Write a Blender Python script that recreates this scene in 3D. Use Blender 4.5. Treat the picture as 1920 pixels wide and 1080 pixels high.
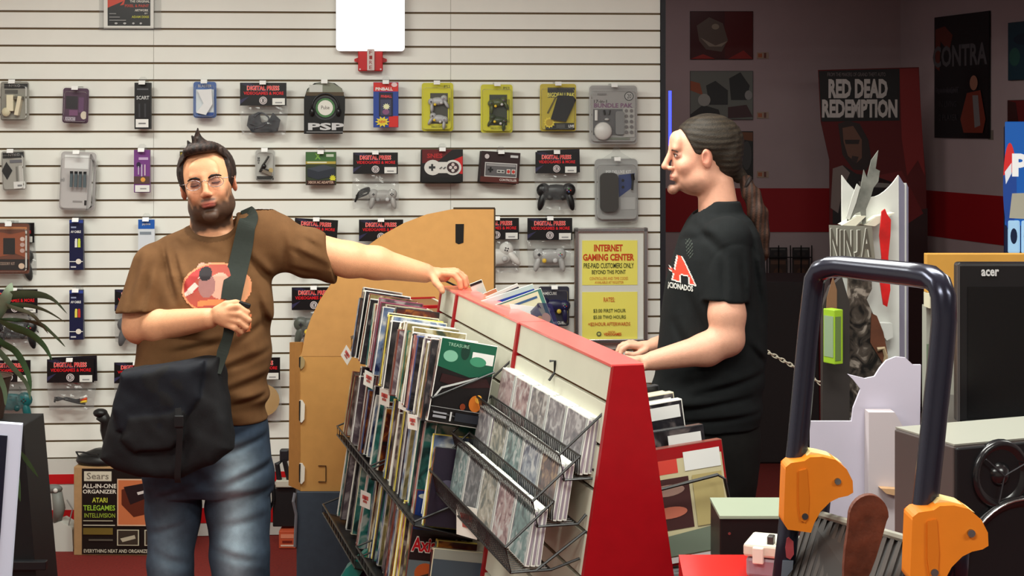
import bpy, bmesh, math, random
import numpy as np
from mathutils import Vector, Matrix, Euler
random.seed(7); rng = np.random.default_rng(7)
PI = math.pi
for o in list(bpy.data.objects): bpy.data.objects.remove(o)
C = bpy.context.scene.collection
F = 3000.0; CAMH = 1.83; HZ = 235.0           # focal length in px of a 1920 px frame, eye height, horizon row

# ---------------------------------------------------------------- camera, world, lights, exposure
cam_d = bpy.data.cameras.new('camera'); cam = bpy.data.objects.new('camera', cam_d); C.objects.link(cam)
cam.location = (0, 0, CAMH); cam.rotation_euler = (PI/2, 0, 0)
cam_d.sensor_width = 36; cam_d.lens = F/1920*36; cam_d.shift_y = -(540-HZ)/1920
cam_d.clip_start = .05; cam_d.clip_end = 60
bpy.context.scene.camera = cam
w = bpy.data.worlds.new('world'); bpy.context.scene.world = w; w.use_nodes = True
w.node_tree.nodes['Background'].inputs[0].default_value = (.9, .93, 1, 1)
w.node_tree.nodes['Background'].inputs[1].default_value = .12
vs = bpy.context.scene.view_settings
vs.view_transform = 'Standard'; vs.look = 'None'; vs.gamma = 1; vs.use_curve_mapping = False; vs.exposure = 0.14
LAMPS = [(-1.7, 5.0, 46), (.05, 4.5, 48), (-1.7, 2.8, 44), (.6, 2.6, 44), (2.6, 3.6, 26), (-.6, .4, 46), (2.2, .6, 36)]
for i, (x, y, e) in enumerate(LAMPS):
    l = bpy.data.lights.new('ceiling_lamp', 'AREA'); l.shape = 'RECTANGLE'; l.size = 1.15; l.size_y = .55
    l.energy = e; l.color = (.965, 1.0, .93)
    o = bpy.data.objects.new('ceiling_lamp', l); o.location = (x, y, 2.93); C.objects.link(o)
l = bpy.data.lights.new('back_room_fill', 'AREA'); l.size = .8; l.energy = 5.5; l.color = (1, .86, .84)  # unseen dim fill, added beyond the spill from the front room
o = bpy.data.objects.new('back_room_fill', l); o.location = (1.0, 9.2, 2.93); C.objects.link(o)
l = bpy.data.lights.new('neon_glow', 'POINT'); l.energy = .25; l.color = (.1, .15, 1); l.shadow_soft_size = .05
o = bpy.data.objects.new('neon_glow', l); o.location = (.86, 7.45, 1.86); C.objects.link(o)

# ---------------------------------------------------------------- materials
def lin(c):
    return tuple(((v/255)/12.92 if v/255 <= .04045 else ((v/255+.055)/1.055)**2.4) for v in c[:3])
_m = {}
def M(c, rough=.55, metal=0, noise=0, scale=40, bump=0, emit=0, spec=.4, coat=0):
    k = (tuple(c), rough, metal, noise, scale, bump, emit, spec, coat)
    if k in _m: return _m[k]
    m = bpy.data.materials.new('mat_%d_%d_%d' % tuple(int(v) for v in c[:3])); m.use_nodes = True
    nt = m.node_tree; b = nt.nodes['Principled BSDF']; L = lin(c)
    b.inputs['Base Color'].default_value = (*L, 1); b.inputs['Roughness'].default_value = rough
    b.inputs['Metallic'].default_value = metal; b.inputs['Specular IOR Level'].default_value = spec
    if coat: b.inputs['Coat Weight'].default_value = coat; b.inputs['Coat Roughness'].default_value = .12
    if emit: b.inputs['Emission Color'].default_value = (*L, 1); b.inputs['Emission Strength'].default_value = emit
    if noise or bump:
        tc = nt.nodes.new('ShaderNodeTexCoord'); n = nt.nodes.new('ShaderNodeTexNoise')
        n.inputs['Scale'].default_value = scale; n.inputs['Detail'].default_value = 4
        nt.links.new(tc.outputs['Object'], n.inputs['Vector'])
        if noise:
            r = nt.nodes.new('ShaderNodeValToRGB')
            r.color_ramp.elements[0].position = .3; r.color_ramp.elements[1].position = .7
            r.color_ramp.elements[0].color = (*[v*(1-noise) for v in L], 1)
            r.color_ramp.elements[1].color = (*[min(1, v*(1+noise)) for v in L], 1)
            nt.links.new(n.outputs['Fac'], r.inputs[0]); nt.links.new(r.outputs[0], b.inputs['Base Color'])
        if bump:
            bp = nt.nodes.new('ShaderNodeBump'); bp.inputs['Strength'].default_value = bump; bp.inputs['Distance'].default_value = .004
            nt.links.new(n.outputs['Fac'], bp.inputs['Height']); nt.links.new(bp.outputs[0], b.inputs['Normal'])
    _m[k] = m; return m
def clear_mat(tint=(235, 238, 240), gloss=.14, diff=.10, rough=.12):
    k = ('clear', tint, gloss, diff, rough)
    if k in _m: return _m[k]
    m = bpy.data.materials.new('clear_plastic'); m.use_nodes = True; nt = m.node_tree; nt.nodes.clear()
    o = nt.nodes.new('ShaderNodeOutputMaterial'); t = nt.nodes.new('ShaderNodeBsdfTransparent'); g = nt.nodes.new('ShaderNodeBsdfGlossy')
    d = nt.nodes.new('ShaderNodeBsdfDiffuse'); a = nt.nodes.new('ShaderNodeMixShader'); b = nt.nodes.new('ShaderNodeMixShader')
    g.inputs['Roughness'].default_value = rough; d.inputs[0].default_value = (*lin(tint), 1); t.inputs[0].default_value = (.93, .93, .93, 1)
    lw = nt.nodes.new('ShaderNodeLayerWeight'); lw.inputs[0].default_value = gloss
    a.inputs[0].default_value = diff
    nt.links.new(t.outputs[0], a.inputs[1]); nt.links.new(d.outputs[0], a.inputs[2])
    nt.links.new(lw.outputs['Fresnel'], b.inputs[0]); nt.links.new(a.outputs[0], b.inputs[1]); nt.links.new(g.outputs[0], b.inputs[2])
    nt.links.new(b.outputs[0], o.inputs[0]); _m[k] = m; return m
def cover_mat(i, pal, scale=9, rough=.3):
    k = ('cover', i)
    if k in _m: return _m[k]
    m = bpy.data.materials.new('cover_print'); m.use_nodes = True; nt = m.node_tree; b = nt.nodes['Principled BSDF']
    b.inputs['Roughness'].default_value = rough
    tc = nt.nodes.new('ShaderNodeTexCoord'); oi = nt.nodes.new('ShaderNodeObjectInfo'); ad = nt.nodes.new('ShaderNodeVectorMath')
    mu = nt.nodes.new('ShaderNodeMath'); mu.operation = 'MULTIPLY'; mu.inputs[1].default_value = 37
    n = nt.nodes.new('ShaderNodeTexNoise'); n.inputs['Scale'].default_value = scale; n.inputs['Detail'].default_value = 3; n.inputs['Distortion'].default_value = 1.2
    r = nt.nodes.new('ShaderNodeValToRGB'); r.color_ramp.interpolation = 'EASE'
    nt.links.new(oi.outputs['Random'], mu.inputs[0]); nt.links.new(tc.outputs['Object'], ad.inputs[0]); nt.links.new(mu.outputs[0], ad.inputs[1])
    nt.links.new(ad.outputs[0], n.inputs['Vector']); nt.links.new(n.outputs['Fac'], r.inputs[0]); nt.links.new(r.outputs[0], b.inputs['Base Color'])
    els = r.color_ramp.elements
    while len(els) < len(pal): els.new(.5)
    for j, c in enumerate(pal):
        els[j].position = .34 + .32*j/(len(pal)-1); els[j].color = (*lin(c), 1)
    _m[k] = m; return m
def attr_mat(name, rough=.6, noise=.12, scale=60, bump=.0, spec=.3, sss=0, bscale=None):
    k = ('attr', name)
    if k in _m: return _m[k]
    m = bpy.data.materials.new(name); m.use_nodes = True; nt = m.node_tree; b = nt.nodes['Principled BSDF']
    b.inputs['Roughness'].default_value = rough; b.inputs['Specular IOR Level'].default_value = spec
    if sss: b.inputs['Subsurface Weight'].default_value = sss; b.inputs['Subsurface Radius'].default_value = (.02, .008, .004); b.inputs['Subsurface Scale'].default_value = .4
    a = nt.nodes.new('ShaderNodeAttribute'); a.attribute_name = 'Col'
    tc = nt.nodes.new('ShaderNodeTexCoord'); n = nt.nodes.new('ShaderNodeTexNoise'); n.inputs['Scale'].default_value = scale; n.inputs['Detail'].default_value = 4
    nt.links.new(tc.outputs['Object'], n.inputs['Vector'])
    mr = nt.nodes.new('ShaderNodeMapRange'); mr.inputs[3].default_value = 1-noise*2; mr.inputs[4].default_value = 1+noise*2
    vm = nt.nodes.new('ShaderNodeVectorMath'); vm.operation = 'SCALE'
    nt.links.new(n.outputs['Fac'], mr.inputs[0]); nt.links.new(a.outputs['Color'], vm.inputs[0]); nt.links.new(mr.outputs[0], vm.inputs['Scale'])
    nt.links.new(vm.outputs[0], b.inputs['Base Color'])
    if bump:
        n2 = nt.nodes.new('ShaderNodeTexNoise'); n2.inputs['Scale'].default_value = bscale or 300
        nt.links.new(tc.outputs['Object'], n2.inputs['Vector'])
        bp = nt.nodes.new('ShaderNodeBump'); bp.inputs['Strength'].default_value = bump; bp.inputs['Distance'].default_value = .003
        nt.links.new(n2.outputs['Fac'], bp.inputs['Height']); nt.links.new(bp.outputs[0], b.inputs['Normal'])
    _m[k] = m; return m
WALLW = M((236, 236, 228), .45, noise=.02, scale=6); GROOVE = M((112, 92, 66), .7); RED = M((150, 6, 18), .38, noise=.05, scale=30, bump=.05)
BLK = M((14, 14, 16), .45); WIRE = M((12, 12, 12), .35, spec=.6); CLR = clear_mat(diff=.025); CHROME = M((215, 215, 215), .22, metal=1)
STICK = M((222, 222, 220), .5); CARDB = M((186, 136, 76), .8, noise=.05, scale=25)

# ---------------------------------------------------------------- mesh builder
_txt = {}
def text_geo(s, bold=0):
    k = (s, bold)
    if k in _txt: return _txt[k]
    cu = bpy.data.curves.new('t', 'FONT'); cu.body = s; cu.size = 1; cu.resolution_u = 2; cu.offset = bold; cu.space_line = .85; cu.align_x = 'CENTER'
    ob = bpy.data.objects.new('t', cu); C.objects.link(ob)
    dg = bpy.context.evaluated_depsgraph_get(); me = bpy.data.meshes.new_from_object(ob.evaluated_get(dg))
    v = np.array([q.co[:] for q in me.vertices]) if len(me.vertices) else np.zeros((0, 3)); f = [tuple(p.vertices) for p in me.polygons]
    bpy.data.objects.remove(ob); bpy.data.curves.remove(cu); bpy.data.meshes.remove(me)
    if len(v):
        lo = v.min(0); hi = v.max(0); v = (v-lo)/np.maximum(hi-lo, 1e-6)
    _txt[k] = (v, f); return v, f
class MB:
    def __init__(s): s.v = []; s.f = []; s.mi = []; s.ms = []
    def m(s, mat):
        if mat not in s.ms: s.ms.append(mat)
        return s.ms.index(mat)
    def add(s, vs, fs, mat):
        n = len(s.v); s.v += [tuple(v) for v in vs]; i = s.m(mat)
        for f in fs: s.f.append(tuple(n+a for a in f)); s.mi.append(i)
        return s
    def box(s, c, d, mat, rot=None, taper=None):
        x, y, z = d[0]/2, d[1]/2, d[2]/2
        vs = [Vector((a*x, b*y, e*z)) for e in (-1, 1) for b in (-1, 1) for a in (-1, 1)]
        if taper:
            for i in (4, 5, 6, 7): vs[i].x *= taper[0]; vs[i].y *= taper[1]
        if rot:
            R = Euler(rot).to_matrix(); vs = [R @ v for v in vs]
        c = Vector(c)
        return s.add([v+c for v in vs], [(0, 2, 3, 1), (4, 5, 7, 6), (0, 1, 5, 4), (2, 6, 7, 3), (0, 4, 6, 2), (1, 3, 7, 5)], mat)
    def tube(s, path, r, mat, n=8, closed=False, rr=None):
        P = [Vector(p) for p in path]; N = len(P); vs = []; up = None
        for i in range(N):
            if closed: d = P[(i+1) % N]-P[i-1]
            else: d = P[min(i+1, N-1)]-P[max(i-1, 0)]
            d.normalize()
            if up is None: up = Vector((0, 0, 1)) if abs(d.z) < .9 else Vector((1, 0, 0))
            a = d.cross(up).normalized(); b = a.cross(d).normalized(); up = b
            q = rr[i] if rr else r
            for k in range(n):
                t = 2*PI*k/n; vs.append(P[i]+a*math.cos(t)*q+b*math.sin(t)*q)
        fs = []
        for i in range(N if closed else N-1):
            j = (i+1) % N
            for k in range(n): fs.append((i*n+k, i*n+(k+1) % n, j*n+(k+1) % n, j*n+k))
        if not closed: fs += [tuple(range(n-1, -1, -1)), tuple((N-1)*n+k for k in range(n))]
        return s.add(vs, fs, mat)
    def prism(s, poly, y0, y1, mat, side=None, ax='y'):
        n = len(poly); g = {'y': lambda p, y: (p[0], y, p[1]), 'x': lambda p, y: (y, p[0], p[1]), 'z': lambda p, y: (p[0], p[1], y)}[ax]
        vs = [g(p, y0) for p in poly]+[g(p, y1) for p in poly]
        s.add(vs, [tuple(range(n)), tuple(range(2*n-1, n-1, -1))], mat)
        return s.add(vs, [(i, i+n, (i+1) % n+n, (i+1) % n) for i in range(n)], side or mat)
    def ell(s, c, r, mat, n=12, m=8, rot=None):
        vs = []; R = Euler(rot).to_matrix() if rot else None
        for i in range(1, m):
            p = PI*i/m
            for k in range(n):
                t = 2*PI*k/n; vs.append(Vector((r[0]*math.sin(p)*math.cos(t), r[1]*math.sin(p)*math.sin(t), r[2]*math.cos(p))))
        vs += [Vector((0, 0, r[2])), Vector((0, 0, -r[2]))]
        if R: vs = [R @ v for v in vs]
        c = Vector(c); vs = [v+c for v in vs]; fs = []
        for i in range(m-2):
            for k in range(n): fs.append((i*n+k, i*n+n+k, i*n+n+(k+1) % n, i*n+(k+1) % n))
        a = (m-1)*n
        fs += [(a, k, (k+1) % n) for k in range(n)]+[(a+1, (m-2)*n+(k+1) % n, (m-2)*n+k) for k in range(n)]
        return s.add(vs, fs, mat)
    def disc(s, c, r, y1, mat, n=20, rz=None):      # a short cylinder facing -y
        rz = rz or r
        return s.prism([(c[0]+r*math.cos(2*PI*k/n), c[2]+rz*math.sin(2*PI*k/n)) for k in range(n)], c[1], y1, mat)
    def lathe(s, prof, mat, c=(0, 0, 0), n=20, ax='z'):
        vs = []
        for r, h in prof:
            for k in range(n):
                t = 2*PI*k/n; p = (r*math.cos(t), r*math.sin(t), h) if ax == 'z' else (r*math.cos(t), h, r*math.sin(t))
                vs.append((p[0]+c[0], p[1]+c[1], p[2]+c[2]))
        fs = [(i*n+k, i*n+(k+1) % n, i*n+n+(k+1) % n, i*n+n+k) for i in range(len(prof)-1) for k in range(n)]
        fs += [tuple(range(n)), tuple((len(prof)-1)*n+k for k in range(n-1, -1, -1))]
        return s.add(vs, fs, mat)
    def text(s, t, x0, z0, x1, z1, y, mat, bold=0):  # lettering between two corners, facing -y
        v, f = text_geo(t, bold)
        return s.add([(x0+(x1-x0)*a[0], y, z1+(z0-z1)*a[1]) for a in v], f, mat)
    def build(s, name, parent=None, smooth=False, bevel=0, mw=None):
        me = bpy.data.meshes.new(name); me.from_pydata(s.v, [], s.f); me.validate(clean_customdata=False)
        for m in s.ms: me.materials.append(m)
        if len(me.polygons) == len(s.mi): me.polygons.foreach_set('material_index', s.mi)
        bm = bmesh.new(); bm.from_mesh(me); bmesh.ops.recalc_face_normals(bm, faces=bm.faces)
        bm.to_mesh(me); bm.free()
        if smooth: me.polygons.foreach_set('use_smooth', [True]*len(me.polygons))
        o = bpy.data.objects.new(name, me); C.objects.link(o)
        if parent: o.parent = parent
        if mw is not None: o.matrix_basis = mw
        if bevel:
            b = o.modifiers.new('b', 'BEVEL'); b.width = bevel; b.segments = 2; b.limit_method = 'ANGLE'
        return o
def tag(o, label=None, cat=None, group=None, kind=None):
    if label: o['label'] = label
    if cat: o['category'] = cat
    if group: o['group'] = group
    if kind: o['kind'] = kind
    return o
def thing(name, label, cat, loc=(0, 0, 0), rz=0, group=None, mw=None, tilt=0):
    o = bpy.data.objects.new(name, None); C.objects.link(o); o.empty_display_size = .05
    o.matrix_basis = mw if mw is not None else Matrix.Translation(loc) @ Matrix.Rotation(rz, 4, 'Z') @ Matrix.Rotation(tilt, 4, 'Y')
    return tag(o, label, cat, group)
def struct(mb, name, **k): return tag(mb.build(name, **k), kind='structure')
def A(px, py, Y): return Vector(((px-960)/F*Y, Y, CAMH-(py-HZ)/F*Y))
class Frame:                                   # a vertical plane: local x along it, local -y towards the viewer
    def __init__(s, p, ang):
        s.p = Vector((p[0], p[1], 0)); s.a = ang; s.x = Vector((math.cos(ang), math.sin(ang), 0)); s.n = Vector((math.sin(ang), -math.cos(ang), 0))
        s.M = Matrix.Translation(s.p) @ Matrix.Rotation(ang, 4, 'Z')
    def pix(s, px, py, off=0):                 # pixel -> local (x, z) on the plane OFF in front of this one
        d = Vector(((px-960)/F, 1, -(py-HZ)/F)); c = Vector((0, 0, CAMH)); q = s.p+s.n*off
        t = (q-c).dot(s.n)/d.dot(s.n); w = c+d*t
        return (w-s.p).dot(s.x), w.z
def prints(parent, ops, w, h, y=-.0008, name='printed_art', rough=.35, top=0):
    mb = MB(); X = lambda a: (a-.5)*w; Z = lambda b: top-b*h
    for i, op in enumerate(ops):
        yy = y-.0005*i; k = op[0]; c_ = op[6] if k == 't' else op[-1]; m = M(c_, rough) if isinstance(c_, tuple) else c_
        if k == 'r': mb.add([(X(op[1]), yy, Z(op[2])), (X(op[3]), yy, Z(op[2])), (X(op[3]), yy, Z(op[4])), (X(op[1]), yy, Z(op[4]))], [(0, 3, 2, 1)], m)
        elif k == 'e': mb.add([(X(op[1]+op[3]*math.cos(2*PI*j/20)), yy, Z(op[2]+op[4]*math.sin(2*PI*j/20))) for j in range(20)], [tuple(range(20))], m)
        elif k == 'p': mb.add([(X(a), yy, Z(b)) for a, b in op[1]], [tuple(range(len(op[1])))], m)
        elif k == 't': mb.text(op[1], X(op[2]), Z(op[3]), X(op[4]), Z(op[5]), yy, m, op[7] if len(op) > 7 else 0)
    return mb.build(name, parent)
# ---------------------------------------------------------------- smooth solid modelling (distance fields -> one continuous mesh)
def cap(a, b, ra, rb):
    a = np.array(a, float); b = np.array(b, float); ab = b-a; L = (ab**2).sum()+1e-12
    def f(P):
        t = np.clip(((P-a)@ab)/L, 0, 1); q = P-a-t[:, None]*ab
        return np.sqrt((q**2).sum(1))-(ra+(rb-ra)*t)
    return f
def ell(c, r, R=None):
    c = np.array(c, float); r = np.array(r, float); R = None if R is None else np.array(R, float)
    def f(P):
        q = P-c
        if R is not None: q = q@R
        k0 = np.sqrt(((q/r)**2).sum(1)); k1 = np.sqrt(((q/(r*r))**2).sum(1))+1e-9
        return k0*(k0-1)/k1
    return f
def loft(rows, zlo=None, zhi=None, p=2.3):      # rows (z, cx, cy, rx, ry), ascending z
    R = np.array(sorted(rows), float)
    def f(P):
        z = np.clip(P[:, 2], R[0, 0], R[-1, 0]); I = [np.interp(z, R[:, 0], R[:, k]) for k in (1, 2, 3, 4)]
        q = (np.abs((P[:, 0]-I[0])/I[2])**p+np.abs((P[:, 1]-I[1])/I[3])**p)**(1/p)
        d = (q-1)*np.minimum(I[2], I[3])
        return np.maximum(d, np.maximum(R[0, 0]-P[:, 2], P[:, 2]-R[-1, 0]))
    return f
def smin(a, b, k): h = np.clip(.5+.5*(b-a)/k, 0, 1); return b+(a-b)*h-k*h*(1-h)
def smax(a, b, k): return -smin(-a, -b, k)
def union(parts):                               # parts: (fn, blend) in order; negative blend = subtract
    def f(P):
        d = None
        for fn, k in parts:
            e = fn(P)
            d = e if d is None else (smin(d, e, k) if k > 0 else smax(d, -e, -k))
        return d
    return f
def surface(fn, lo, hi, h, B=8):
    lo = np.array(lo, float); n = np.ceil((np.array(hi)-lo)/h/B).astype(int)
    ci = np.stack(np.meshgrid(*[np.arange(k) for k in n], indexing='ij'), -1).reshape(-1, 3)
    cd = fn(lo+(ci*B+B/2)*h); G = np.full(n*B, 1., np.float32)
    act = np.abs(cd) < B*h*1.25
    for c, d in zip(ci[~act], cd[~act]):
        if d < 0: s = c*B; G[s[0]:s[0]+B, s[1]:s[1]+B, s[2]:s[2]+B] = -1
    off = np.stack(np.meshgrid(*[np.arange(B)]*3, indexing='ij'), -1).reshape(-1, 3)
    ca = ci[act]
    for i in range(0, len(ca), 400):
        pts = (ca[i:i+400, None, :]*B+off[None]).reshape(-1, 3)
        G[pts[:, 0], pts[:, 1], pts[:, 2]] = fn(lo+pts*h)
    S = G < 0; s = S[:-1, :-1, :-1].astype(np.int8)
    cnt = sum(S[a:a+S.shape[0]-1, b:b+S.shape[1]-1, c:c+S.shape[2]-1].astype(np.int8) for a in (0, 1) for b in (0, 1) for c in (0, 1))
    cells = np.argwhere((cnt > 0) & (cnt < 8)); K = len(cells)
    idx = np.full(cnt.shape, -1, np.int64); idx[tuple(cells.T)] = np.arange(K)
    acc = np.zeros((K, 3)); num = np.zeros(K)
    co = [(a, b, c) for a in (0, 1) for b in (0, 1) for c in (0, 1)]
    val = {k: G[cells[:, 0]+k[0], cells[:, 1]+k[1], cells[:, 2]+k[2]] for k in co}
    for a in co:
        for ax in range(3):
            if a[ax] == 0:
                b = list(a); b[ax] = 1; b = tuple(b); va = val[a]; vb = val[b]; m = (va < 0) != (vb < 0)
                t = np.where(m, va/np.where(m, va-vb, 1), 0); p = np.array(a, float)[None].repeat(K, 0); p[:, ax] += t
                acc[m] += p[m]; num[m] += 1
    V = lo+(cells+acc/num[:, None])*h; Fs = []
    for ax in range(3):
        sl0 = [slice(None)]*3; sl1 = [slice(None)]*3; sl0[ax] = slice(0, -1); sl1[ax] = slice(1, None)
        e = np.argwhere(S[tuple(sl0)] != S[tuple(sl1)]); o1, o2 = [k for k in range(3) if k != ax]
        e = e[(e[:, o1] > 0) & (e[:, o2] > 0) & (e[:, o1] < cnt.shape[o1]) & (e[:, o2] < cnt.shape[o2]) & (e[:, ax] < cnt.shape[ax])]
        q = []
        for d1, d2 in ((1, 1), (0, 1), (0, 0), (1, 0)):
            c = e.copy(); c[:, o1] -= d1; c[:, o2] -= d2; q.append(idx[tuple(c.T)])
        q = np.stack(q, 1); neg = S[tuple(e.T)]; flip = neg if ax != 1 else ~neg
        q[~flip] = q[~flip][:, ::-1]; Fs.append(q[(q >= 0).all(1)])
    return V, np.concatenate(Fs)
def solid(name, fn, lo, hi, h, mat, parent=None, color=None, relax=1):
    V, Q = surface(fn, lo, hi, h)
    for _ in range(relax):                      # light smoothing along the surface
        acc = np.zeros_like(V); n = np.zeros(len(V))
        for a, b in ((0, 1), (1, 2), (2, 3), (3, 0)):
            np.add.at(acc, Q[:, a], V[Q[:, b]]); np.add.at(acc, Q[:, b], V[Q[:, a]]); np.add.at(n, Q[:, a], 1); np.add.at(n, Q[:, b], 1)
        V = V*.5+.5*acc/np.maximum(n, 1)[:, None]
    me = bpy.data.meshes.new(name); me.vertices.add(len(V)); me.vertices.foreach_set('co', V.astype(np.float32).ravel())
    me.loops.add(Q.size); me.loops.foreach_set('vertex_index', Q.ravel().astype(np.int32))
    me.polygons.add(len(Q)); me.polygons.foreach_set('loop_start', (np.arange(len(Q))*4).astype(np.int32))
    me.update(calc_edges=True); me.validate(); me.polygons.foreach_set('use_smooth', [True]*len(me.polygons))
    me.materials.append(mat)
    if color is not None:
        c = np.ones((len(V), 4), np.float32); c[:, :3] = color(V)
        at = me.color_attributes.new('Col', 'FLOAT_COLOR', 'POINT'); at.data.foreach_set('color', c.ravel())
    o = bpy.data.objects.new(name, me); C.objects.link(o)
    if parent: o.parent = parent
    return o
def front(fn, x, z, y0, y1=None, n=60):         # first surface met going away from the viewer
    x = np.atleast_1d(x).astype(float); z = np.atleast_1d(z).astype(float); y = np.full(len(x), float(y0))
    for _ in range(n):
        d = fn(np.stack([x, y, z], 1)); y = y+np.clip(d*.7, -.02, .03)
    return y, np.abs(fn(np.stack([x, y, z], 1))) < .006
def wrapped(name, fn, parent, box, col, Y, step=1.6, off=.0022, mat=None):   # print lying on cloth; col(px,py) -> rgb or None
    x0, y0, x1, y1 = box; nx = int((x1-x0)/step)+1; ny = int((y1-y0)/step)+1
    gx, gy = np.meshgrid(np.linspace(x0, x1, nx), np.linspace(y0, y1, ny)); gx = gx.ravel(); gy = gy.ravel()
    X = (gx-960)/F*Y; Z = CAMH-(gy-HZ)/F*Y; yy, ok = front(fn, X, Z, Y-.5)
    sc = yy/Y; V = np.stack([X, yy-off, Z], 1); fs = []; cl = []
    for j in range(ny-1):
        for i in range(nx-1):
            q = (j*nx+i, j*nx+nx+i, j*nx+nx+i+1, j*nx+i+1)
            if not all(ok[k] for k in q): continue
            c = col((gx[q[0]]+gx[q[3]])/2, (gy[q[0]]+gy[q[1]])/2)
            if c is not None: fs.append(q); cl.append((*lin(c), 1))
    me = bpy.data.meshes.new(name); me.from_pydata([tuple(v) for v in V], [], fs)
    at = me.color_attributes.new('Col', 'FLOAT_COLOR', 'CORNER')
    at.data.foreach_set('color', [v for c in cl for _ in range(4) for v in c])
    me.materials.append(mat or attr_mat('shirt_print', .6, .05)); o = bpy.data.objects.new(name, me); C.objects.link(o)
    bm = bmesh.new(); bm.from_mesh(me); bmesh.ops.delete(bm, geom=[v for v in bm.verts if not v.link_faces], context='VERTS'); bm.to_mesh(me); bm.free()
    me.polygons.foreach_set('use_smooth', [True]*len(me.polygons)); o.parent = parent
    return o
# ---------------------------------------------------------------- the room
XA, YA, XB, YB = -2.265, 7.077, .677, 7.257
WF = Frame((XA, YA), math.atan2(YB-YA, XB-XA))
LW = WF.pix(1238, 300)[0]; X0 = -1.6
mb = MB(); mb.add([(-6, -2.5, 0), (8, -2.5, 0), (8, 13, 0), (-6, 13, 0)], [(0, 1, 2, 3)], M((112, 26, 18), .95, noise=.18, scale=90, bump=.5)); struct(mb, 'floor')
mb = MB(); mb.box((1, 5.2, 3.05), (14, 15.5, .1), M((214, 210, 202), .8, noise=.03, scale=12)); struct(mb, 'ceiling')
for x, y, e in LAMPS:
    t = thing('ceiling_light', 'recessed fluorescent ceiling light with pale diffuser', 'ceiling light', (x, y, 3.0), group='recessed fluorescent ceiling lights')
    mb = MB()
    for a, b, c, d in ((0, .31, 1.3, .03), (0, -.31, 1.3, .03), (.635, 0, .03, .65), (-.635, 0, .03, .65)): mb.box((a, b, -.015), (c, d, .03), WALLW)
    mb.build('frame', t); MB().box((0, 0, -.005), (1.24, .59, .01), M((255, 245, 225), .5, emit=2)).build('diffuser', t)
# slat wall: every board is its own piece, brown grooves between
wall = bpy.data.objects.new('wall_back', None); C.objects.link(wall); wall.matrix_basis = WF.M; tag(wall, kind='structure')
SP = .0762; Z344 = WF.pix(0, 344)[1]; ZB = CAMH-(878-HZ)/424.0
mb = MB(); mb.box(((X0+LW)/2, .055, 1.5), (LW-X0, .09, 3.0), GROOVE); mb.build('backing_board', wall)
xs = [X0, WF.pix(288, 400)[0], WF.pix(845, 200)[0], LW]
k = -30; zs = []
z = Z344
while z-SP > ZB+.0: z -= SP
zb0 = z
while z < 2.95: zs.append(z); z += SP
for i in range(3):
    a, b = xs[i]+.0008, xs[i+1]-.0008; me = None
    for z in zs:
        if me is None:
            m_ = MB(); hh = SP-.0085
            m_.prism([(0, -.009), (0, -hh/2+.0), (.009, -hh/2-.0), (.009, hh/2)][:0] or [(0, -hh/2), (.0, hh/2), (.010, hh/2-.001), (.010, -hh/2+.001)], a, b, WALLW, ax='x')
            o = m_.build('slat', wall, bevel=.0008); me = o.data
        else: o = bpy.data.objects.new('slat', me); C.objects.link(o); o.parent = wall; bv = o.modifiers.new('b', 'BEVEL'); bv.width = .0008; bv.segments = 1
        o.location = (0, -.0, z+SP/2+.0)
# wall foot: white board with two red stripes
mb = MB(); mb.box(((X0+LW)/2, .005, zb0/2), (LW-X0, .03, zb0-.006), M((205, 203, 196), .5)); struct(mb, 'trim_1', mw=WF.M)
for i, (ya, yb) in enumerate(((890, 908), (957, 985))):
    za, zc = CAMH-(ya-HZ)/424, CAMH-(yb-HZ)/424
    mb = MB(); mb.box(((X0+LW)/2, -.0115, (za+zc)/2), (LW-X0, .004, za-zc), M((190, 8, 16), .5)); struct(mb, 'trim_%d' % (i+2), mw=WF.M)
# dark edge column of the slat wall, unseen header added to keep ceiling light out of the back room
mb = MB(); mb.box((LW+.012, .07, 1.35), (.022, .16, 2.7), M((18, 16, 26), .5)); struct(mb, 'trim_4', mw=WF.M)
mb = MB(); mb.box((LW+1.9, .07, 2.78), (3.9, .14, .5), M((150, 145, 140), .7)); struct(mb, 'wall_light_block', mw=WF.M)
mb = MB(); mb.box((LW+.07, .16, 1.86), (.012, .012, .26), M((40, 50, 255), .4, emit=5)); tag(mb.build('neon_tube', mw=WF.M), 'short blue glowing neon tube behind the slat wall edge', 'neon light')
# far room
YF = 10.5; CX = (1688-960)/F*YF; far = Frame((0, YF), 0); WR = math.atan2(-1, .27)
BW = M((176, 158, 158), .75, noise=.03, scale=5); BR = M((150, 2, 14), .6)
mb = MB(); mb.box((.2, YF+.05, 1.5), (2*(CX-.2), .1, 3), BW); struct(mb, 'wall_far')
mb = MB(); mb.box((.2, YF-.002, (1.417+1.130)/2), (2*(CX-.2)-.01, .004, .287), BR); struct(mb, 'trim_5')
LR = 13.0; rM = Matrix.Translation((CX, YF, 0)) @ Matrix.Rotation(WR, 4, 'Z')       # local x runs towards the viewer, local -y into the room
RF = Frame((CX, YF), WR)
mb = MB(); mb.box((LR/2, .05, 1.5), (LR, .1, 3), BW); struct(mb, 'wall_right', mw=rM)
mb = MB(); mb.box((3.5, -.002, (1.417+1.130)/2), (7, .004, .287), BR); struct(mb, 'trim_6', mw=rM)
mb = MB(); mb.box((-4.3, 3.2, 1.5), (.1, 10.6, 3), WALLW); struct(mb, 'wall_left')
mb = MB(); mb.box((1, -2.2, 1.5), (13, .1, 3), M((190, 186, 178), .8)); struct(mb, 'wall_front')

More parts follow.
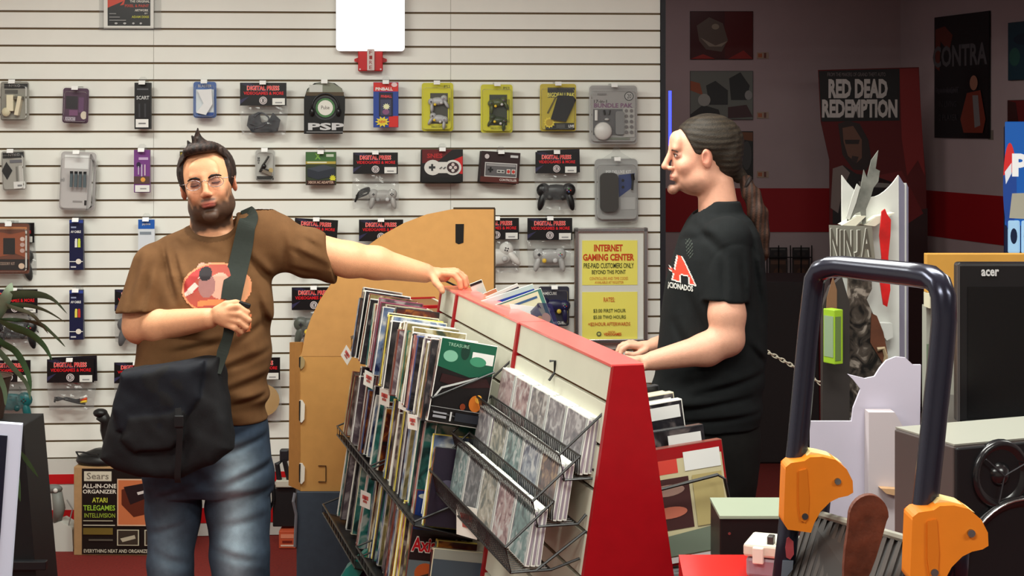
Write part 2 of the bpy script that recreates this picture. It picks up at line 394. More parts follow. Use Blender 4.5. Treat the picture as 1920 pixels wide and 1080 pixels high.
# ---------------------------------------------------------------- things hanging on the slat wall
def hook(x, z, off, what):
    t = thing('display_hook', 'metal display hook of the '+' '.join(what.split()[:11]), 'hook', mw=WF.M @ Matrix.Translation((x, 0, z)), group='display hooks on the slat wall')
    mb = MB(); mb.tube([(0, -.002, .006), (0, -off-.012, .006), (0, -off-.02, .016)], .0022, CHROME, 6); mb.build('prong', t)
    mb = MB(); mb.box((0, -.004, .006), (.03, .006, .03), CLR); mb.build('back_plate', t)
    mb = MB(); mb.box((0, -off-.022, .012), (.028, .002, .018), M((235, 235, 232), .3), rot=(-.35, 0, 0)); mb.build('front_tag', t)
def hung(px0, py0, px1, py1, name, label, cat='package', off=.075, rz=0, tilt=0, group=None, short=None, hk=True):
    a = WF.pix(px0, py0, off); b = WF.pix(px1, py1, off)
    mw = WF.M @ Matrix.Translation(((a[0]+b[0])/2, -off, a[1])) @ Matrix.Rotation(rz, 4, 'Z') @ Matrix.Rotation(tilt, 4, 'Y')
    t = thing(name, label, cat, mw=mw, group=group)
    if hk: hook((a[0]+b[0])/2, a[1]-.012, off, short or label)
    return t, b[0]-a[0], a[1]-b[1]
def rbox(w, h, d, r=.008, top=0, n=4):
    P = []
    for cx, cz, a0 in ((w/2-r, top-r, 0), (-w/2+r, top-r, 90), (-w/2+r, top-h+r, 180), (w/2-r, top-h+r, 270)):
        for k in range(n+1): a = math.radians(a0+90*k/n); P.append((cx+r*math.cos(a), cz+r*math.sin(a)))
    return P
def carton(t, w, h, d, col, ops, name='carton'):
    MB().box((0, d/2, -h/2), (w, d, h), M(col, .4)).build(name, t, bevel=.0012)
    prints(t, [('r', .0, .0, 1, 1, M(col, .35))]+ops, w*.985, h*.985, top=-h*.0075)
    MB().prism([(-.02, -.004), (.02, -.004), (.016, .02), (.008, .026), (-.008, .026), (-.016, .02)], d*.45, d*.45+.001, CLR).build('hang_tab', t)
def blister(t, w, h, d, col, ops, r=.012, bub=None, edge=.012):
    """printed card inside a clear moulded shell"""
    MB().prism(rbox(w, h, 0, r), d*.55, d*.55+.0015, M(col, .4)).build('backing_card', t)
    prints(t, ops, w*.96, h*.96, y=d*.55-.001, top=-h*.02)
    mb = MB(); P = rbox(w+edge, h+edge, 0, r*1.3, top=edge/2); Q = rbox(w-.012, h*.86, 0, r, top=-h*.10); n = len(P)
    vs = [(p[0], d*.5, p[1]) for p in P]+[(p[0], d*.5, p[1]) for p in Q]+[(p[0]*.96, 0, p[1]*.99-.001) for p in Q]
    fs = [(i, (i+1) % n, (i+1) % n+n, i+n) for i in range(n)]+[(i+n, (i+1) % n+n, (i+1) % n+2*n, i+2*n) for i in range(n)]+[tuple(range(2*n, 3*n))]
    mb.add(vs, fs, CLR); mb.build('clear_shell', t, bevel=.0015)
def pad(t, cx, cz, w, col, y=0, kind='twin', rot=0, name='controller', stick=((235, 200, 60), (200, 200, 200))):
    """a game controller: body, two grips, pad, sticks and buttons"""
    m = M(col, .35); h = w*.50; mb = MB(); R = Matrix.Rotation(rot, 3, 'Y')
    def q(x, z, yy=0): v = R @ Vector((x, 0, z)); return (cx+v.x, y+yy, cz+v.z)
    mb.ell(q(0, 0), (w*.42, .016, h*.42), m); mb.ell(q(-w*.33, h*.1), (w*.19, .019, w*.19), m); mb.ell(q(w*.33, h*.1), (w*.19, .019, w*.19), m)
    mb.ell(q(-w*.38, -h*.45), (w*.10, .018, h*.55), m, rot=(0, .25+rot, 0)); mb.ell(q(w*.38, -h*.45), (w*.10, .018, h*.55), m, rot=(0, -.25+rot, 0))
    b = mb.build(name, t, smooth=True)
    for (x, z, c, rr) in ((-w*.17, -h*.28, stick[0], .075), (w*.17, -h*.28, stick[1], .075)): MB().ell(q(x, z, -.018), (w*rr, .008, w*rr), M(c, .35)).build('thumbstick', b)
    for i, (dx, dz) in enumerate(((0, .04), (.045, 0), (0, -.04), (-.045, 0))):
        MB().ell(q(w*(.33+dx), h*.1+w*dz, -.019), (w*.022, .004, w*.022), M([(90, 150, 90), (180, 70, 60), (80, 110, 170), (170, 120, 150)][i] if kind != 'plain' else (60, 60, 62), .4), 8, 5).build('button', b)
    MB().box(q(-w*.33, h*.1, -.019), (w*.10, .006, w*.03), M((50, 50, 54), .4)).box(q(-w*.33, h*.1, -.019), (w*.03, .006, w*.10), M((50, 50, 54), .4)).build('direction_pad', b)
    return b
def pouch(t, w, z0, z1, d, seed, mat=None):
    r = random.Random(seed); nx, nz = 12, 14; mb = MB(); ph = [r.uniform(0, 6) for _ in range(6)]
    for side in (0, 1):
        vs = []
        for j in range(nz+1):
            v = j/nz
            for i in range(nx+1):
                u = i/nx*2-1; full = (1-abs(u)**2.2)*math.sin(PI*min(1, .06+v*.86))**.6
                y = d/2+(1 if side else -1)*(d/2*full+.004*full*math.sin(9*u+ph[0]+5*v)+.003*full*math.sin(23*u+ph[1]-7*v)+.002*r.uniform(-1, 1))
                vs.append((u*w/2*(1-.05*math.sin(3*v+ph[2])), y, z0+(z1-z0)*v+(.004*math.sin(8*u+ph[3]) if v > .95 else 0)))
        mb.add(vs, [(j*(nx+1)+i, j*(nx+1)+i+1, (j+1)*(nx+1)+i+1, (j+1)*(nx+1)+i) for j in range(nz) for i in range(nx)], mat or clear_mat(gloss=.22, diff=.06, rough=.08))
    return mb.build('clear_bag', t)
def cable(t, pts, r, col, name='cable'):
    P = [Vector(p) for p in pts]; out = []
    for i in range(len(P)-1):
        a, b, c, d = P[max(i-1, 0)], P[i], P[i+1], P[min(i+2, len(P)-1)]
        for k in range(6):
            s = k/6; out.append(.5*((2*b)+(c-a)*s+(2*a-5*b+4*c-d)*s*s+(3*b-a-3*c+d)*s**3))
    out.append(P[-1]); return MB().tube(out, r, M(col, .4), 7).build(name, t, smooth=True)
RD = (225, 30, 40)
def header_bag(px0, py0, px1, pyh, pyb, what, label, body, extra=0, sticker=True, off=.08, tilt=0, rz=0):
    """folded black header card with red lettering over a clear bag"""
    t, w, h = hung(px0, py0, px1, pyh, 'accessory_bag', label, 'accessory', off=off, tilt=tilt, rz=rz, group='bagged accessories with black header cards', short=what)
    hb = h*(pyb-pyh)/(pyh-py0)
    MB().prism([(-w/2, 0), (w/2, 0), (w/2, -h), (-w/2, -h)], 0, .006, M((16, 13, 16), .35)).build('header_card', t, bevel=.0008)
    ops = [('p', [(0, .05), (.2, .0), (.62, .38), (.5, .42)], (38, 36, 60)), ('p', [(.0, .75), (.2, .6), (.0, .95)], (50, 48, 78)),
           ('t', 'DIGITAL PRESS', .15, .13, .85, .34, (255, 190, 180), .05), ('t', 'DIGITAL PRESS', .16, .14, .84, .33, RD, .02), ('t', 'VIDEOGAMES & MORE', .08, .39, .94, .53, RD, .02),
           ('e', .5, .78, .085, .17, (215, 205, 205)), ('e', .5, .78, .068, .135, (20, 16, 18)), ('e', .5, .78, .055, .11, (225, 215, 215)), ('t', 'II', .475, .70, .525, .86, (20, 16, 18), .03)]
    if sticker: ops += [('r', .70, .68, .97, .97, (226, 226, 220)), ('r', .76, .84, .91, .90, (150, 150, 150))]
    prints(t, ops, w, h)
    for i in range(extra):
        MB().prism([(-w/2+.008*(i+1), .006*(i+1)), (w/2+.01*(i+1), .014*(i+1)), (w/2+.012*(i+1), -h+.004), (-w/2+.01, -h)], .014+.014*i, .018+.014*i, M((20, 17, 24), .35)).build('header_card', t)
    body(t, w, h, hb); pouch(t, w*1.0, -h+.002, -h-hb, .05, hash(what) % 999 if False else len(what)*7+px0)
    return t
def c_pad(col, kind='twin', rot=0, sc=.9, **k):
    def f(t, w, h, hb): pad(t, 0, -h-hb*.52, w*sc, col, y=.024, kind=kind, rot=rot, **k)
    return f
def c_cord(t, w, h, hb):
    z = -h-hb*.72
    for i in range(4): cable(t, [(-w*.36, .02+.004*i, z+.006*i), (-w*.30, .015, z+.02-.004*i), (-w*.1, .02, z+.008+.003*i), (w*.12, .018, z-.004+.004*i), (w*.3, .02, z+.01*(i-1))], .0045, (20, 20, 22))
    for i, c in enumerate(((235, 205, 60), (225, 80, 40), (235, 235, 230))): MB().tube([(w*.2, .015, z+.008*i), (w*.34, .012, z+.004+.011*i)], .006, M(c, .4), 8).build('plug', t)
def c_black(t, w, h, hb):
    MB().prism([(-w*.32, -h-hb*.35), (-w*.1, -h-hb*.22), (-w*.05, -h-hb*.6), (w*.1, -h-hb*.55), (w*.2, -h-hb*.25), (w*.36, -h-hb*.5), (w*.3, -h-hb*.9), (-w*.25, -h-hb*.93), (-w*.36, -h-hb*.7)], .012, .04, M((22, 24, 34), .45)).build('adapter', t, bevel=.004)
    cable(t, [(-w*.2, .01, -h-hb*.4), (-w*.05, .01, -h-hb*.25), (w*.12, .01, -h-hb*.45), (0, .008, -h-hb*.7), (-w*.2, .01, -h-hb*.8)], .004, (60, 62, 70))
def c_clear(t, w, h, hb):
    pad(t, w*.16, -h-hb*.62, w*.62, (172, 170, 166), y=.024, kind='plain', stick=((150, 150, 150), (190, 190, 190)))
    for i in range(3): cable(t, [(-w*.46, .02, -h-hb*.80), (-w*.36, .016, -h-hb*(.50+.05*i)), (-w*.15, .02, -h-hb*(.40+.04*i)), (-w*.2, .018, -h-hb*.58), (-w*.44, .02, -h-hb*(.62+.04*i))], .004, (18, 18, 18))
def c_paper(t, w, h, hb):
    MB().box((-w*.3, .02, -h-hb*.55), (w*.22, .004, hb*.7), STICK).build('insert', t)
    MB().disc((w*.12, .02, -h-hb*.5), w*.36, .026, M((190, 150, 90), .4), rz=hb*.38).build('disc_sleeve', t)

# -- header bags
header_bag(450, 155, 537, 198, 252, 'dark adapter bag', 'clear bag of dark navy adapter left of the round headphone pack', c_black, tilt=-.0)
header_bag(662, 286, 746, 326, 392, 'translucent controller bag', 'clear bag with translucent grey controller and black cord, under black header card', c_clear)
header_bag(1004, 285, 1083, 325, 393, 'black controller bag', 'clear bag with black two-grip controller, under the yellow and black package', c_pad((26, 26, 27), stick=((60, 60, 60), (45, 45, 45))), extra=1)
header_bag(989, 409, 1073, 450, 508, 'silver controller bag', 'clear bag with silver controller and yellow thumbstick, left of the rate sign', c_pad((176, 176, 174), stick=((225, 185, 60), (190, 190, 190)), sc=.72))
header_bag(889, 409, 973, 449, 512, 'white controller bag', 'clear bag with white controller, half hidden behind the cardboard stand-up', c_pad((220, 218, 212), kind='plain', rot=-.5, sc=.85, stick=((205, 205, 200), (190, 190, 188))))
header_bag(673, 412, 756, 452, 505, 'bag behind the cardboard top', 'black header card bag mostly behind the curved cardboard top', c_pad((40, 40, 42)), sticker=False)
header_bag(553, 411, 634, 450, 505, 'bag behind the outstretched arm', 'black header card bag behind the brown sleeve of the outstretched arm', c_pad((60, 60, 62)), sticker=False, tilt=.06)
header_bag(547, 539, 630, 581, 640, 'bag beside the cardboard edge', 'black header card bag between the brown shirt and the curved cardboard edge', c_pad((80, 84, 76)), sticker=False)
header_bag(-14, 543, 70, 587, 648, 'grey black controller bag', 'clear bag with black controller behind the tips of the plant', c_pad((24, 24, 26), stick=((70, 70, 70), (60, 60, 60))))
header_bag(-22, 676, 57, 716, 790, 'teal controller bag', 'clear bag with teal translucent controller at the lower left of the slat wall', c_pad((20, 96, 98), kind='plain', stick=((40, 120, 120), (20, 70, 72)), sc=1.0))
header_bag(88, 674, 176, 717, 768, 'video cable bag', 'clear bag with coiled black cable and yellow and red plugs', c_cord, extra=1)
header_bag(214, 680, 300, 718, 770, 'bag behind the shoulder bag', 'black header card bag peeking out behind the dark shoulder bag', c_pad((50, 50, 52)))
header_bag(440, 671, 525, 712, 790, 'paper insert bag', 'clear bag with white insert and tan disc beside the hem of the brown shirt', c_paper)
header_bag(215, 543, 300, 583, 640, 'bag behind the bent elbow', 'black header card bag hidden behind the bent elbow', c_pad((90, 90, 92)))
header_bag(-30, 418, 64, 455, 515, 'bag behind the brown package', 'black header card bag sticking out behind the brown blister pack', c_pad((60, 60, 60)), off=.03)

# -- upper row
def H(px0, py0, px1, py1, label, **k): return hung(px0, py0, px1, py1, k.pop('name', 'blister_pack'), label, k.pop('cat', 'package'), **k)
W_ = (232, 232, 228)
t, w, h = H(-4, 153, 52, 226, 'grey blister pack with cream white controller parts, top row at the far left', rz=-.12, off=.09)
blister(t, w, h, .04, (150, 148, 138), [('r', .12, .03, .98, .16, (34, 34, 36)), ('t', 'NYKO', .3, .05, .7, .12, (180, 180, 180)), ('r', .15, .2, .62, .3, (90, 88, 84))])
mb = MB(); mb.box((-.012, .008, -h*.55), (.03, .03, h*.42), M((226, 218, 190), .4)); mb.box((.024, .008, -h*.62), (.018, .03, h*.5), M((222, 212, 184), .4), rot=(0, .2, 0)); mb.ell((-.03, .0, -h*.78), (.02, .012, .02), M((205, 196, 165), .4)); mb.box((.01, .006, -h*.42), (.07, .02, .014), M((100, 96, 84), .4)); mb.build('controller_part', t, bevel=.003)
t, w, h = H(118, 165, 166, 231, 'purple blister pack with a dark square cartridge and cream round seal', rz=.1, tilt=.03, off=.09)
blister(t, w, h, .035, (74, 36, 66), [('r', .1, .22, .58, .6, (26, 14, 24)), ('r', .62, .25, .82, .7, (100, 60, 100)), ('e', .84, .78, .13, .12, (222, 210, 190)), ('r', .1, .84, .5, .95, (190, 180, 190)), ('t', 'XPORT', .12, .85, .48, .94, (60, 30, 60)), ('r', .25, .63, .6, .8, (120, 70, 110))])
t, w, h = H(252, 155, 283, 242, 'slim black cable box with white price sticker, top row', name='cable_box', cat='box')
carton(t, w, h, .03, (22, 20, 22), [('t', 'SCART', .12, .28, .9, .36, (200, 200, 200), .02), ('r', .15, .12, .85, .15, (90, 90, 95)), ('r', .25, .45, .36, .75, (52, 52, 56)), ('r', .6, .45, .72, .75, (52, 52, 56)), ('r', .08, .79, .86, .97, W_), ('r', .25, .87, .7, .9, (120, 120, 120))])
t, w, h = H(362, 153, 405, 221, 'blue and white blister pack with a white angular shell', rz=.06, off=.085)
blister(t, w, h, .04, (70, 104, 168), [('r', .1, .2, .9, .86, (214, 222, 226)), ('t', 'BLASTER', .2, .06, .8, .14, W_), ('r', .6, .88, .9, .96, (30, 70, 150))])
MB().prism([(-w*.32, -h*.24), (w*.3, -h*.2), (w*.34, -h*.62), (w*.05, -h*.92), (-w*.36, -h*.86), (-w*.05, -h*.6)], .004, .02, M((240, 240, 240), .3)).build('white_shell', t, bevel=.003)
t, w, h = hung(570, 153, 647, 251, 'headphone_pack', 'rounded black pack with headphones around a white and green disc', 'package', rz=.05, off=.1)
P = [(-.5, -1), (.44, -1), (.5, -.55), (.5, -.32), (.42, -.13), (.25, -.03), (0, 0), (-.25, -.03), (-.42, -.14), (-.5, -.33)]
MB().prism([(a*w, b*h) for a, b in P], 0, .05, M((16, 16, 17), .3)).build('moulded_tray', t, bevel=.003)
prints(t, [('p', [(.12, .12), (.3, .04), (.5, .01), (.7, .03), (.9, .12), (.96, .22), (.05, .24)], (128, 132, 116)), ('r', .05, .2, .97, .27, (78, 62, 40)), ('r', .13, .06, .45, .2, (196, 198, 192)),
           ('e', .52, .5, .30, .235, (58, 60, 62)), ('e', .52, .5, .27, .21, (14, 14, 15)), ('e', .52, .5, .235, .185, (70, 120, 70)), ('e', .52, .5, .185, .145, (224, 222, 212)), ('t', 'Pulse', .42, .46, .62, .53, (60, 40, 40)),
           ('t', 'PSP', .10, .79, .98, .93, (198, 198, 198), .04), ('r', .06, .955, .95, .975, (120, 120, 120))], w, h)
mb = MB(); mb.tube([(w*(.02+.33*math.cos(a)), -.012, -h*(.5-.27*math.sin(a))) for a in [PI*k/14 for k in range(15)]], .0035, M((40, 40, 42), .3), 7)
mb.ell((-w*.30, -.01, -h*.58), (.012, .012, .02), M((24, 24, 25), .3)); mb.ell((w*.34, -.01, -h*.58), (.012, .012, .02), M((24, 24, 25), .3)); mb.build('headphones', t, smooth=True)
t, w, h = hung(700, 154, 747, 239, 'toy_box', 'red and blue pinball toy box with a yellow burst', 'box', off=.08)
star = lambda cx, cz, r, n=10, q=.6, s=1: [(cx+(r if i % 2 == 0 else r*q)*math.cos(PI*i/n), cz+s*(r if i % 2 == 0 else r*q)*math.sin(PI*i/n)) for i in range(2*n)]
carton(t, w, h, .035, (36, 66, 150), [('r', 0, 0, 1, .2, (206, 40, 34)), ('r', .62, .75, 1, 1, (206, 40, 34)), ('t', 'PINBALL', .08, .11, .78, .18, W_, .03), ('e', .84, .05, .12, .05, (230, 200, 200)),
    ('r', .22, .22, .78, .76, (26, 26, 48)), ('t', 'PINBALL', .3, .28, .74, .34, (220, 60, 60), .03), ('r', .28, .38, .72, .74, (60, 62, 90)), ('p', star(.52, .54, .16, s=.5), (226, 226, 180)), ('e', .5, .66, .14, .06, (130, 80, 120)), ('p', star(.36, .88, .3, s=.42), (226, 206, 60)), ('t', 'NEW', .22, .85, .5, .91, (200, 60, 40), .03)])
for x0, x1, y0, y1, lab, rz, cam_ in ((789, 849, 155, 246, 'yellow blister pack with a silver controller', -.14, 0), (902, 962, 158, 249, 'yellow blister pack with a camouflage green controller', .02, 1)):
    t, w, h = H(x0, y0, x1, y1, lab, rz=rz, off=.09)
    blister(t, w, h, .045, (214, 208, 34), [('r', .26, .2, .84, .86, (70, 68, 60) if not cam_ else (54, 60, 44)), ('t', 'PS2', .72, .03, .92, .09, (70, 70, 40)), ('r', .88, .3, .92, .8, (150, 148, 40)), ('t', 'ANALOG CONTROLLER', .3, .90, .82, .95, (90, 90, 40))])
    pad(t, .004, -h*.38, h*.40, (176, 176, 178) if not cam_ else (86, 94, 66), y=.012, rot=PI/2 if False else -.25); pad(t, .006, -h*.74, h*.38, (186, 186, 188) if not cam_ else (64, 74, 52), y=.016, rot=.3)
t, w, h = H(1012, 157, 1080, 246, 'yellow and black blister pack with a black soft pouch', rz=-.12, off=.09)
blister(t, w, h, .045, (196, 176, 44), [('r', .2, .06, .98, .28, (20, 20, 20)), ('t', 'BIGDEAL! PAK', .2, .17, .98, .27, (228, 216, 90), .03), ('e', .86, .36, .1, .055, (214, 200, 90)), ('r', .14, .84, .98, .99, (16, 16, 16)), ('t', 'LIVE', .8, .88, .96, .94, W_, .03), ('r', .45, .87, .7, .95, (70, 70, 66)),
    ('p', [(.18, .62), (.42, .26), (.45, .28), (.22, .64)], (90, 80, 30)), ('p', star(.25, .83, .17, 12, .75, .75), (230, 208, 60)), ('e', .25, .83, .1, .075, (190, 160, 40))])
MB().prism([(-.2*w, -.75*h), (.22*w, -.8*h), (.5*w, -.34*h), (.42*w, -.26*h), (.0*w, -.24*h)], .006, .02, M((14, 14, 15), .6)).build('soft_pouch', t, bevel=.004)
t, w, h = H(1106, 160, 1196, 270, 'large grey blister pack of seventeen accessories with two columns of round pictures', off=.085)
ops = [('r', .02, .02, .98, .98, (160, 158, 156)), ('t', '17-in-1', .08, .235, .36, .29, (60, 50, 56), .02), ('t', 'BUNDLE PAK', .08, .295, .92, .375, (124, 84, 116), .03), ('e', .84, .17, .10, .08, (40, 40, 42)), ('e', .84, .17, .085, .067, (176, 174, 172)), ('t', '20', .8, .13, .89, .21, (40, 40, 42)),
       ('r', .06, .4, .7, .86, (96, 94, 96)), ('r', .72, .38, .96, .9, (176, 174, 170)), ('t', '17', .18, .90, .25, .95, (150, 60, 60), .02), ('r', .28, .905, .85, .945, (120, 124, 112)), ('r', .15, .12, .35, .15, (128, 126, 124))]
for i in range(5):
    for j in range(2): ops.append(('e', .78+.11*j, .43+.095*i, .038, .031, (112, 108, 108)))
blister(t, w, h, .04, (170, 168, 166), ops, r=.016)
mb = MB(); mb.ell((-w*.22, .008, -h*.78), (w*.19, .02, w*.19), M((206, 204, 200), .35), 16, 10); mb.build('round_speaker', t, smooth=True)
MB().prism(rbox(w*.18, h*.4, 0, .01, top=-h*.44, n=3), .006, .02, M((130, 130, 130), .35)).build('hard_case', t).location.x = w*.13
mb = MB(); mb.tube([(-w*.36, .012, -h*.42), (-w*.36, .012, -h*.6)], .007, M(W_, .3), 8); mb.tube([(-w*.2, .012, -h*.42), (-w*.18, .012, -h*.5)], .005, M((40, 40, 40), .3), 6); mb.tube([(-w*.08, .012, -h*.42), (-w*.1, .012, -h*.5)], .005, M((40, 40, 40), .3), 6); mb.ell((-w*.14, .01, -h*.58), (.011, .008, .006), M((190, 190, 188), .3)); mb.build('plug_adapters', t)
# -- second row
t, w, h = H(-2, 283, 44, 357, 'grey blister pack with a black diamond panel and price sticker', rz=-.1, off=.09, tilt=-.05)
blister(t, w, h, .035, (168, 166, 158), [('r', .05, .02, .98, .17, (28, 28, 30)), ('t', 'NYKO', .3, .05, .8, .12, (170, 170, 170)), ('p', [(-.02, .5), (.2, .26), (.45, .5), (.2, .74)], (18, 18, 20)), ('r', .35, .22, .95, .30, (110, 110, 116)), ('r', .6, .4, .68, .78, (120, 118, 112)), ('r', .74, .38, .92, .8, (200, 198, 192)), ('r', .48, .8, .98, .99, W_), ('r', .65, .88, .85, .93, (130, 130, 130))])
t, w, h = hung(111, 285, 178, 395, 'battery_pack', 'large clear clamshell with four batteries in a row, bulging sides', 'package', off=.1, tilt=.04)
blister(t, w, h, .07, (190, 186, 184), [('r', .03, .02, .97, .98, (196, 192, 190)), ('t', 'dreamGEAR', .02, .45, .12, .52, (90, 90, 90)), ('r', .1, .04, .8, .28, (236, 236, 234)), ('r', .72, .84, .8, .93, (30, 26, 26)), ('r', .38, .85, .66, .88, (150, 146, 144))], r=.018, edge=.016)
mb = MB()
for i in range(4): mb.tube([(-w*.14+w*.125*i, .008, -h*.34), (-w*.14+w*.125*i, .008, -h*.60)], w*.045, M((86, 100, 106), .3), 8); mb.tube([(-w*.14+w*.125*i, .006, -h*.33), (-w*.14+w*.125*i, .006, -h*.37)], w*.048, M((20, 22, 26), .3), 8)
mb.build('batteries', t)
MB().prism([(w*.36, -h*.02), (w*.55, -h*.25), (w*.6, -h*.6), (w*.5, -h*.9), (w*.3, -h*1.0)], .01, .055, CLR).build('clear_wing', t, bevel=.004)
t, w, h = H(251, 281, 281, 361, 'slim purple cable pack with white price sticker below', name='cable_pack', off=.07)
carton(t, w, h, .022, (118, 62, 132), [('r', .3, .17, .9, .23, (196, 170, 206)), ('e', .3, .35, .14, .07, (44, 30, 60)), ('r', .26, .38, .32, .58, (200, 190, 210)), ('r', .46, .34, .54, .62, (190, 176, 200)), ('r', .66, .34, .74, .6, (210, 190, 200)), ('r', .0, .62, 1, .80, (88, 64, 62)), ('e', .58, .70, .15, .055, (222, 160, 74)), ('r', .08, .83, 1, .99, W_), ('r', .4, .9, .8, .93, (150, 150, 150))])
t, w, h = H(337, 284, 353, 305, 'tiny dark and yellow card hanging behind the spiky hair', name='hang_card', off=.03, hk=False)
carton(t, w, h, .006, (60, 48, 20), [('r', .1, .1, .9, .4, (170, 150, 40)), ('r', .1, .5, .9, .9, (40, 36, 30))])
t, w, h = H(478, 281, 515, 340, 'small clear pack with a retractable charging cable', off=.07)
blister(t, w, h, .03, (186, 186, 180), [('r', .05, .85, .95, .97, (34, 32, 30)), ('t', 'PSP', .1, .22, .22, .45, (30, 30, 30), .02), ('e', .8, .66, .13, .08, (196, 170, 110))], r=.014)
cable(t, [(w*.2, .0, -h*.2), (w*.05, -.002, -h*.36), (-w*.1, -.002, -h*.5), (-w*.25, 0, -h*.7), (-w*.1, 0, -h*.62), (w*.2, 0, -h*.66)], .0045, (44, 42, 40)); MB().ell((-w*.05, 0, -h*.52), (.011, .008, .011), M((30, 28, 28), .3)).build('reel', t, smooth=True)
MB().box((w*.12, .0, -h*.72), (w*.5, .012, h*.1), M((120, 110, 98), .4), rot=(0, .4, 0)).build('connector', t)
t, w, h = H(573, 285, 630, 347, 'green and black adapter carton with a grey power brick picture', name='adapter_box', cat='box', off=.07)
carton(t, w, h, .035, (52, 62, 42), [('r', 0, 0, 1, .28, (64, 104, 56)), ('t', 'X', .3, .04, .5, .22, (120, 170, 70), .04), ('r', .68, .06, .93, .14, (190, 200, 180)), ('r', .0, .28, 1, .36, (180, 160, 70)), ('r', .05, .29, .7, .33, (220, 220, 190)), ('p', [(.05, .5), (.6, .38), (.98, .48), (.98, .72), (.4, .84), (.06, .74)], (42, 48, 58)), ('p', [(.05, .5), (.6, .38), (.98, .48), (.42, .6)], (64, 70, 80)), ('p', star(.9, .8, .12), (210, 205, 50)), ('r', .03, .86, .97, .99, (60, 30, 26)), ('t', 'XBOX AC ADAPTER', .08, .88, .93, .96, (200, 170, 150), .02)])
def stacked(t, w, h, d, n, col):
    for i in range(1, n): MB().box((-.003*i, d*i+d/2+.002*i, -h/2-.002*i), (w, d, h), M(col, .4), rot=(0, .02*(-1)**i, 0)).build('carton', t, bevel=.001)
t, w, h = H(791, 280, 868, 342, 'black and red carton with a large white dog-bone controller picture', name='controller_box', cat='box', off=.12)
carton(t, w, h, .03, (26, 22, 24), [('p', [(.0, .0), (.75, .0), (.4, .35), (.0, .42)], (96, 20, 24)), ('p', [(.7, .35), (1, .2), (1, .75), (.75, .7)], (196, 30, 34)), ('t', 'SNES', .12, .12, .5, .26, (176, 36, 40), .03), ('r', .02, .85, .98, .99, (14, 14, 14)),
    ('e', .26, .55, .21, .235, (214, 212, 206)), ('e', .76, .55, .21, .235, (214, 212, 206)), ('p', [(.26, .38), (.76, .38), (.76, .72), (.26, .72)], (214, 212, 206)), ('r', .165, .51, .325, .58, (50, 50, 52)), ('r', .22, .44, .27, .65, (50, 50, 52)), ('e', .76, .55, .15, .17, (60, 40, 44)),
    ('e', .70, .55, .04, .05, (206, 200, 196)), ('e', .82, .55, .04, .05, (206, 190, 186)), ('e', .76, .46, .04, .05, (206, 190, 186)), ('e', .76, .64, .04, .05, (206, 200, 196)), ('p', [(.42, .58), (.48, .52), (.50, .54), (.44, .60)], (90, 90, 92)), ('p', [(.51, .58), (.57, .52), (.59, .54), (.53, .60)], (90, 90, 92))])
stacked(t, w, h, .03, 3, (24, 20, 22))
t, w, h = H(903, 285, 976, 343, 'dark red carton with a grey rectangular controller picture', name='controller_box', cat='box', off=.10, tilt=.06)
carton(t, w, h, .028, (40, 18, 20), [('r', 0, .82, 1, 1, (84, 30, 22)), ('r', .1, .35, .94, .82, (200, 198, 196)), ('r', .12, .38, .92, .79, (92, 90, 92)), ('r', .14, .40, .90, .46, (150, 148, 148)), ('r', .18, .56, .32, .62, (20, 20, 20)), ('r', .225, .5, .275, .68, (20, 20, 20)), ('r', .42, .58, .62, .68, (190, 190, 186)), ('r', .44, .61, .51, .65, (30, 30, 30)), ('r', .54, .61, .60, .65, (30, 30, 30)),
    ('r', .67, .54, .77, .70, (200, 196, 190)), ('r', .80, .54, .90, .70, (200, 196, 190)), ('e', .72, .62, .04, .055, (190, 50, 40)), ('e', .85, .62, .04, .055, (190, 50, 40)), ('t', 'CONTROLLER', .5, .86, .95, .94, (220, 205, 200), .02), ('r', .75, .08, .95, .16, (200, 200, 200)), ('e', .14, .16, .06, .08, (200, 190, 190))])
stacked(t, w, h, .028, 3, (34, 20, 22))
t, w, h = H(1116, 298, 1197, 416, 'tall grey deluxe kit pack with a dark oval case and blue panel', off=.085, tilt=-.01)
blister(t, w, h, .05, (164, 164, 162), [('r', .02, .1, .98, .98, (158, 158, 156)), ('t', 'PSP DELUXE KIT', .25, .17, .86, .225, (226, 226, 226), .02), ('p', [(.55, .25), (.95, .22), (.9, .45), (.56, .62)], (52, 66, 116)), ('r', .6, .62, .95, .82, (178, 178, 176)), ('e', .66, .34, .035, .025, (20, 20, 24)), ('e', .66, .45, .035, .025, (20, 20, 24))], r=.02)
MB().prism([(x-w*.18, z) for x, z in rbox(w*.42, h*.62, 0, .025, top=-h*.22, n=5)], -.004, .02, M((60, 58, 56), .4)).build('oval_case', t, bevel=.005)
mb = MB(); mb.tube([(w*.36, .005, -h*.24), (w*.38, .005, -h*.34)], .008, BLK, 8); mb.tube([(w*.37, .005, -h*.34), (w*.35, .005, -h*.5)], .005, BLK, 8); mb.build('car_charger', t)
MB().prism([(-.35*w, 0), (.35*w, 0), (.1*w, .03), (.05*w, .06), (-.05*w, .06), (-.1*w, .03)], .01, .012, CLR).build('hang_tab', t)
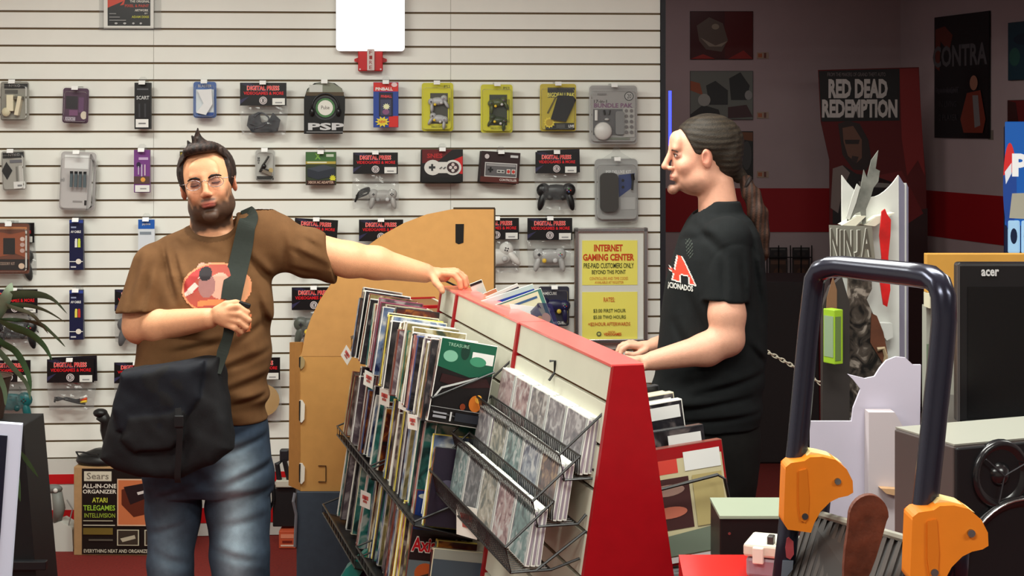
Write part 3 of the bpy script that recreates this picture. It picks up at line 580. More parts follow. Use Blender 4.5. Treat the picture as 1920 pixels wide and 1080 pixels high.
# -- third row
t, w, h = H(-16, 420, 52, 514, 'brown and copper blister pack, third row at the far left', rz=-.1, off=.1)
blister(t, w, h, .05, (110, 60, 40), [('r', .05, .05, .95, .1, (190, 120, 70)), ('r', .2, .26, .55, .62, (22, 18, 18)), ('p', [(.1, .15), (.5, .2), (.9, .14), (.95, .7), (.6, .6), (.1, .68)], (150, 78, 46)), ('r', .25, .28, .6, .62, (26, 20, 20)), ('e', .82, .3, .07, .045, (220, 200, 190)), ('e', .82, .42, .07, .045, (200, 170, 160)), ('e', .82, .54, .07, .045, (200, 170, 160)), ('r', .0, .72, 1, .94, (30, 20, 18)), ('t', 'ACCESSORY KIT', .05, .78, .6, .84, (200, 170, 150)), ('e', .8, .86, .09, .06, (224, 196, 170))])
for y0, y1, cc, lb in ((412, 506, ((225, 225, 220), (200, 214, 70)), 'slim navy video cable pack with yellow figures, upper of two'), (544, 637, ((225, 210, 90), (190, 60, 50)), 'slim navy video cable pack with yellow and red figures, lower of two')):
    t, w, h = H(130, y0, 156, y1, lb, name='cable_pack', off=.08)
    carton(t, w, h, .02, (22, 26, 62), [('r', .0, 0, 1, .06, (50, 70, 150)), ('t', 'AV CABLE', .1, .21, .85, .26, W_, .03), ('r', .12, .13, .5, .16, (150, 160, 190)), ('e', .50, .40, .09, .03, cc[0]), ('r', .40, .42, .58, .55, cc[0]), ('e', .72, .40, .09, .03, cc[1]), ('r', .63, .42, .82, .55, cc[1]), ('r', .0, .83, 1, .845, W_), ('e', .68, .835, .2, .055, (226, 218, 206)), ('r', .12, .93, .5, .96, (200, 200, 205))])
    stacked(t, w, h, .02, 2, (22, 26, 60))
t, w, h = H(259, 411, 290, 500, 'blue topped white cable card above the brown shoulder', name='cable_pack', off=.06)
carton(t, w, h, .012, (214, 220, 226), [('r', 0, 0, 1, .2, (34, 92, 176)), ('t', 'psyclone', .25, .07, .75, .13, W_, .02), ('r', .1, .26, .8, .32, (130, 140, 150))])
t, w, h = H(1010, 538, 1068, 612, 'dark blister card with a midnight blue controller left of the rate sign', off=.09)
blister(t, w, h, .03, (30, 28, 50), [('t', 'GAMECUBE', .05, .12, .6, .2, W_, .02), ('t', 'GAMECUBE', .3, .9, .9, .97, W_, .02)])
pad(t, .0, -h*.48, w*1.02, (32, 32, 66), y=.004, rot=.15, stick=((150, 150, 160), (196, 170, 60)))

# ---------------------------------------------------------------- alarm, lit panel, poster, rate sign
def onwall(px0, py0, px1, py1, name, label, cat, off=0, group=None):
    a = WF.pix(px0, py0, off); b = WF.pix(px1, py1, off)
    return thing(name, label, cat, mw=WF.M @ Matrix.Translation(((a[0]+b[0])/2, -off, a[1])), group=group), b[0]-a[0], a[1]-b[1]
t, w, h = onwall(672, 92, 718, 134, 'fire_alarm', 'red fire alarm strobe box under the lit panel', 'fire alarm', .0)
RA = M((190, 14, 22), .35)
MB().box((0, -.025, -h/2), (w, .05, h), RA).build('housing', t, bevel=.004)
mb = MB()
for s in (-1, 1): mb.prism([(s*w*.5, -h*.38), (s*w*.66, -h*.45), (s*w*.66, -h*.55), (s*w*.5, -h*.62)], -.012, 0, RA)
mb.build('mounting_ear', t)
MB().box((w*.02, -.056, -h*.5), (w*.3, .014, h*.96), M((210, 196, 192), .25)).build('strobe_lens', t, bevel=.003)
mb = MB()
for i, c in enumerate('FIRE'): mb.text(c, -w*.04, -h*(.1+.22*i), w*.08, -h*(.26+.22*i), -.0638, M((150, 40, 40)))
mb.build('lettering', t)
mb = MB()
for a in (-.42, .42):
    for b in (-.08, -.92): mb.disc((w*a, -.0525, h*b), .004, -.05, M((220, 200, 200), .3), 8)
mb.build('screw', t)
t, w, h = onwall(631, -16, 759, 97, 'lit_panel', 'glaring white rounded glowing panel on the slat wall above the red alarm', 'wall light', .01)
MB().prism(rbox(w, h, 0, .016), -.045, .0, M((240, 240, 240), .4)).build('housing', t)
MB().prism(rbox(w-.004, h-.004, 0, .015, top=-.002), -.049, -.0452, M((255, 255, 255), .3, emit=2.2)).build('diffuser', t)  # bright rectangle built as a flat glowing face
t, w, h = onwall(186, -90, 302, 56, 'poster_holder', 'clear acrylic holder with a black and orange event poster, top of slat wall', 'poster', .012)
MB().box((0, 0, -h/2), (w, .003, h), clear_mat(diff=.05, gloss=.06)).build('acrylic_sheet', t)
MB().box((0, -.006, -h*.985), (w*1.02, .012, .006), CLR).build('bottom_lip', t)
a = .805*w; MB().box((-.02*w, -.004, -h/2+.002), (a, .002, h-.006), M((232, 232, 226), .5)).build('poster_sheet', t)
prints(t, [('r', .14, 0, .83, .95, (24, 20, 22)), ('p', [(.14, 0), (.62, 0), (.4, .68), (.14, .72)], (206, 62, 34)), ('p', [(.14, .72), (.4, .63), (.2, .82), (.14, .8)], (24, 20, 22)), ('t', 'THE ORIGINAL', .5, .62, .82, .65, (226, 220, 210), .02), ('t', 'PIXEL & PAINT', .42, .675, .81, .71, (196, 60, 36), .02), ('t', 'ARTWORK', .58, .735, .80, .765, (226, 220, 210), .02),
    ('t', 'BY', .74, .78, .79, .80, (226, 220, 210)), ('t', 'ADAM DIXIS', .53, .82, .81, .85, (200, 200, 60), .02), ('r', .17, .79, .28, .8, (150, 150, 150)), ('r', .17, .835, .34, .845, (150, 150, 150)), ('r', .17, .875, .44, .885, (150, 150, 150)), ('e', .28, .92, .025, .012, (190, 190, 190)), ('e', .42, .92, .025, .012, (190, 190, 190)), ('e', .56, .92, .02, .012, (190, 190, 190)), ('e', .68, .92, .02, .012, (190, 190, 190))], w, h, y=-.006)
t, w, h = onwall(1076, 427, 1214, 643, 'rate_sign', 'chrome framed sign with two yellow cards of gaming rates', 'sign', .03)
mb = MB(); e = .021
for c, d in (((0, -.006, -e/2), (w, .024, e)), ((0, -.006, -h+e/2), (w, .024, e)), ((-w/2+e/2, -.006, -h/2), (e, .024, h)), ((w/2-e/2, -.006, -h/2), (e, .024, h))): mb.box(c, d, CHROME)
mb.build('frame', t, bevel=.004)
MB().box((0, 0, -h/2), (w-.01, .01, h-.01), M((214, 214, 206), .4)).build('white_mount', t)
YL = (236, 226, 104); OR = (200, 70, 30)
for (ya, yb, nm) in ((.11, .495, 0), (.555, .97, 1)):
    P = [(-.39*w, -ya*h), (.36*w, -ya*h), (.36*w, -yb*h), (-.39*w, -yb*h)]
    MB().prism(P, -.0075, -.0055, M(YL, .45)).build('yellow_card', t)
prints(t, [('t', 'INTERNET', .27, .145, .66, .205, OR, .04), ('t', 'GAMING CENTER', .12, .225, .815, .285, OR, .04), ('t', 'PRE-PAID CUSTOMERS ONLY', .13, .305, .81, .35, (50, 56, 30), .01), ('t', 'BEYOND THIS POINT', .24, .365, .70, .40, (50, 56, 30), .01), ('t', 'CONTROLLERS AND TIME CODES', .21, .425, .73, .45, (206, 120, 60)), ('t', 'AVAILABLE AT REGISTER', .28, .46, .67, .482, (206, 120, 60)),
    ('t', 'RATES:', .40, .60, .55, .64, (206, 100, 50), .01), ('t', '$3.00 FIRST HOUR', .26, .70, .70, .735, (70, 80, 40), .01), ('t', '$5.00 TWO HOURS', .26, .755, .70, .79, (70, 80, 40), .01), ('t', '+$2/HOUR AFTERWARDS', .19, .815, .76, .85, (196, 90, 44), .01), ('e', .335, .915, .032, .02, (70, 80, 60)), ('e', .335, .915, .02, .012, (200, 200, 110)), ('t', 'DIGITAL', .46, .89, .56, .902, OR, .02), ('t', 'VIDEOGAMES', .40, .905, .64, .93, OR, .03)], w, h, y=-.0085)
# ---------------------------------------------------------------- the A-shaped display rack
RN = (.2529, 3.464); RA_ = math.atan2(.2522, .9677); RM = Matrix.Translation((RN[0], RN[1], 0)) @ Matrix.Rotation(RA_, 4, 'Z')
RH = 1.31; HT, HB = .034, .232                       # height, half width at top and floor; local y runs away along the rack, -x is the side in view
hw = lambda z: HB+(HT-HB)*z/RH
U = [0, .786, 1.53, 2.30]
rack = thing('display_rack', 'long red and white sloping display rack in the middle of the shop', 'display rack', mw=RM)
RED_LIT = M((232, 104, 98), .28, noise=.03, coat=.5); GW = M((196, 194, 176), .42, noise=.03, scale=12)  # top cap red carries the ceiling light's pale reflection in its colour
def endp(u, z1, x=0.0, th=.018, name='end_panel'):
    P = [(-HB-x, 0), (-hw(z1)-x, z1), (hw(z1)+x, z1), (HB+x, 0)]
    MB().prism(P, u, u+th, RED).build(name, rack, bevel=.0015)
endp(0, RH); endp(U[1]-.009, RH-.002, .007); endp(U[2]-.009, RH-.002, .007); endp(U[2]+.225, RH-.006, .004); endp(1.98, RH-.085, .004); endp(U[3]-.02, RH-.09, .004)
for a, b, zt in ((.018, U[1]-.009, RH), (U[1]+.009, U[2]-.009, RH), (U[2]+.009, U[2]+.225, RH)):
    MB().prism([(-HT-.003, zt-.004), (-HT-.003, zt+.002), (HT+.003, zt+.002), (HT+.003, zt-.004)], a-.008, b+.004, RED_LIT).build('top_cap', rack)
def slats(a, b, ztop, first=.072):
    for s in (-1, 1):
        z = ztop-.004; hh = first
        while z > .12:
            z2 = z-hh
            MB().prism([(s*hw(z), z), (s*hw(z2), z2), (s*(hw(z2)-.010), z2), (s*(hw(z)-.010), z)], a, b, GW).build('slat', rack)
            z = z2-.009; hh = .085
    MB().prism([(-HB+.03, .05), (-hw(ztop)+.011, ztop-.005), (hw(ztop)-.011, ztop-.005), (HB-.03, .05)], a+.002, b-.002, M((120, 84, 50), .8)).build('core', rack)
slats(.018, U[1]-.009, RH); slats(U[1]+.009, U[2]-.009, RH); slats(U[2]+.009, U[2]+.225, RH); slats(U[2]+.243, U[3]-.02, RH-.09, .06)
MB().prism([(-HB, .0), (-HB+.01, .1), (HB-.01, .1), (HB, 0)], .018, U[3]-.02, RED).build('kick_board', rack)

PAL = [[(36, 34, 44), (120, 92, 84), (214, 200, 186)], [(20, 18, 22), (96, 32, 24), (206, 120, 40)], [(30, 44, 90), (120, 140, 176), (226, 226, 220)], [(60, 70, 50), (170, 150, 96), (232, 224, 190)],
       [(120, 22, 28), (206, 120, 110), (238, 226, 214)], [(20, 60, 60), (60, 140, 130), (206, 216, 206)], [(50, 40, 60), (116, 96, 104), (206, 190, 190)], [(14, 14, 16), (44, 42, 48), (120, 110, 110)]]
PAL = [[tuple(int(v*.8) for v in c) for c in p] for p in PAL]
COV = [cover_mat(i, p, 14) for i, p in enumerate(PAL)]
COVC = [cover_mat(20+i, [tuple(int(v*.30+sum(c)*.08+84) for v in c) for c in p], 30) for i, p in enumerate(PAL)]
CN = ['dark patterned', 'black and orange', 'blue and white', 'olive and cream', 'red and cream', 'teal green', 'violet grey', 'black']
PAGES = M((226, 222, 208), .7, noise=.05, scale=60)
ORD = ['first', 'second', 'third', 'fourth', 'fifth', 'sixth', 'seventh', 'eighth', 'ninth', 'tenth', 'eleventh', 'twelfth', 'thirteenth', 'fourteenth', 'fifteenth', 'sixteenth', 'seventeenth', 'eighteenth', 'nineteenth', 'twentieth', 'twenty-first', 'twenty-second', 'twenty-third', 'twenty-fourth', 'twenty-fifth', 'twenty-sixth', 'twenty-seventh', 'twenty-eighth']
SPN = [((232, 230, 222), 'white'), ((214, 206, 176), 'cream'), ((40, 40, 44), 'black'), ((120, 60, 50), 'brown'), ((230, 208, 90), 'yellow'), ((70, 84, 130), 'blue'), ((150, 60, 90), 'magenta'), ((180, 176, 170), 'grey'), ((36, 96, 80), 'green')]
def slab(u, v, z, w, h, d, lab, group, ci, si, lean=.17, back=.10, name='boxed_game', cat='boxed game', face=None, sticker=False, parent=RM, yaw=0):
    """one thin boxed game or book; bottom inner corner at (u, v, z), its face towards the near end of the rack"""
    mw = parent @ Matrix.Translation((-v, u, z)) @ Matrix.Rotation(lean, 4, 'Y') @ Matrix.Rotation(-back, 4, 'X') @ Matrix.Rotation(yaw, 4, 'Z')
    t = thing(name, lab, cat, mw=mw, group=group)
    sp = M(SPN[si][0], .3, coat=.4)
    mb = MB(); mb.box((-w/2, d/2, h/2), (w, d, h), sp); mb.build('case', t, bevel=.0012)
    if face is None: MB().box((-w/2, -.0004, h/2), (w-.006, .0012, h-.006), COV[ci]).build('cover', t)
    else:
        o = prints(t, face, w-.004, h-.004, y=-.001, name='cover', top=h-.002, rough=.25); o.location.x = -w/2
    MB().box((-w-.0004, d/2, h/2), (.0012, d*.8, h-.012), COV[(ci+si) % 8] if d > .012 else PAGES).build('spine', t)
    if sticker: MB().box((-w*.23, -.0022, h*.82), (w*.38, .0012, h*.13), STICK).build('price_sticker', t)
    return t
def bin_(u0, u1, v0, v1, z0, z1, label, group='black wire bins on the rack', mw=RM, s=1, step=None):
    """black bin: sheet floor, solid end cheeks, wire front"""
    t = thing('wire_bin', label, 'bin', mw=mw, group=group)
    P = lambda u, v, z: (-v*s, u, z)
    mb = MB(); n = max(3, int((v1-v0)/.03))
    mb.add([P(u0, v0, z0), P(u1, v0, z0), P(u1, v1, z0+.05), P(u0, v1, z0+.05)], [(0, 1, 2, 3)], BLK)
    mb.add([P(u0, v0, z0-.003), P(u1, v0, z0-.003), P(u1, v1, z0+.047), P(u0, v1, z0+.047)], [(0, 1, 2, 3)], BLK); mb.build('bin_floor', t)
    mb = MB()
    for z in (z0+.05, z1): mb.tube([P(u0, v1, z), P(u1, v1+.0, z)], .0036, WIRE, 6)
    mb.tube([P(u0, v0, z1+.06), P(u0, v1, z1), P(u0, v1, z0+.05), P(u0, v0, z0)], .003, WIRE, 6); mb.tube([P(u1, v0, z1+.06), P(u1, v1, z1), P(u1, v1, z0+.05), P(u1, v0, z0)], .003, WIRE, 6)
    mb.build('rim', t)
    mb = MB(); k = int((u1-u0)/.05)
    for i in range(1, k): mb.tube([P(u0+(u1-u0)*i/k, v1, z0+.05), P(u0+(u1-u0)*i/k, v1, z1)], .0018, WIRE, 5)
    tag(mb.build('upright_wire', t), kind='stuff')
    return t
def price_tag(u, v, z, label, mw=RM, rot=0, s=.05):
    t = thing('shelf_tag', label, 'tag', mw=mw @ Matrix.Translation((-v, u, z)) @ Matrix.Rotation(-PI/2+.5, 4, 'Z') @ Matrix.Rotation(rot, 4, 'Y'), group='small white shelf tags on the bins')
    MB().box((0, 0, -s/2), (s, .001, s), M((226, 222, 212), .5)).build('card', t)
    prints(t, [('r', .2, .25, .8, .5, (200, 90, 80)), ('r', .3, .55, .7, .7, (170, 90, 80)), ('e', .5, .4, .14, .12, (150, 60, 60))], s, s)
rr = random.Random(11)
def fill(u0, u1, v, z, n, where, group, w=(.15, .2), h=(.2, .27), first=None, bias=None, lean=.17, back=.10, mw=RM, yaw=0):
    gap = (u1-u0)/n
    for i in range(n):
        ci = rr.randrange(8); si = rr.choice(bias or [0, 0, 0, 1, 1, 2, 3, 7, 7, 5, 4, 6, 8, 2]); W = rr.uniform(*w); Hh = rr.uniform(*h)
        nm = '%s-edged %s game, %s from the front of %s' % (SPN[si][1], CN[ci], ORD[i] if i < len(ORD) else 'far', where)
        slab(u0+gap*i+.002, v-(.0), z, W, Hh, min(gap*.82, rr.choice([.010, .016, .022])), nm, group, ci, si, lean+rr.uniform(-.02, .02), back+rr.uniform(-.03, .03), mw if False else 'boxed_game', parent=mw, yaw=yaw) if False else \
        slab(u0+gap*i+.002, v, z, W, Hh, min(gap*.82, rr.choice([.010, .016, .022])), nm, group, ci, si, lean+rr.uniform(-.02, .02), back+rr.uniform(-.03, .03), parent=mw, yaw=yaw)
# top row, middle module: the green and black case is the nearest
bin_(.80, 1.50, .10, .268, 1.035, 1.12, 'black wire bin below the top row of boxed games, middle of the rack')
GRN = [('r', 0, 0, 1, 1, (20, 16, 18)), ('p', [(0, 0), (1, 0), (1, .36), (.6, .42), (0, .34)], (18, 84, 62)), ('e', .2, .2, .13, .07, (120, 176, 150)), ('e', .45, .12, .08, .1, (12, 50, 40)), ('e', .7, .22, .15, .06, (60, 136, 104)), ('t', 'TREASURE', .12, .04, .5, .08, (150, 196, 170)),
       ('p', [(.1, .42), (.5, .44), (.9, .40), (1, .5), (.5, .56), (.08, .52)], (44, 18, 20)), ('e', .78, .72, .12, .10, (190, 104, 36)), ('e', .82, .66, .06, .05, (224, 160, 60)), ('e', .56, .78, .05, .04, (120, 50, 24)), ('p', [(.02, .70), (.12, .58), (.4, .5), (.74, .40), (.76, .41), (.42, .52), (.14, .6), (.04, .72)], (190, 192, 190)),
       ('r', .0, .82, 1, .825, (170, 170, 170)), ('r', .06, .88, .3, .90, (150, 150, 156)), ('r', .06, .92, .3, .95, (150, 150, 156)), ('r', .36, .86, .39, .97, (190, 190, 190)), ('r', .45, .86, .98, .96, (34, 36, 44))]
slab(.80, .130, 1.030, .155, .220, .022, 'large dark game back with green artwork and curved silver line, upper middle bin', 'boxed games in the upper middle bin', 0, 0, face=GRN, sticker=True, lean=.2, back=.08)
fill(.826, 1.50, .135, 1.030, 22, 'upper middle bin', 'boxed games in the upper middle bin', w=(.145, .17), h=(.19, .215))
bin_(1.55, 2.27, .10, .25, 1.0, 1.09, 'black wire bin below the top row of boxed games, far end of the rack')
fill(1.56, 2.24, .115, 1.02, 22, 'upper far bin', 'boxed games in the upper far bin', w=(.13, .17), h=(.20, .235), bias=[0, 1, 7, 7, 2, 0, 3, 6, 0])
# second row
bin_(.80, 1.50, .14, .315, .74, .80, 'black wire bin of the second row, middle of the rack')
slab(.80, .14, .762, .15, .205, .014, 'glossy dark purple wrapped magazine, nearest in the second middle bin', 'boxed games in the second middle bin', 7, 2, face=[('r', 0, 0, 1, 1, (40, 32, 46)), ('p', [(.5, .4), (1, .3), (1, .9), (.6, .8)], (96, 60, 52)), ('e', .3, .5, .18, .1, (84, 78, 96)), ('e', .75, .2, .2, .06, (60, 50, 66)), ('r', .55, 0, .57, 1, (16, 14, 20))])
fill(.825, 1.50, .135, .755, 20, 'second middle bin', 'boxed games in the second middle bin', w=(.13, .16), h=(.21, .255), bias=[0, 2, 3, 5, 7, 1, 4, 8, 0])
bin_(1.55, 2.27, .14, .30, .70, .78, 'black wire bin of the second row, far end of the rack')
fill(1.56, 2.25, .12, .73, 20, 'second far bin', 'boxed games in the second far bin', w=(.13, .17), h=(.2, .25), bias=[0, 1, 7, 3, 0, 5])
# third row
bin_(.80, 1.50, .17, .355, .48, .56, 'black wire bin of the third row, middle of the rack')
AX = [('r', 0, 0, 1, 1, (96, 64, 44)), ('r', 0, 0, 1, .36, (30, 50, 110)), ('e', .2, .05, .18, .03, (190, 190, 180)), ('r', .0, .36, 1, .64, (40, 24, 28)), ('t', 'Axis & Allies', 0.01, .42, .99, .57, (236, 226, 216), .06), ('t', 'Axis & Allies', 0.02, .43, .98, .56, (200, 24, 36), .03), ('r', .3, .59, .8, .62, (190, 180, 170)),
      ('p', [(0, .64), (1, .64), (1, .8), (.5, .85), (0, .8)], (110, 120, 126)), ('e', .25, .75, .15, .09, (196, 90, 44)), ('p', [(.1, .8), (.9, .6), (1, .7), (.6, .95), (.1, .95)], (60, 44, 36))]
slab(.93, .125, .53, .20, .29, .035, 'big war game box with red lettered title over a blue sky', 'boxed games in the third middle bin', 0, 3, face=AX, lean=.16)
BT = [('r', 0, 0, 1, 1, (70, 80, 92)), ('r', 0, 0, 1, .12, (150, 150, 140)), ('p', [(.1, .5), (.25, .4), (.42, .55), (.58, .5), (.72, .42), (.9, .5), (.8, .62), (.6, .7), (.4, .7), (.2, .6)], (22, 18, 18)), ('e', .3, .45, .1, .08, (130, 50, 30)), ('r', 0, .8, 1, 1, (140, 90, 50))]
slab(.80, .13, .485, .165, .215, .022, 'cased game with a dark winged shape on steel blue, nearest in the third middle bin', 'boxed games in the third middle bin', 0, 1, face=BT, lean=.16)
slab(.87, .12, .49, .15, .215, .022, 'orange-edged cased game between the winged cover and the war game box', 'boxed games in the third middle bin', 1, 4, lean=.16)
fill(.975, 1.50, .15, .50, 15, 'third middle bin', 'boxed games in the third middle bin', w=(.15, .19), h=(.22, .28), bias=[4, 2, 1, 2, 7, 3])
bin_(1.55, 2.27, .17, .35, .43, .51, 'black wire bin of the third row, far end of the rack')
fill(1.56, 2.25, .15, .455, 14, 'third far bin', 'boxed games in the third far bin', w=(.13, .17), h=(.22, .28), bias=[2, 2, 7, 1])
bin_(.80, 1.50, .20, .40, .10, .18, 'black wire bin of the bottom row, middle of the rack')
fill(.83, 1.48, .17, .13, 10, 'bottom middle bin', 'boxed games in the bottom middle bin', w=(.16, .2), h=(.2, .24))
for (u, v, z, r_, lb) in ((1.50, .268, 1.03, .1, 'white shelf tag on the corner of the upper middle bin'), (1.15, .272, 1.075, .15, 'white shelf tag in the middle of the upper middle bin lip'), (1.85, .256, 1.03, .2, 'white shelf tag on the upper far bin lip'), (2.26, .258, 1.045, .7, 'tilted white shelf tag at the far end of the upper bins'), (1.60, .31, .70, .1, 'white shelf tag on the second far bin')):
    price_tag(u, v, z, lb, rot=r_)
# wire tiers of transparent disc cases, near module
CASEC = M((232, 233, 226), .15, spec=.7)  # paled to put the top edges' white glints into the case colour
tiers = [(.075, 1.197), (.135, 1.100), (.195, 1.005), (.24, .62)]
tw = thing('tiered_wire_rack', 'black tiered wire rack on the near end, filled with clear disc cases', 'wire rack', mw=RM)
TL = .165                                                # lean of the cases
for k, (v, z) in enumerate(tiers):
    u0, u1 = .035, .835
    if k == 3: u1 = .78
    zb = z-.135; vb = v+.030
    mb = MB(); mb.tube([(-vb-.03, u0, zb), (-vb-.03, u1, zb)], .003, WIRE, 6)
    mb.tube([(-v+.035, u0, z+.012), (-v+.035, u1, z+.012)], .003, WIRE, 6); mb.tube([(-v+.028, u0, zb), (-v+.028, u1, zb)], .003, WIRE, 6)
    mb.tube([(-v+.035, u0, z+.012), (-vb-.042, u0, zb+.055), (-vb-.03, u0, zb), (-v+.03, u0, zb), (-hw(zb), u0, zb+.02)], .003, WIRE, 6); mb.tube([(-v+.035, u1, z+.012), (-vb-.042, u1, zb+.055), (-vb-.03, u1, zb), (-v+.03, u1, zb)], .003, WIRE, 6)
    mb.tube([(-vb-.042, u0, zb+.055), (-vb-.042, u1, zb+.055)], .003, WIRE, 6)
    mb.build('frame', tw)
    mb = MB(); n = 52
    for i in range(n+1):
        u = u0+(u1-u0)*i/n
        mb.tube([(-vb-.042, u, zb+.055), (-vb-.03, u, zb), (-v+.028, u, zb)], .0014, WIRE, 4); mb.tube([(-v+.035, u, z+.012), (-v+.033, u, z-.03)], .0014, WIRE, 4)
    tag(mb.build('mesh_wire', tw), kind='stuff')
mb = MB(); mb.tube([(-.06, .42, 1.215), (-.045, .42, 1.235), (-.045, .42, 1.262), (-.058, .42, 1.262)], .0032, WIRE, 6); mb.build('hanging_hook', tw)
MB().tube([(-.085, .035, .95), (-.2, .035, .87)], .003, WIRE, 6).build('brace', tw); MB().tube([(-.14, .3, .9), (-.1, .78, .9)], .003, WIRE, 6).build('brace', tw)
TN = ['top', 'second', 'third', 'lowest']
CW, CH, CD_ = .142, .125, .0102
def disc_case(proto, lab, group, mw):
    global _case
    if proto is None:
        t = thing('disc_case', lab, 'disc case', mw=mw, group=group)
        MB().box((0, 0, CH/2), (CD_, CW, CH), CASEC).build('case', t, bevel=.001)
        MB().box((-CD_/2-.0004, .006, CH/2), (.0008, CW-.016, CH-.006), COVC[0]).build('cover_sheet', t)
        MB().box((0, -CW/2-.0004, CH/2), (CD_*.55, .0008, CH-.01), M((150, 140, 150), .3)).build('spine_label', t)
        MB().box((-CD_/2-.001, -CW/2+.006, CH/2), (.0006, .009, CH-.002), M((176, 178, 176), .2)).build('hinge', t)
        return t
    t = proto.copy(); C.objects.link(t); t.matrix_basis = mw; t['label'] = lab; t['group'] = group
    for ch in proto.children: c = ch.copy(); C.objects.link(c); c.parent = t
    return t
proto = None; vars_ = []
CCN = ['grey and beige', 'black and orange', 'pale blue', 'olive', 'red and cream', 'teal', 'violet', 'dark']
for ci in range(8):
    pass
cmesh = {}
for k, (v, z) in enumerate(tiers):
    for c in range(5 if k < 3 else 4):
        for dpt in range((3, 3, 3, 2)[k]):
            uc = .045+CW*.5+(CW+.012)*c; ci = rr.randrange(8); x = -(v+.026)+dpt*(CD_+.0015)+.006; zz = z-.135+.006
            if k == 3: zz -= .0
            mw = RM @ Matrix.Translation((x, uc+rr.uniform(-.003, .003), zz)) @ Matrix.Rotation(TL+rr.uniform(-.012, .012)+.02*(1-dpt), 4, 'Y') @ Matrix.Rotation(rr.uniform(-.01, .01), 4, 'X')
            lab = 'clear %s case, %s column from the near end, %s of %s tier' % (CCN[ci], ORD[c], ('front', 'middle', 'back')[dpt], TN[k])
            t = disc_case(proto, lab, 'clear disc cases in the wire tiers', mw)
            if proto is None: proto = t
            for o in t.children:
                if o.name.startswith('cover_sheet'):
                    if ci not in cmesh: m2 = o.data.copy(); m2.materials[0] = COVC[ci]; cmesh[ci] = m2
                    o.data = cmesh[ci]
price_tag(.52, .24, .90, 'white and red shelf tag hooked on the front of the third wire tier', s=.075)
price_tag(.90, .30, 1.06, 'white shelf tag hooked near the green boxed game', s=.04)
# far side of the rack (right of the end panel)
mwR = RM
def slabR(u, v, z, w, h, d, lab, ci, si, face=None, sticker=False, lean=-.12, name='boxed_game', back=.06, group='boxed games on the far side of the rack'):
    mw = RM @ Matrix.Translation((v+w, u, z)) @ Matrix.Rotation(lean, 4, 'Y') @ Matrix.Rotation(-back, 4, 'X')
    t = thing(name, lab, 'boxed game', mw=mw, group=group)
    MB().box((-w/2, d/2, h/2), (w, d, h), M(SPN[si][0], .3, coat=.3)).build('case', t, bevel=.0012)
    if face: o = prints(t, face, w-.004, h-.004, y=-.001, name='cover', top=h-.002, rough=.25); o.location.x = -w/2
    else: MB().box((-w/2, -.0004, h/2), (w-.006, .0012, h-.006), COV[ci]).build('cover', t)
    if sticker: MB().box((-w*.26, -.0024, h*.86), (w*.42, .0012, h*.16), STICK).build('price_sticker', t)
for i in range(15):
    ci = rr.randrange(8); si = rr.choice([0, 7, 0, 1, 2, 7])
    slabR(.40+.055*i, .10, .97, .20, .19+.008*(i % 2), .03, '%s-edged black game, %s in the row right of the red end panel' % (SPN[si][1], ORD[i]), 7, si, sticker=i < 2)
RF1 = [('r', 0, 0, 1, 1, (150, 22, 28)), ('r', .02, .10, .98, .93, (196, 186, 150)), ('r', .02, .10, .45, .22, (206, 70, 60)), ('r', .06, .26, .56, .7, (70, 44, 44)), ('e', .3, .36, .2, .05, (150, 120, 110)), ('e', .3, .55, .2, .05, (190, 110, 90)), ('r', .6, .26, .95, .7, (176, 160, 110)), ('p', [(.02, .76), (.98, .70), (.98, .92), (.02, .92)], (110, 120, 106)), ('r', .06, .93, .92, .98, (200, 190, 190))]
slabR(.19, .115, .828, .215, .27, .03, 'large red framed game case with tan cover held by a black wire', 4, 3, face=RF1, sticker=True, lean=-.10, back=.1)
slabR(.29, .12, .865, .20, .25, .03, 'black game case with white sticker behind the red framed case', 7, 2, sticker=True, lean=-.10, back=.1)
t = thing('wire_holder', 'bent black wire holder around the red framed game case', 'wire holder', mw=RM)
mb = MB(); mb.tube([(.10, .17, .99), (.27, .16, 1.025), (.287, .16, 1.015), (.33, .16, .83), (.37, .17, .835), (.15, .17, .8)], .004, WIRE, 6); mb.build('wire', t)
mb = MB(); mb.box((.255, .5, .800), (.22, .70, .012), M((120, 120, 122), .3)); mb.build('shelf_plate', t)
MB().box((.255, .5, .69), (.20, .70, .2), BLK).build('lower_bin', t)
# papers and big cases standing behind the red top, far side
sh = thing('wire_bin', 'black bin behind the rack top holding magazines and papers', 'bin', mw=RM, group='black wire bins on the rack')
MB().box((.14, 1.75, 1.05), (.20, .95, .012), BLK).build('bin_floor', sh)
mb = MB(); mb.tube([(.04, 1.28, 1.30), (.24, 1.28, 1.20), (.24, 2.22, 1.20), (.04, 2.22, 1.30)], .004, WIRE, 6); mb.build('rim', sh)
PF = [('r', 0, 0, 1, 1, (70, 120, 112)), ('r', .0, .02, .94, .96, (216, 210, 180)), ('r', .05, .07, .9, .10, (60, 90, 130)), ('t', 'World Geography Into A', .04, .16, .90, .26, (40, 36, 36), .02), ('t', 'Shopping Channel', .3, .29, .86, .39, (40, 36, 36), .02), ('r', .2, .5, .8, .52, (150, 146, 130)), ('r', .2, .58, .8, .6, (150, 146, 130))]
def paper(px0, py0, px1, py1, px2, py2, Y, H, lab, face, name='magazine', cat='magazine', d=.004, col=(220, 216, 200)):
    a = A(px0, py0, Y); b = A(px1, py1, Y); w_ = (b-a).length; ang = math.atan2(b.z-a.z, b.x-a.x)
    mw = Matrix.Translation((a+b)/2) @ Matrix.Rotation(-ang, 4, 'Y')
    t = thing(name, lab, cat, mw=mw, group='magazines and papers behind the rack top')
    MB().box((0, d/2, -H/2), (w_, d, H), M(col, .4)).build('sheets', t, bevel=.0008); prints(t, face, w_-.002, H-.002, top=-.001, y=-.001, name='cover')
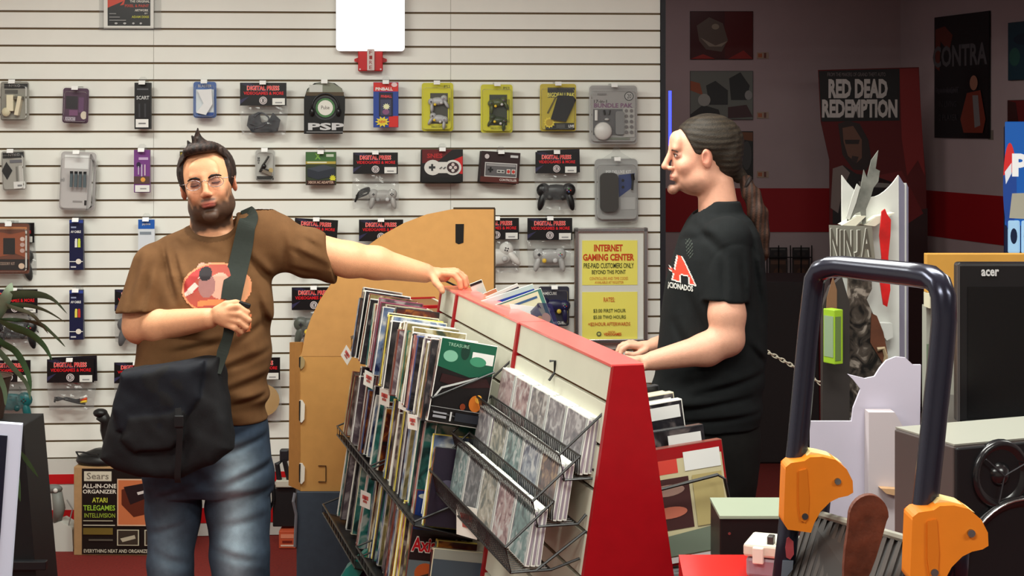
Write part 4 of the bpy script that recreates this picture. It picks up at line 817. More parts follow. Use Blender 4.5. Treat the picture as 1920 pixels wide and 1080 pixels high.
paper(905, 580, 1014, 540, 0, 0, 4.62, .23, 'pale teaching sheet with a two line title about a shopping channel', PF)
paper(890, 568, 999, 532, 0, 0, 4.72, .23, 'blue banded magazine behind the teaching sheet', [('r', 0, 0, 1, 1, (180, 196, 196)), ('r', .0, .06, 1, .18, (40, 62, 150)), ('r', 0, .2, 1, .24, (120, 160, 180))])
paper(890, 566, 970, 531, 0, 0, 4.82, .23, 'magazine with white edge and pink strip, third behind the rack top', [('r', 0, 0, 1, 1, (206, 200, 196)), ('r', 0, .04, 1, .08, (40, 40, 60)), ('r', 0, .1, 1, .14, (206, 140, 120))])
paper(880, 562, 930, 540, 0, 0, 4.92, .2, 'narrow orange-edged magazine at the back of the paper stack', [('r', 0, 0, 1, 1, (196, 120, 90))])
paper(880, 533, 903, 524, 0, 0, 5.02, .2, 'black cornered pale booklet beside the resting hand', [('r', 0, 0, 1, 1, (190, 186, 176)), ('r', 0, 0, 1, .04, (14, 14, 14)), ('r', .2, .2, .8, .3, (150, 160, 170))], d=.008)
t = thing('folded_paper', 'folded white paper slip lying against the rack top', 'paper', mw=Matrix.Translation(A(985, 588, 4.52)) @ Matrix.Rotation(.2, 4, 'Y'))
MB().prism([(-.05, .018), (.03, .025), (.06, -.01), (-.03, -.02)], 0, .002, STICK).build('slip', t)
t = thing('clear_sleeve', 'bent dark printed clear sleeve standing right of the teaching sheet', 'sleeve', mw=Matrix.Translation(A(1020, 596, 4.5)) @ Matrix.Rotation(-.35, 4, 'Y'))
MB().prism([(-.04, -.05), (.03, -.05), (.035, .03), (.0, .045), (-.03, .03)], 0, .004, clear_mat(tint=(50, 46, 90), diff=.5)).build('sleeve', t); prints(t, [('e', .3, .5, .2, .3, (150, 120, 90)), ('e', .6, .45, .2, .3, (140, 110, 110))], .06, .05, top=.02)

# ---------------------------------------------------------------- corrugated cardboard stand-up on a dark box
YC = 5.95
cb = thing('cardboard_standup', 'large plain brown corrugated stand-up with a curved top, back side in view', 'cardboard display', A(700, 920, YC))
def cpoly(P): o = A(700, 920, YC); return [(A(a, b, YC).x-o.x, A(a, b, YC).z-o.z) for a, b in P]
arc = [(928, 391), (850, 392), (800, 402), (758, 418), (718, 440), (682, 466), (650, 496), (622, 530), (600, 562), (583, 596), (572, 628), (566, 660)]
MB().prism(cpoly(arc+[(563, 668), (928, 668)]), 0, .012, CARDB).build('curved_panel', cb)
MB().prism(cpoly([(562, 666), (928, 666), (900, 921), (563, 921)]), .001, .011, M((186, 136, 72), .8, noise=.05, scale=22)).build('lower_panel', cb)
mb = MB(); a, b, c_, d_ = A(563, 642, YC), A(543, 642, YC+.1), A(541, 910, YC+.1), A(563, 920, YC); o_ = A(700, 920, YC)
MB().add([p-o_ for p in (a, b, c_, d_)]+[p-o_+Vector((.01, .012, 0)) for p in (a, b, c_, d_)], [(0, 1, 2, 3), (7, 6, 5, 4), (0, 4, 5, 1), (1, 5, 6, 2), (2, 6, 7, 3), (3, 7, 4, 0)], M((170, 118, 56), .8, noise=.05)).build('side_flange', cb)
MB().prism(cpoly([(854, 420), (870, 420), (869, 455), (860, 458), (854, 455)]), -.001, .0, M((14, 10, 8), .9)).build('hand_slot', cb)
for y0, y1 in ((668, 690), (750, 790), (868, 905)):
    MB().prism(cpoly([(562, y0), (567, y0), (572, y0+8), (571, y1-4), (566, y1+2), (562, y1)]), -.006, -.001, M((226, 220, 205) if y0 > 700 else (150, 130, 90), .6)).build('tab', cb)
    MB().prism(cpoly([(561, y0+2), (564, y0), (563, y1), (561, y1-3)]), -.008, -.0062, M((20, 14, 10), .9)).build('tab_slot', cb)
mb = MB(); mb.tube([Vector((p[0], -.001, p[1])) for p in cpoly([(597, 873), (611, 873), (611, 903), (597, 903)])], .0018, M((70, 44, 20), .9), 5); mb.build('cut_line', cb)
mb = MB()
for x0, x1, y0, y1 in ((850, 928, 389, 392), (926, 929, 391, 660)): mb.prism(cpoly([(x0, y0), (x1, y0), (x1, y1), (x0, y1)]), -.001, .013, M((60, 44, 26), .9))
mb.build('dark_edge', cb)
bb = thing('covered_box', 'dark slate blue covered box under the brown cardboard stand-up', 'box', (A(615, 920, YC).x+.04, YC+.16, 0))
hb_ = A(600, 921, YC).z-.001
MB().prism([(-.155, 0), (.30, 0), (.30, .30), (-.155, .30)], 0, hb_, M((52, 62, 74), .8, noise=.08, scale=30, bump=.2), ax='z').build('body', bb, bevel=.006).location.y = -.18
mb = MB(); mb.tube([(-.16, -.182, hb_), (-.165, -.19, hb_-.03), (-.155, -.185, hb_-.08), (-.16, -.182, hb_-.2)], .006, M((110, 110, 116), .3), 6); mb.build('wrap_fold', bb)
# teal and dark rounded thing at the foot of the rack
t = thing('swim_ring', 'teal plastic curved sheet with yellow strip at the foot of the rack', 'toy', A(680, 1062, 5.0)+Vector((0, 0, -.0)))
mb = MB(); pts = [(-.16, -.35), (-.12, -.12), (-.05, .0), (.03, .07), (.04, .05), (-.02, -.04), (-.06, -.14), (-.09, -.35)]
mb.prism(pts, -.03, .03, M((20, 120, 110), .3)); mb.build('curved_sheet', t, bevel=.005); MB().prism([(.0, .015), (.028, .06), (.034, .055), (.006, .008)], -.034, -.031, M((220, 210, 60), .4)).build('yellow_strip', t)
MB().ell((.03, .02, -.1), (.06, .05, .11), M((60, 24, 70), .3)).build('violet_ball', t, smooth=True)
# ---------------------------------------------------------------- things by the wall foot and at the left
def slope_box(): pass
bx = thing('organizer_box', 'large old carton printed with game organizer text, on the carpet by the wall', 'box', (A(143, 1010, 6.85).x, 6.80, 0), rz=-.02)
wB = .47; hB = A(0, 876, 6.8).z-.0
MB().box((wB/2, .11, hB/2), (wB, .20, hB), M((170, 134, 92), .8, noise=.06)).build('carton', bx, bevel=.003)
o = prints(bx, [('r', .075, .02, .995, .985, (24, 20, 18)), ('r', .095, .05, .345, .16, (206, 200, 180)), ('t', 'Sears', .12, .065, .32, .14, (120, 112, 100), .01), ('t', 'ALL-IN-ONE', .085, .19, .39, .24, (226, 220, 206), .02), ('t', 'ORGANIZER', .085, .255, .39, .30, (226, 220, 206), .02), ('r', .385, .02, .99, .03, (150, 130, 110)),
    ('t', 'ATARI', .17, .345, .31, .40, (190, 196, 70), .02), ('t', 'TELEGAMES', .09, .43, .38, .49, (150, 190, 60), .02), ('t', 'INTELLIVISION', .10, .52, .38, .57, (150, 170, 60), .01), ('r', .09, .60, .36, .61, (180, 174, 150)), ('r', .09, .65, .38, .66, (206, 200, 180)), ('r', .09, .685, .36, .76, (110, 92, 40)), ('r', .14, .81, .36, .83, (90, 84, 74)),
    ('r', .40, .13, .78, .66, (216, 180, 150)), ('r', .41, .145, .77, .645, (196, 112, 70)), ('p', [(.44, .25), (.7, .17), (.77, .3), (.76, .5), (.55, .56), (.44, .42)], (90, 40, 26)), ('p', [(.46, .22), (.72, .16), (.76, .3), (.52, .42)], (36, 24, 26)), ('p', [(.58, .28), (.7, .24), (.71, .27), (.59, .31)], (206, 200, 196)),
    ('p', [(.40, .70), (.60, .70), (.60, .88), (.40, .88)], (190, 184, 160)), ('p', [(.41, .71), (.59, .71), (.59, .87), (.41, .87)], (56, 48, 40)), ('p', [(.43, .8), (.56, .76), (.57, .8), (.45, .84)], (180, 172, 150)), ('p', [(.65, .70), (.85, .70), (.85, .88), (.65, .88)], (190, 184, 160)), ('p', [(.66, .71), (.84, .71), (.84, .87), (.66, .87)], (60, 52, 44)),
    ('t', 'EVERYTHING NEAT AND ORGANIZED IN ONE PLACE', .10, .92, .95, .96, (206, 200, 180), .01)], wB, hB, y=.008, top=hB); o.location.x = wB/2
joy = thing('joystick', 'black flight joystick on an oval base on top of the old carton', 'joystick', (A(183, 875, 6.8).x, 6.89, hB+.001))
mb = MB(); mb.lathe([(.085, 0), (.092, .012), (.088, .03), (.06, .045), (.03, .06)], M((26, 26, 26), .4), n=24); o = mb.build('base', joy, smooth=True); o.scale = (1.25, .95, 1)
mb = MB(); mb.tube([(.03, 0, .05), (.02, 0, .09), (.01, 0, .14), (.012, 0, .18), (-.004, -.01, .205)], .018, M((22, 22, 22), .45), 10, rr=[.026, .02, .022, .024, .028]); mb.ell((-.008, -.012, .215), (.032, .026, .02), M((20, 20, 20), .4)); mb.build('stick', joy, smooth=True)
MB().tube([(-.09, -.03, .02), (-.11, -.02, .05), (-.07, -.06, .056), (0, -.08, .05)], .004, WIRE, 6).build('cord', joy)
g = thing('grey_gadget', 'grey upright controller stand with round head on a white base, left of the old carton', 'gadget', (A(108, 1010, 6.9).x, 6.92, 0))
MB().prism([(-.075, 0), (.075, 0), (.07, .10), (.02, .13), (-.06, .10)], -.05, .05, M((206, 208, 200), .4)).build('white_base', g, bevel=.008)
mb = MB(); mb.tube([(.0, -.03, .12), (.01, -.03, .18), (0, -.03, .25)], .024, M((120, 122, 116), .5), 10, rr=[.018, .026, .022]); mb.ell((-.015, -.03, .265), (.04, .02, .02), M((110, 112, 108), .5)); mb.ell((.0, -.052, .262), (.01, .006, .01), M((220, 220, 214), .4)); mb.build('grip', g, smooth=True)
MB().tube([(.05, -.04, .1), (.07, -.04, .18), (.045, -.04, .22)], .003, M((150, 150, 146), .5), 6).build('cord', g)
t = thing('orange_carton', 'small orange carton on the carpet under the slat wall', 'box', (A(541, 1003, 6.95).x, 6.95, 0))
MB().box((0, 0, .04), (.072, .08, .075), M((196, 84, 52), .5)).build('carton', t, bevel=.002); prints(t, [('r', .1, .15, .9, .4, (226, 140, 110)), ('r', .2, .55, .8, .7, (120, 40, 30)), ('r', .1, .8, .9, .9, (230, 200, 180))], .07, .07, y=-.041, top=.075)
t = thing('electronics_pile', 'black electronics box with white tray and cables hanging by the wall', 'electronics', (A(535, 960, 6.98).x, 6.98, .082))
MB().box((.0, 0, .09), (.10, .07, .17), M((22, 22, 24), .5)).build('black_box', t, bevel=.004); MB().box((.005, -.02, .195), (.08, .07, .03), M((196, 192, 176), .5)).build('tray', t, bevel=.004)
mb = MB(); mb.tube([(-.05, -.03, .24), (-.065, -.05, .16), (-.06, -.05, .08), (-.045, -.04, .12), (-.05, -.03, .22)], .008, BLK, 6); mb.tube([(-.02, -.03, .2), (-.03, -.04, .28), (0, -.04, .3), (.02, -.03, .21)], .012, M((30, 30, 34), .5), 7); mb.build('cables', t)
MB().box((.0, -.02, .315), (.04, .04, .05), M((34, 34, 38), .4)).build('black_knob', t, bevel=.006)
# black tapered stand with a plant, framed picture in front
st = thing('pedestal', 'black tapered pedestal at the left carrying the long leaved plant', 'pedestal', (-1.72, 5.6, 0))
MB().prism([(-.2, 0), (.115, 0), (.045, .80), (-.2, .80)], -.12, .12, M((8, 9, 12), .6)).build('body', st, bevel=.004)
MB().box((-.05, -.13, A(0, 1040, 5.6).z), (.36, .03, .03), M((20, 20, 24), .5)).build('ledge', st, bevel=.003)
pl = thing('potted_plant', 'long leaved green plant reaching in from the left edge', 'plant', (-1.86, 5.62, .801))
MB().lathe([(.07, 0), (.10, .15), (.105, .15), (.09, .14)], M((60, 40, 30), .7), n=18).build('pot', pl)
MB().tube([(0, 0, .13), (0, 0, .35)], .012, M((90, 80, 50), .8), 7).build('stem', pl)
LG = [M((88, 110, 84), .45, noise=.15, scale=20), M((60, 92, 58), .45, noise=.15, scale=20), M((130, 146, 122), .45, noise=.1, scale=20)]
base = Vector((0, 0, .34))
def leaf(P, wd, mi, nm='leaf'):
    c = pl.matrix_basis.translation; P = [A(a, b, y)-c for a, b, y in P]; out = []
    for i in range(len(P)-1):
        a, b, c1, d = P[max(i-1, 0)], P[i], P[i+1], P[min(i+2, len(P)-1)]
        for k in range(5): s = k/5; out.append(.5*((2*b)+(c1-a)*s+(2*a-5*b+4*c1-d)*s*s+(3*b-a-3*c1+d)*s**3))
    out.append(P[-1]); n = len(out); vs = []; fs = []
    for i, p in enumerate(out):
        d = (out[min(i+1, n-1)]-out[max(i-1, 0)]).normalized(); s = d.cross(Vector((0, .75, .66))).normalized(); q = wd*min(1, .3+2.2*i/n)*(1-(i/(n-1))**2.5)+.001
        vs += [p+s*q, p+Vector((0, 0, -q*.35)), p-s*q]
    for i in range(n-1):
        for k in (0, 1): a = i*3+k; fs.append((a, a+1, a+4, a+3))
    MB().add(vs, fs, LG[mi]).build(nm, pl, smooth=True)
LY = 5.3
for P, wd, mi in (([(-20, 620, LY), (10, 560, LY-.1), (22, 530, LY-.1)], .022, 2), ([(-30, 570, LY), (30, 553, LY-.1), (90, 556, LY-.15), (126, 588, LY-.2)], .022, 0), ([(-30, 590, LY), (30, 572, LY-.1), (80, 580, LY-.15), (122, 604, LY-.2)], .013, 0), ([(-30, 600, LY), (30, 600, LY-.1), (75, 608, LY), (103, 630, LY), (122, 650, LY)], .012, 0),
    ([(-40, 580, LY), (10, 608, LY-.1), (55, 625, LY-.1), (82, 648, LY-.1), (98, 676, LY-.1)], .02, 1), ([(-40, 600, LY), (0, 640, LY), (30, 660, LY), (52, 700, LY), (58, 735, LY)], .018, 1), ([(-40, 620, LY), (-5, 655, LY), (25, 690, LY), (50, 720, LY), (57, 750, LY)], .014, 0), ([(-40, 640, LY), (-10, 690, LY), (8, 730, LY), (10, 760, LY)], .013, 0),
    ([(-30, 760, LY), (10, 810, LY), (40, 850, LY-.1), (72, 895, LY-.1)], .02, 1), ([(-30, 770, LY), (5, 830, LY), (28, 880, LY-.1), (38, 940, LY-.1)], .018, 1), ([(-30, 780, LY), (0, 860, LY), (16, 920, LY-.1), (22, 985, LY-.1)], .015, 0), ([(-40, 600, LY), (-10, 560, LY), (20, 575, LY-.1), (60, 590, LY-.1), (90, 625, LY)], .014, 2)): leaf(P, wd, mi)
fr = thing('framed_picture', 'white framed dark picture leaning at the lower left corner of the view', 'picture', A(-30, 1100, 3.2), rz=.12)
Yp = 3.2; q0 = A(-30, 1100, Yp)
def fp(P, y0, y1, m_, nm): MB().prism([(A(a, b, Yp).x-q0.x, A(a, b, Yp).z-q0.z) for a, b in P], y0, y1, m_).build(nm, fr, bevel=.002)
fp([(-200, 775), (38, 798), (10, 1200), (-230, 1200)], 0, .02, M((206, 212, 232), .4), 'frame'); fp([(-200, 795), (13, 818), (-14, 1200), (-230, 1200)], -.002, 0, M((24, 28, 44), .25), 'picture')
tt = thing('side_table', 'small black table just outside the view carrying the framed picture', 'table', (q0.x-.1, 3.24, 0))
MB().box((0, 0, A(0, 1204, Yp).z-.015), (.5, .3, .03), BLK).build('tabletop', tt)
for sx in (-1, 1):
    for sy in (-1, 1): MB().box((sx*.22, sy*.12, (A(0, 1204, Yp).z-.03)/2), (.03, .03, A(0, 1204, Yp).z-.03), BLK).build('leg', tt)
# ---------------------------------------------------------------- people
def rot3(rx=0, ry=0, rz=0): return np.array(Euler((rx, ry, rz)).to_matrix())
def local(fn, c, R):
    c = np.array(c, float); R = np.array(R, float)
    return lambda P: fn((P-c)@R)
def pt(px, py, Y): v = A(px, py, Y); return (v.x, v.y, v.z)
def head_fn(p):
    """head in its own frame: face towards -y, eyes at z = 0"""
    L = [(ell((0, .018, .035), (p['w'], .098, .088)), 0), (ell((0, -.012, -.015), (.062*p['f'], .078, .085)), .02), (ell((0, -.022, -.078), (.054*p['f'], .056, .042)), .025),
         (ell((0, .012, -.07), (.062*p['j'], .06, .045)), .03), (ell((0, -.079+p['chin'], -.102), (.024, .017, .017)), .016)]
    for s in (-1, 1):
        L += [(ell((s*.036, -.064, -.030), (.022, .020, .022)), .02)]
    L += [(cap((-.036, -.086, .022), (.036, -.086, .022), .0085, .0085), .014), (ell((0, -.080, .045), (.045, .018, .03)), .02)]
    for s in (-1, 1):
        L += [(ell((s*.032, -.096, .001), (.016, .012, .011)), -.010), (ell((s*.032, -.077, .001), (.0135, .0125, .0115)), .003),
              (cap((s*.020, -.0885, -.003+.0), (s*.044, -.084, -.004), .0016, .0016), .003)]
    nz = p['nose']
    L += [(cap((0, -.0925, .018), (0, -.107*nz, -.030), .0082, .0092), .012), (ell((0, -.106*nz, -.034), (.0100, .010, .0085)), .008)]
    for s in (-1, 1): L += [(ell((s*.0115, -.098, -.038), (.008, .010, .0075)), .005), (ell((s*.006, -.104, -.0455), (.0035, .006, .003)), -.003)]
    L += [(ell((0, -.084, -.062), (.026, .014, .014)), .012), (cap((-.019, -.091, -.0625), (.019, -.091, -.0625), .0046, .0046), .004), (cap((-.016, -.0905, -.072), (.016, -.0905, -.072), .0056, .0056), .004),
          (cap((-.024, -.098, -.0668), (.024, -.098, -.0668), .0016, .0016), -.003), (ell((0, -.088, -.083), (.014, .008, .005)), -.008)]
    for s in (-1, 1):
        e = p['ear']
        L += [(ell((s*(p['w']+.002), .012+p.get('ey', 0), -.008), (.008, .018*e, .031*e), rot3(.15, 0, s*.35)), .006), (ell((s*(p['w']+.011), .008+p.get('ey', 0), -.004), (.006, .009, .016)), -.004)]
    return union(L)
def hand(pts, k=.006):
    """pts: list of (chain of points, r0, r1) - finger chains; first entry is the palm as (centre, radii, R)"""
    c, r, R = pts[0]; L = [(ell(c, r, R), 0)]
    for ch, r0, r1 in pts[1:]:
        n = len(ch)-1
        for i in range(n): L.append((cap(ch[i], ch[i+1], r0+(r1-r0)*i/n, r0+(r1-r0)*(i+1)/n), k if i == 0 else .0025))
    return union(L)
def vnoise(P, f, s):
    x, y, z = P[:, 0]*f+s, P[:, 1]*f-s, P[:, 2]*f+2*s
    return (np.sin(x+1.7*np.sin(y*.8+z))+np.sin(y*1.3+1.3*np.sin(z*.9+x))+np.sin(z*1.1+1.5*np.sin(x*1.2-y)))/3
SK = np.array(lin((224, 162, 122))); SKR = np.array(lin((206, 112, 92))); HAIRC = np.array(lin((34, 24, 20)))
SKM = attr_mat('skin', .5, .05, 90, bump=.25, spec=.35, sss=.06, bscale=500)
def mixc(a, b, t): return a*(1-t[:, None])+b*t[:, None]
def sst(x, a, b): t = np.clip((x-a)/(b-a), 0, 1); return t*t*(3-2*t)
def face_color(Q, base, beard, mustache=1.0, style='full'):
    """Q in the head's own frame"""
    c = np.tile(base, (len(Q), 1)); x, y, z = Q.T; ax = np.abs(x)
    n = vnoise(Q, 160, 3)*.5+.5
    c = mixc(c, SKR, .22*np.exp(-((ax-.04)**2+(z+.03)**2)/.0004)*(y < -.03)+.35*np.exp(-(x**2+(z+.036)**2)/.00025)*(y < -.085))
    if style == 'full':
        b = sst(-z, .036, .085)*sst(-y, -.045, -.005)*.95; b *= 1-np.exp(-(x**2/.0006+(z+.064)**2/.0001))*.3
        cheek = sst(-z, -.005, .06)*sst(ax, .042, .066)*sst(-y, -.03, -.0); b = np.maximum(b*sst(z, -.160, -.125), cheek*.75); b = np.maximum(b, .8*np.exp(-(x**2/.0011+(z+.054)**2/.00006))*(y < -.07))
    else:
        b = np.exp(-(x**2/.0006+(z+.093)**2/.0005))*(y < -.06)*.95+.65*np.exp(-(x**2/.0009+(z+.053)**2/.00003))*(y < -.07)
        b = np.maximum(b, 0.5*sst(-z, .05, .095)*sst(z, -.13, -.11)*sst(-y, -.02, .03)); b = np.maximum(b, .4*sst(ax, .05, .066)*sst(z, -.03, 0.)*np.exp(-((y+.022)/.010)**2)*(z < .03))
    b = np.clip(b*beard*(.75+.5*n), 0, .93)
    c = mixc(c, HAIRC*1.5, b)
    lips = np.exp(-((z+.067)**2/.00007+(x/.021)**4))*(y < -.083); c = mixc(c, np.array(lin((176, 84, 74))), np.clip(lips, 0, 1)*.9)
    line = np.exp(-((z+.0668)/.0016)**2)*(ax < .023)*(y < -.08); c = mixc(c, np.array(lin((90, 34, 30))), line*.8)
    eye = np.exp(-(((ax-.032)/.019)**4+((z-.0)/.011)**4))*(y < -.07); c = mixc(c, np.array(lin((140, 84, 70))), np.clip(eye, 0, 1)*.7)
    ear = (ax > .072)*np.exp(-((z+.005)/.04)**4)*(np.abs(y-.01) < .03); c = mixc(c, SKR, ear*.45)
    return c
def strands(P, R=None, f=420): return np.sin(P[:, 0]*f+3*np.sin(P[:, 2]*40))*np.sin(P[:, 1]*f*.8+2*np.sin(P[:, 2]*55))
HM = attr_mat('hair', .62, .25, 120, spec=.25, bump=.4, bscale=260)

def creases(P, Y, L):
    f = np.zeros(len(P)); yf = 1-sst(P[:, 1], Y+.01, Y+.08)
    for (ax, ay), (bx, by), dep, wd in L:
        a = np.array((A(ax, ay, Y).x, A(ax, ay, Y).z)); b = np.array((A(bx, by, Y).x, A(bx, by, Y).z)); ab = b-a; p = P[:, [0, 2]]
        t = np.clip(((p-a)@ab)/(ab@ab), 0, 1); q = p-a-t[:, None]*ab; n = np.array((-ab[1], ab[0]))/np.linalg.norm(ab); u = q@n; r = np.sqrt((q**2).sum(1))
        f += dep*(np.exp(-(r/wd)**2)-.75*np.exp(-((u-1.9*wd)/(1.3*wd))**2-(np.maximum(0, r-np.abs(u))/wd)**2))*np.sin(PI*np.clip(t*.8+.1, 0, 1))
    return f*yf
CR1 = [((300, 462), (335, 560), .012, .009), ((322, 470), (352, 540), .009, .008), ((262, 480), (246, 560), .008, .010), ((285, 500), (272, 575), .008, .010), ((528, 432), (535, 532), .009, .012), ((545, 470), (612, 505), .009, .009), ((540, 505), (600, 522), .008, .008), ((560, 445), (600, 470), .006, .008),
       ((480, 545), (508, 640), .009, .012), ((462, 480), (512, 540), .008, .012), ((330, 655), (420, 635), .008, .010), ((420, 690), (500, 660), .008, .010), ((430, 728), (500, 706), .009, .010), ((436, 758), (500, 742), .010, .009), ((300, 430), (345, 470), .006, .010), ((360, 460), (420, 480), .005, .012), ((455, 640), (497, 600), .007, .010)]
CR2 = [((1400, 445), (1426, 600), .010, .012), ((1290, 555), (1322, 640), .010, .012), ((1262, 600), (1300, 700), .008, .012), ((1300, 735), (1425, 700), .010, .010), ((1245, 768), (1400, 742), .012, .010), ((1260, 790), (1420, 772), .008, .008), ((1342, 480), (1345, 556), .007, .009), ((1378, 480), (1388, 558), .007, .009), ((1300, 420), (1345, 470), .008, .012), ((1396, 640), (1430, 680), .009, .010), ((1275, 450), (1330, 440), .006, .012)]
CRJ = [((372, 862), (505, 818), .010, .010), ((425, 905), (512, 872), .012, .011), ((385, 835), (470, 800), .008, .009), ((295, 935), (368, 905), .010, .010), ((420, 935), (505, 925), .008, .012), ((300, 1040), (352, 1060), .009, .012), ((405, 1030), (490, 1050), .009, .012), ((288, 1000), (350, 980), .007, .010), ((410, 985), (500, 970), .006, .012)]
# =============================================== man with glasses, brown T-shirt, arm on the rack
Y1 = 4.97
m1 = thing('person', 'dark-haired man with glasses and brown T-shirt leaning one hand on the red rack', 'person', (A(380, 900, Y1).x, Y1, 0), group=None)
def L1(o): o.parent = m1; o.matrix_parent_inverse = Matrix.Identity(4); o.location = -m1.location; return o
HC = np.array(pt(390, 345, Y1-.02)); HR = rot3(-.08, -.17, .10)        # head centre and turn
hf = head_fn(dict(w=.0775, f=1.08, j=1.14, chin=0, nose=.98, ear=.95))
head1 = local(hf, HC, HR)
neck1 = cap(pt(396, 395, Y1+.015), pt(398, 448, Y1+.03), .064, .07)
# elbows, wrists
e1 = pt(262, 612, 4.90); w1 = pt(392, 597, 4.74)
s2 = pt(500, 452, 4.97); e2 = pt(655, 487, 5.00); w2 = pt(797, 512, 5.06)
armL = [(cap(pt(292, 505, 4.96), pt(268, 560, 4.92), .052, .056), .02), (cap(pt(266, 560, 4.93), e1, .058, .052), .02), (cap(e1, pt(300, 611, 4.85), .047, .050), .02), (cap(pt(300, 611, 4.85), w1, .050, .031), .02)]
armR = [(cap(s2, e2, .065, .054), .03), (cap(e2, pt(705, 493, 5.02), .054, .050), .02), (cap(pt(705, 493, 5.02), w2, .050, .031), .02)]
# hand closed on the strap, back of the hand to the viewer
def chain(*q): return [pt(*a) for a in q]
handA = hand([(pt(424, 593, 4.715), (.040, .024, .033), rot3(0, .18, 0))]+[(chain(*q), a, b) for q, a, b in (
    ([(425, 580, 4.71), (446, 575, 4.690), (463, 585, 4.695), (462, 597, 4.72)], .0115, .0085), ([(428, 588, 4.705), (449, 589, 4.684), (466, 600, 4.69), (462, 610, 4.72)], .0115, .0088),
    ([(428, 598, 4.705), (448, 603, 4.684), (461, 613, 4.69), (456, 621, 4.72)], .011, .0085), ([(425, 608, 4.71), (441, 615, 4.688), (452, 622, 4.70), (447, 627, 4.72)], .0105, .0078),
    ([(405, 582, 4.72), (424, 571, 4.715), (442, 568, 4.72), (455, 572, 4.735)], .0125, .0095))])
# hand resting on the red top
handB = hand([(pt(824, 515, 5.075), (.036, .036, .022), rot3(0, .30, 0))]+[(chain(*q), a, b) for q, a, b in (
    ([(832, 513, 5.045), (852, 515, 5.035), (862, 527, 5.03), (864, 539, 5.03)], .0112, .0085), ([(834, 509, 5.065), (858, 512, 5.06), (870, 524, 5.06), (873, 537, 5.06)], .0112, .0088),
    ([(834, 508, 5.09), (857, 509, 5.09), (872, 520, 5.09), (876, 532, 5.09)], .011, .0085), ([(832, 508, 5.11), (852, 507, 5.12), (866, 514, 5.12), (873, 524, 5.12)], .0105, .0078),
    ([(812, 518, 5.045), (818, 530, 5.02), (826, 539, 5.005), (829, 546, 5.0)], .0135, .0095))])
core1 = loft([(A(0, 780, Y1).z, A(380, 0, Y1).x, Y1+.03, .14, .09), (A(0, 600, Y1).z, A(385, 0, Y1).x, Y1+.03, .14, .10), (A(0, 470, Y1).z, A(390, 0, Y1).x, Y1+.03, .14, .08), (A(0, 440, Y1).z, A(395, 0, Y1).x, Y1+.03, .08, .06)])
skin1 = union([(head1, 0), (neck1, .018), (core1, .02), (cap(pt(392, 480, 5.0), pt(296, 505, 4.97), .045, .045), .02), (cap(pt(392, 480, 5.0), s2, .06, .06), .02)]+armL+armR+[(handA, .012), (handB, .012)])
def col1(V):
    Q = (V-HC)@HR; c = face_color(Q, SK, 1.3)
    nk = (Q[:, 2] < -.15); c[nk] = SK*.92
    hairy = np.clip(vnoise(V, 240, 1)*.5+.5, 0, 1)*(np.abs(V[:, 0]-HC[0]) > .16)*.0; c = mixc(c, HAIRC*3, hairy)
    k = np.clip(sst(V[:, 0], -.30, -.26), 0, 1); c = mixc(c, SKR, .25*k*(V[:, 2] < 1.45))
    return c
solid('body', skin1, (A(205, 0, Y1).x, 4.58, A(0, 790, Y1).z), (A(890, 0, Y1).x, 5.22, A(0, 262, Y1).z), .0036, SKM, m1, col1); L1(bpy.context.scene.objects[-1] if False else m1.children[-1])
# hair
def hair1(P):
    Q = (P-HC)@HR; x, y, z = Q.T
    d = ell((0, .020, .040), (.091, .108, .096))(Q)+strands(Q)*.0010
    d = smin(d, ell((0, -.055, .105), (.055, .045, .022))(Q)+strands(Q)*.001, .015)
    for a, b, r0 in (((.004, -.05, .108), (-.004, -.070, .150), .034), ((.002, -.055, .12), (-.002, -.070, .160), .018), ((.0, -.06, .12), (.004, -.078, .168), .010), ((-.025, -.05, .105), (-.034, -.06, .138), .014), ((.0, -.065, .115), (-.002, -.08, .138), .014), ((-.01, -.06, .11), (-.018, -.07, .150), .010), ((.03, -.06, .105), (.036, -.07, .120), .014), ((.055, -.04, .09), (.066, -.05, .10), .014)):
        d = smin(d, cap(a, b, r0, .003)(Q), .008)
    face = smax(z-(.092-.9*np.maximum(0, np.abs(x)-.045)), y-(-.034-.35*np.maximum(0, -z)+.3*np.maximum(0, z-.05)), .006)   # the open face
    d = smax(d, -face, .003)
    d = np.maximum(d, -(z+.004+.05*(y < .01)*0)-(y > .012)*.07-(np.abs(x) > .05)*.016)
    return d
def hcol(c0, c1, ax=None):
    def f(V):
        s = strands(V, f=300) if ax is None else np.sin(V[:, ax]*420+2*np.sin(V[:, 2-ax]*14))*.7
        return mixc(np.tile(np.array(lin(c0)), (len(V), 1)), np.array(lin(c1)), np.clip(s*.5+.4, 0, 1))
    return f
o = solid('hair', hair1, HC-np.array((.14, .13, .12)), HC+np.array((.14, .15, .19)), .003, HM, m1, hcol((26, 19, 17), (58, 42, 36))); L1(o)
def face_part(name, HCx, HRx, builder, mat, smooth=True, par=None):
    mb = MB(); builder(mb, mat); o = mb.build(name, par, smooth=smooth)
    Mx = Matrix([list(r)+[0] for r in HRx]+[[0, 0, 0, 1]]); o.matrix_basis = Matrix.Translation(Vector(HCx)-par.location) @ Mx; return o
BRW = M((30, 22, 19), .7)
for s in (-1, 1):
    face_part('eyebrow', HC, HR, lambda mb, m, s=s: mb.tube([(s*.012, -.0940, .0130), (s*.024, -.0945, .0180), (s*.037, -.0915, .0195), (s*.051, -.0810, .0135)], .004, m, 6, rr=[.0034, .0046, .0042, .002]), BRW, par=m1)
    face_part('eyelash', HC, HR, lambda mb, m, s=s: mb.tube([(s*.020, -.0885, -.0030), (s*.027, -.0915, -.0052), (s*.036, -.0905, -.0055), (s*.045, -.0845, -.0030)], .0012, m, 5), BRW, par=m1)
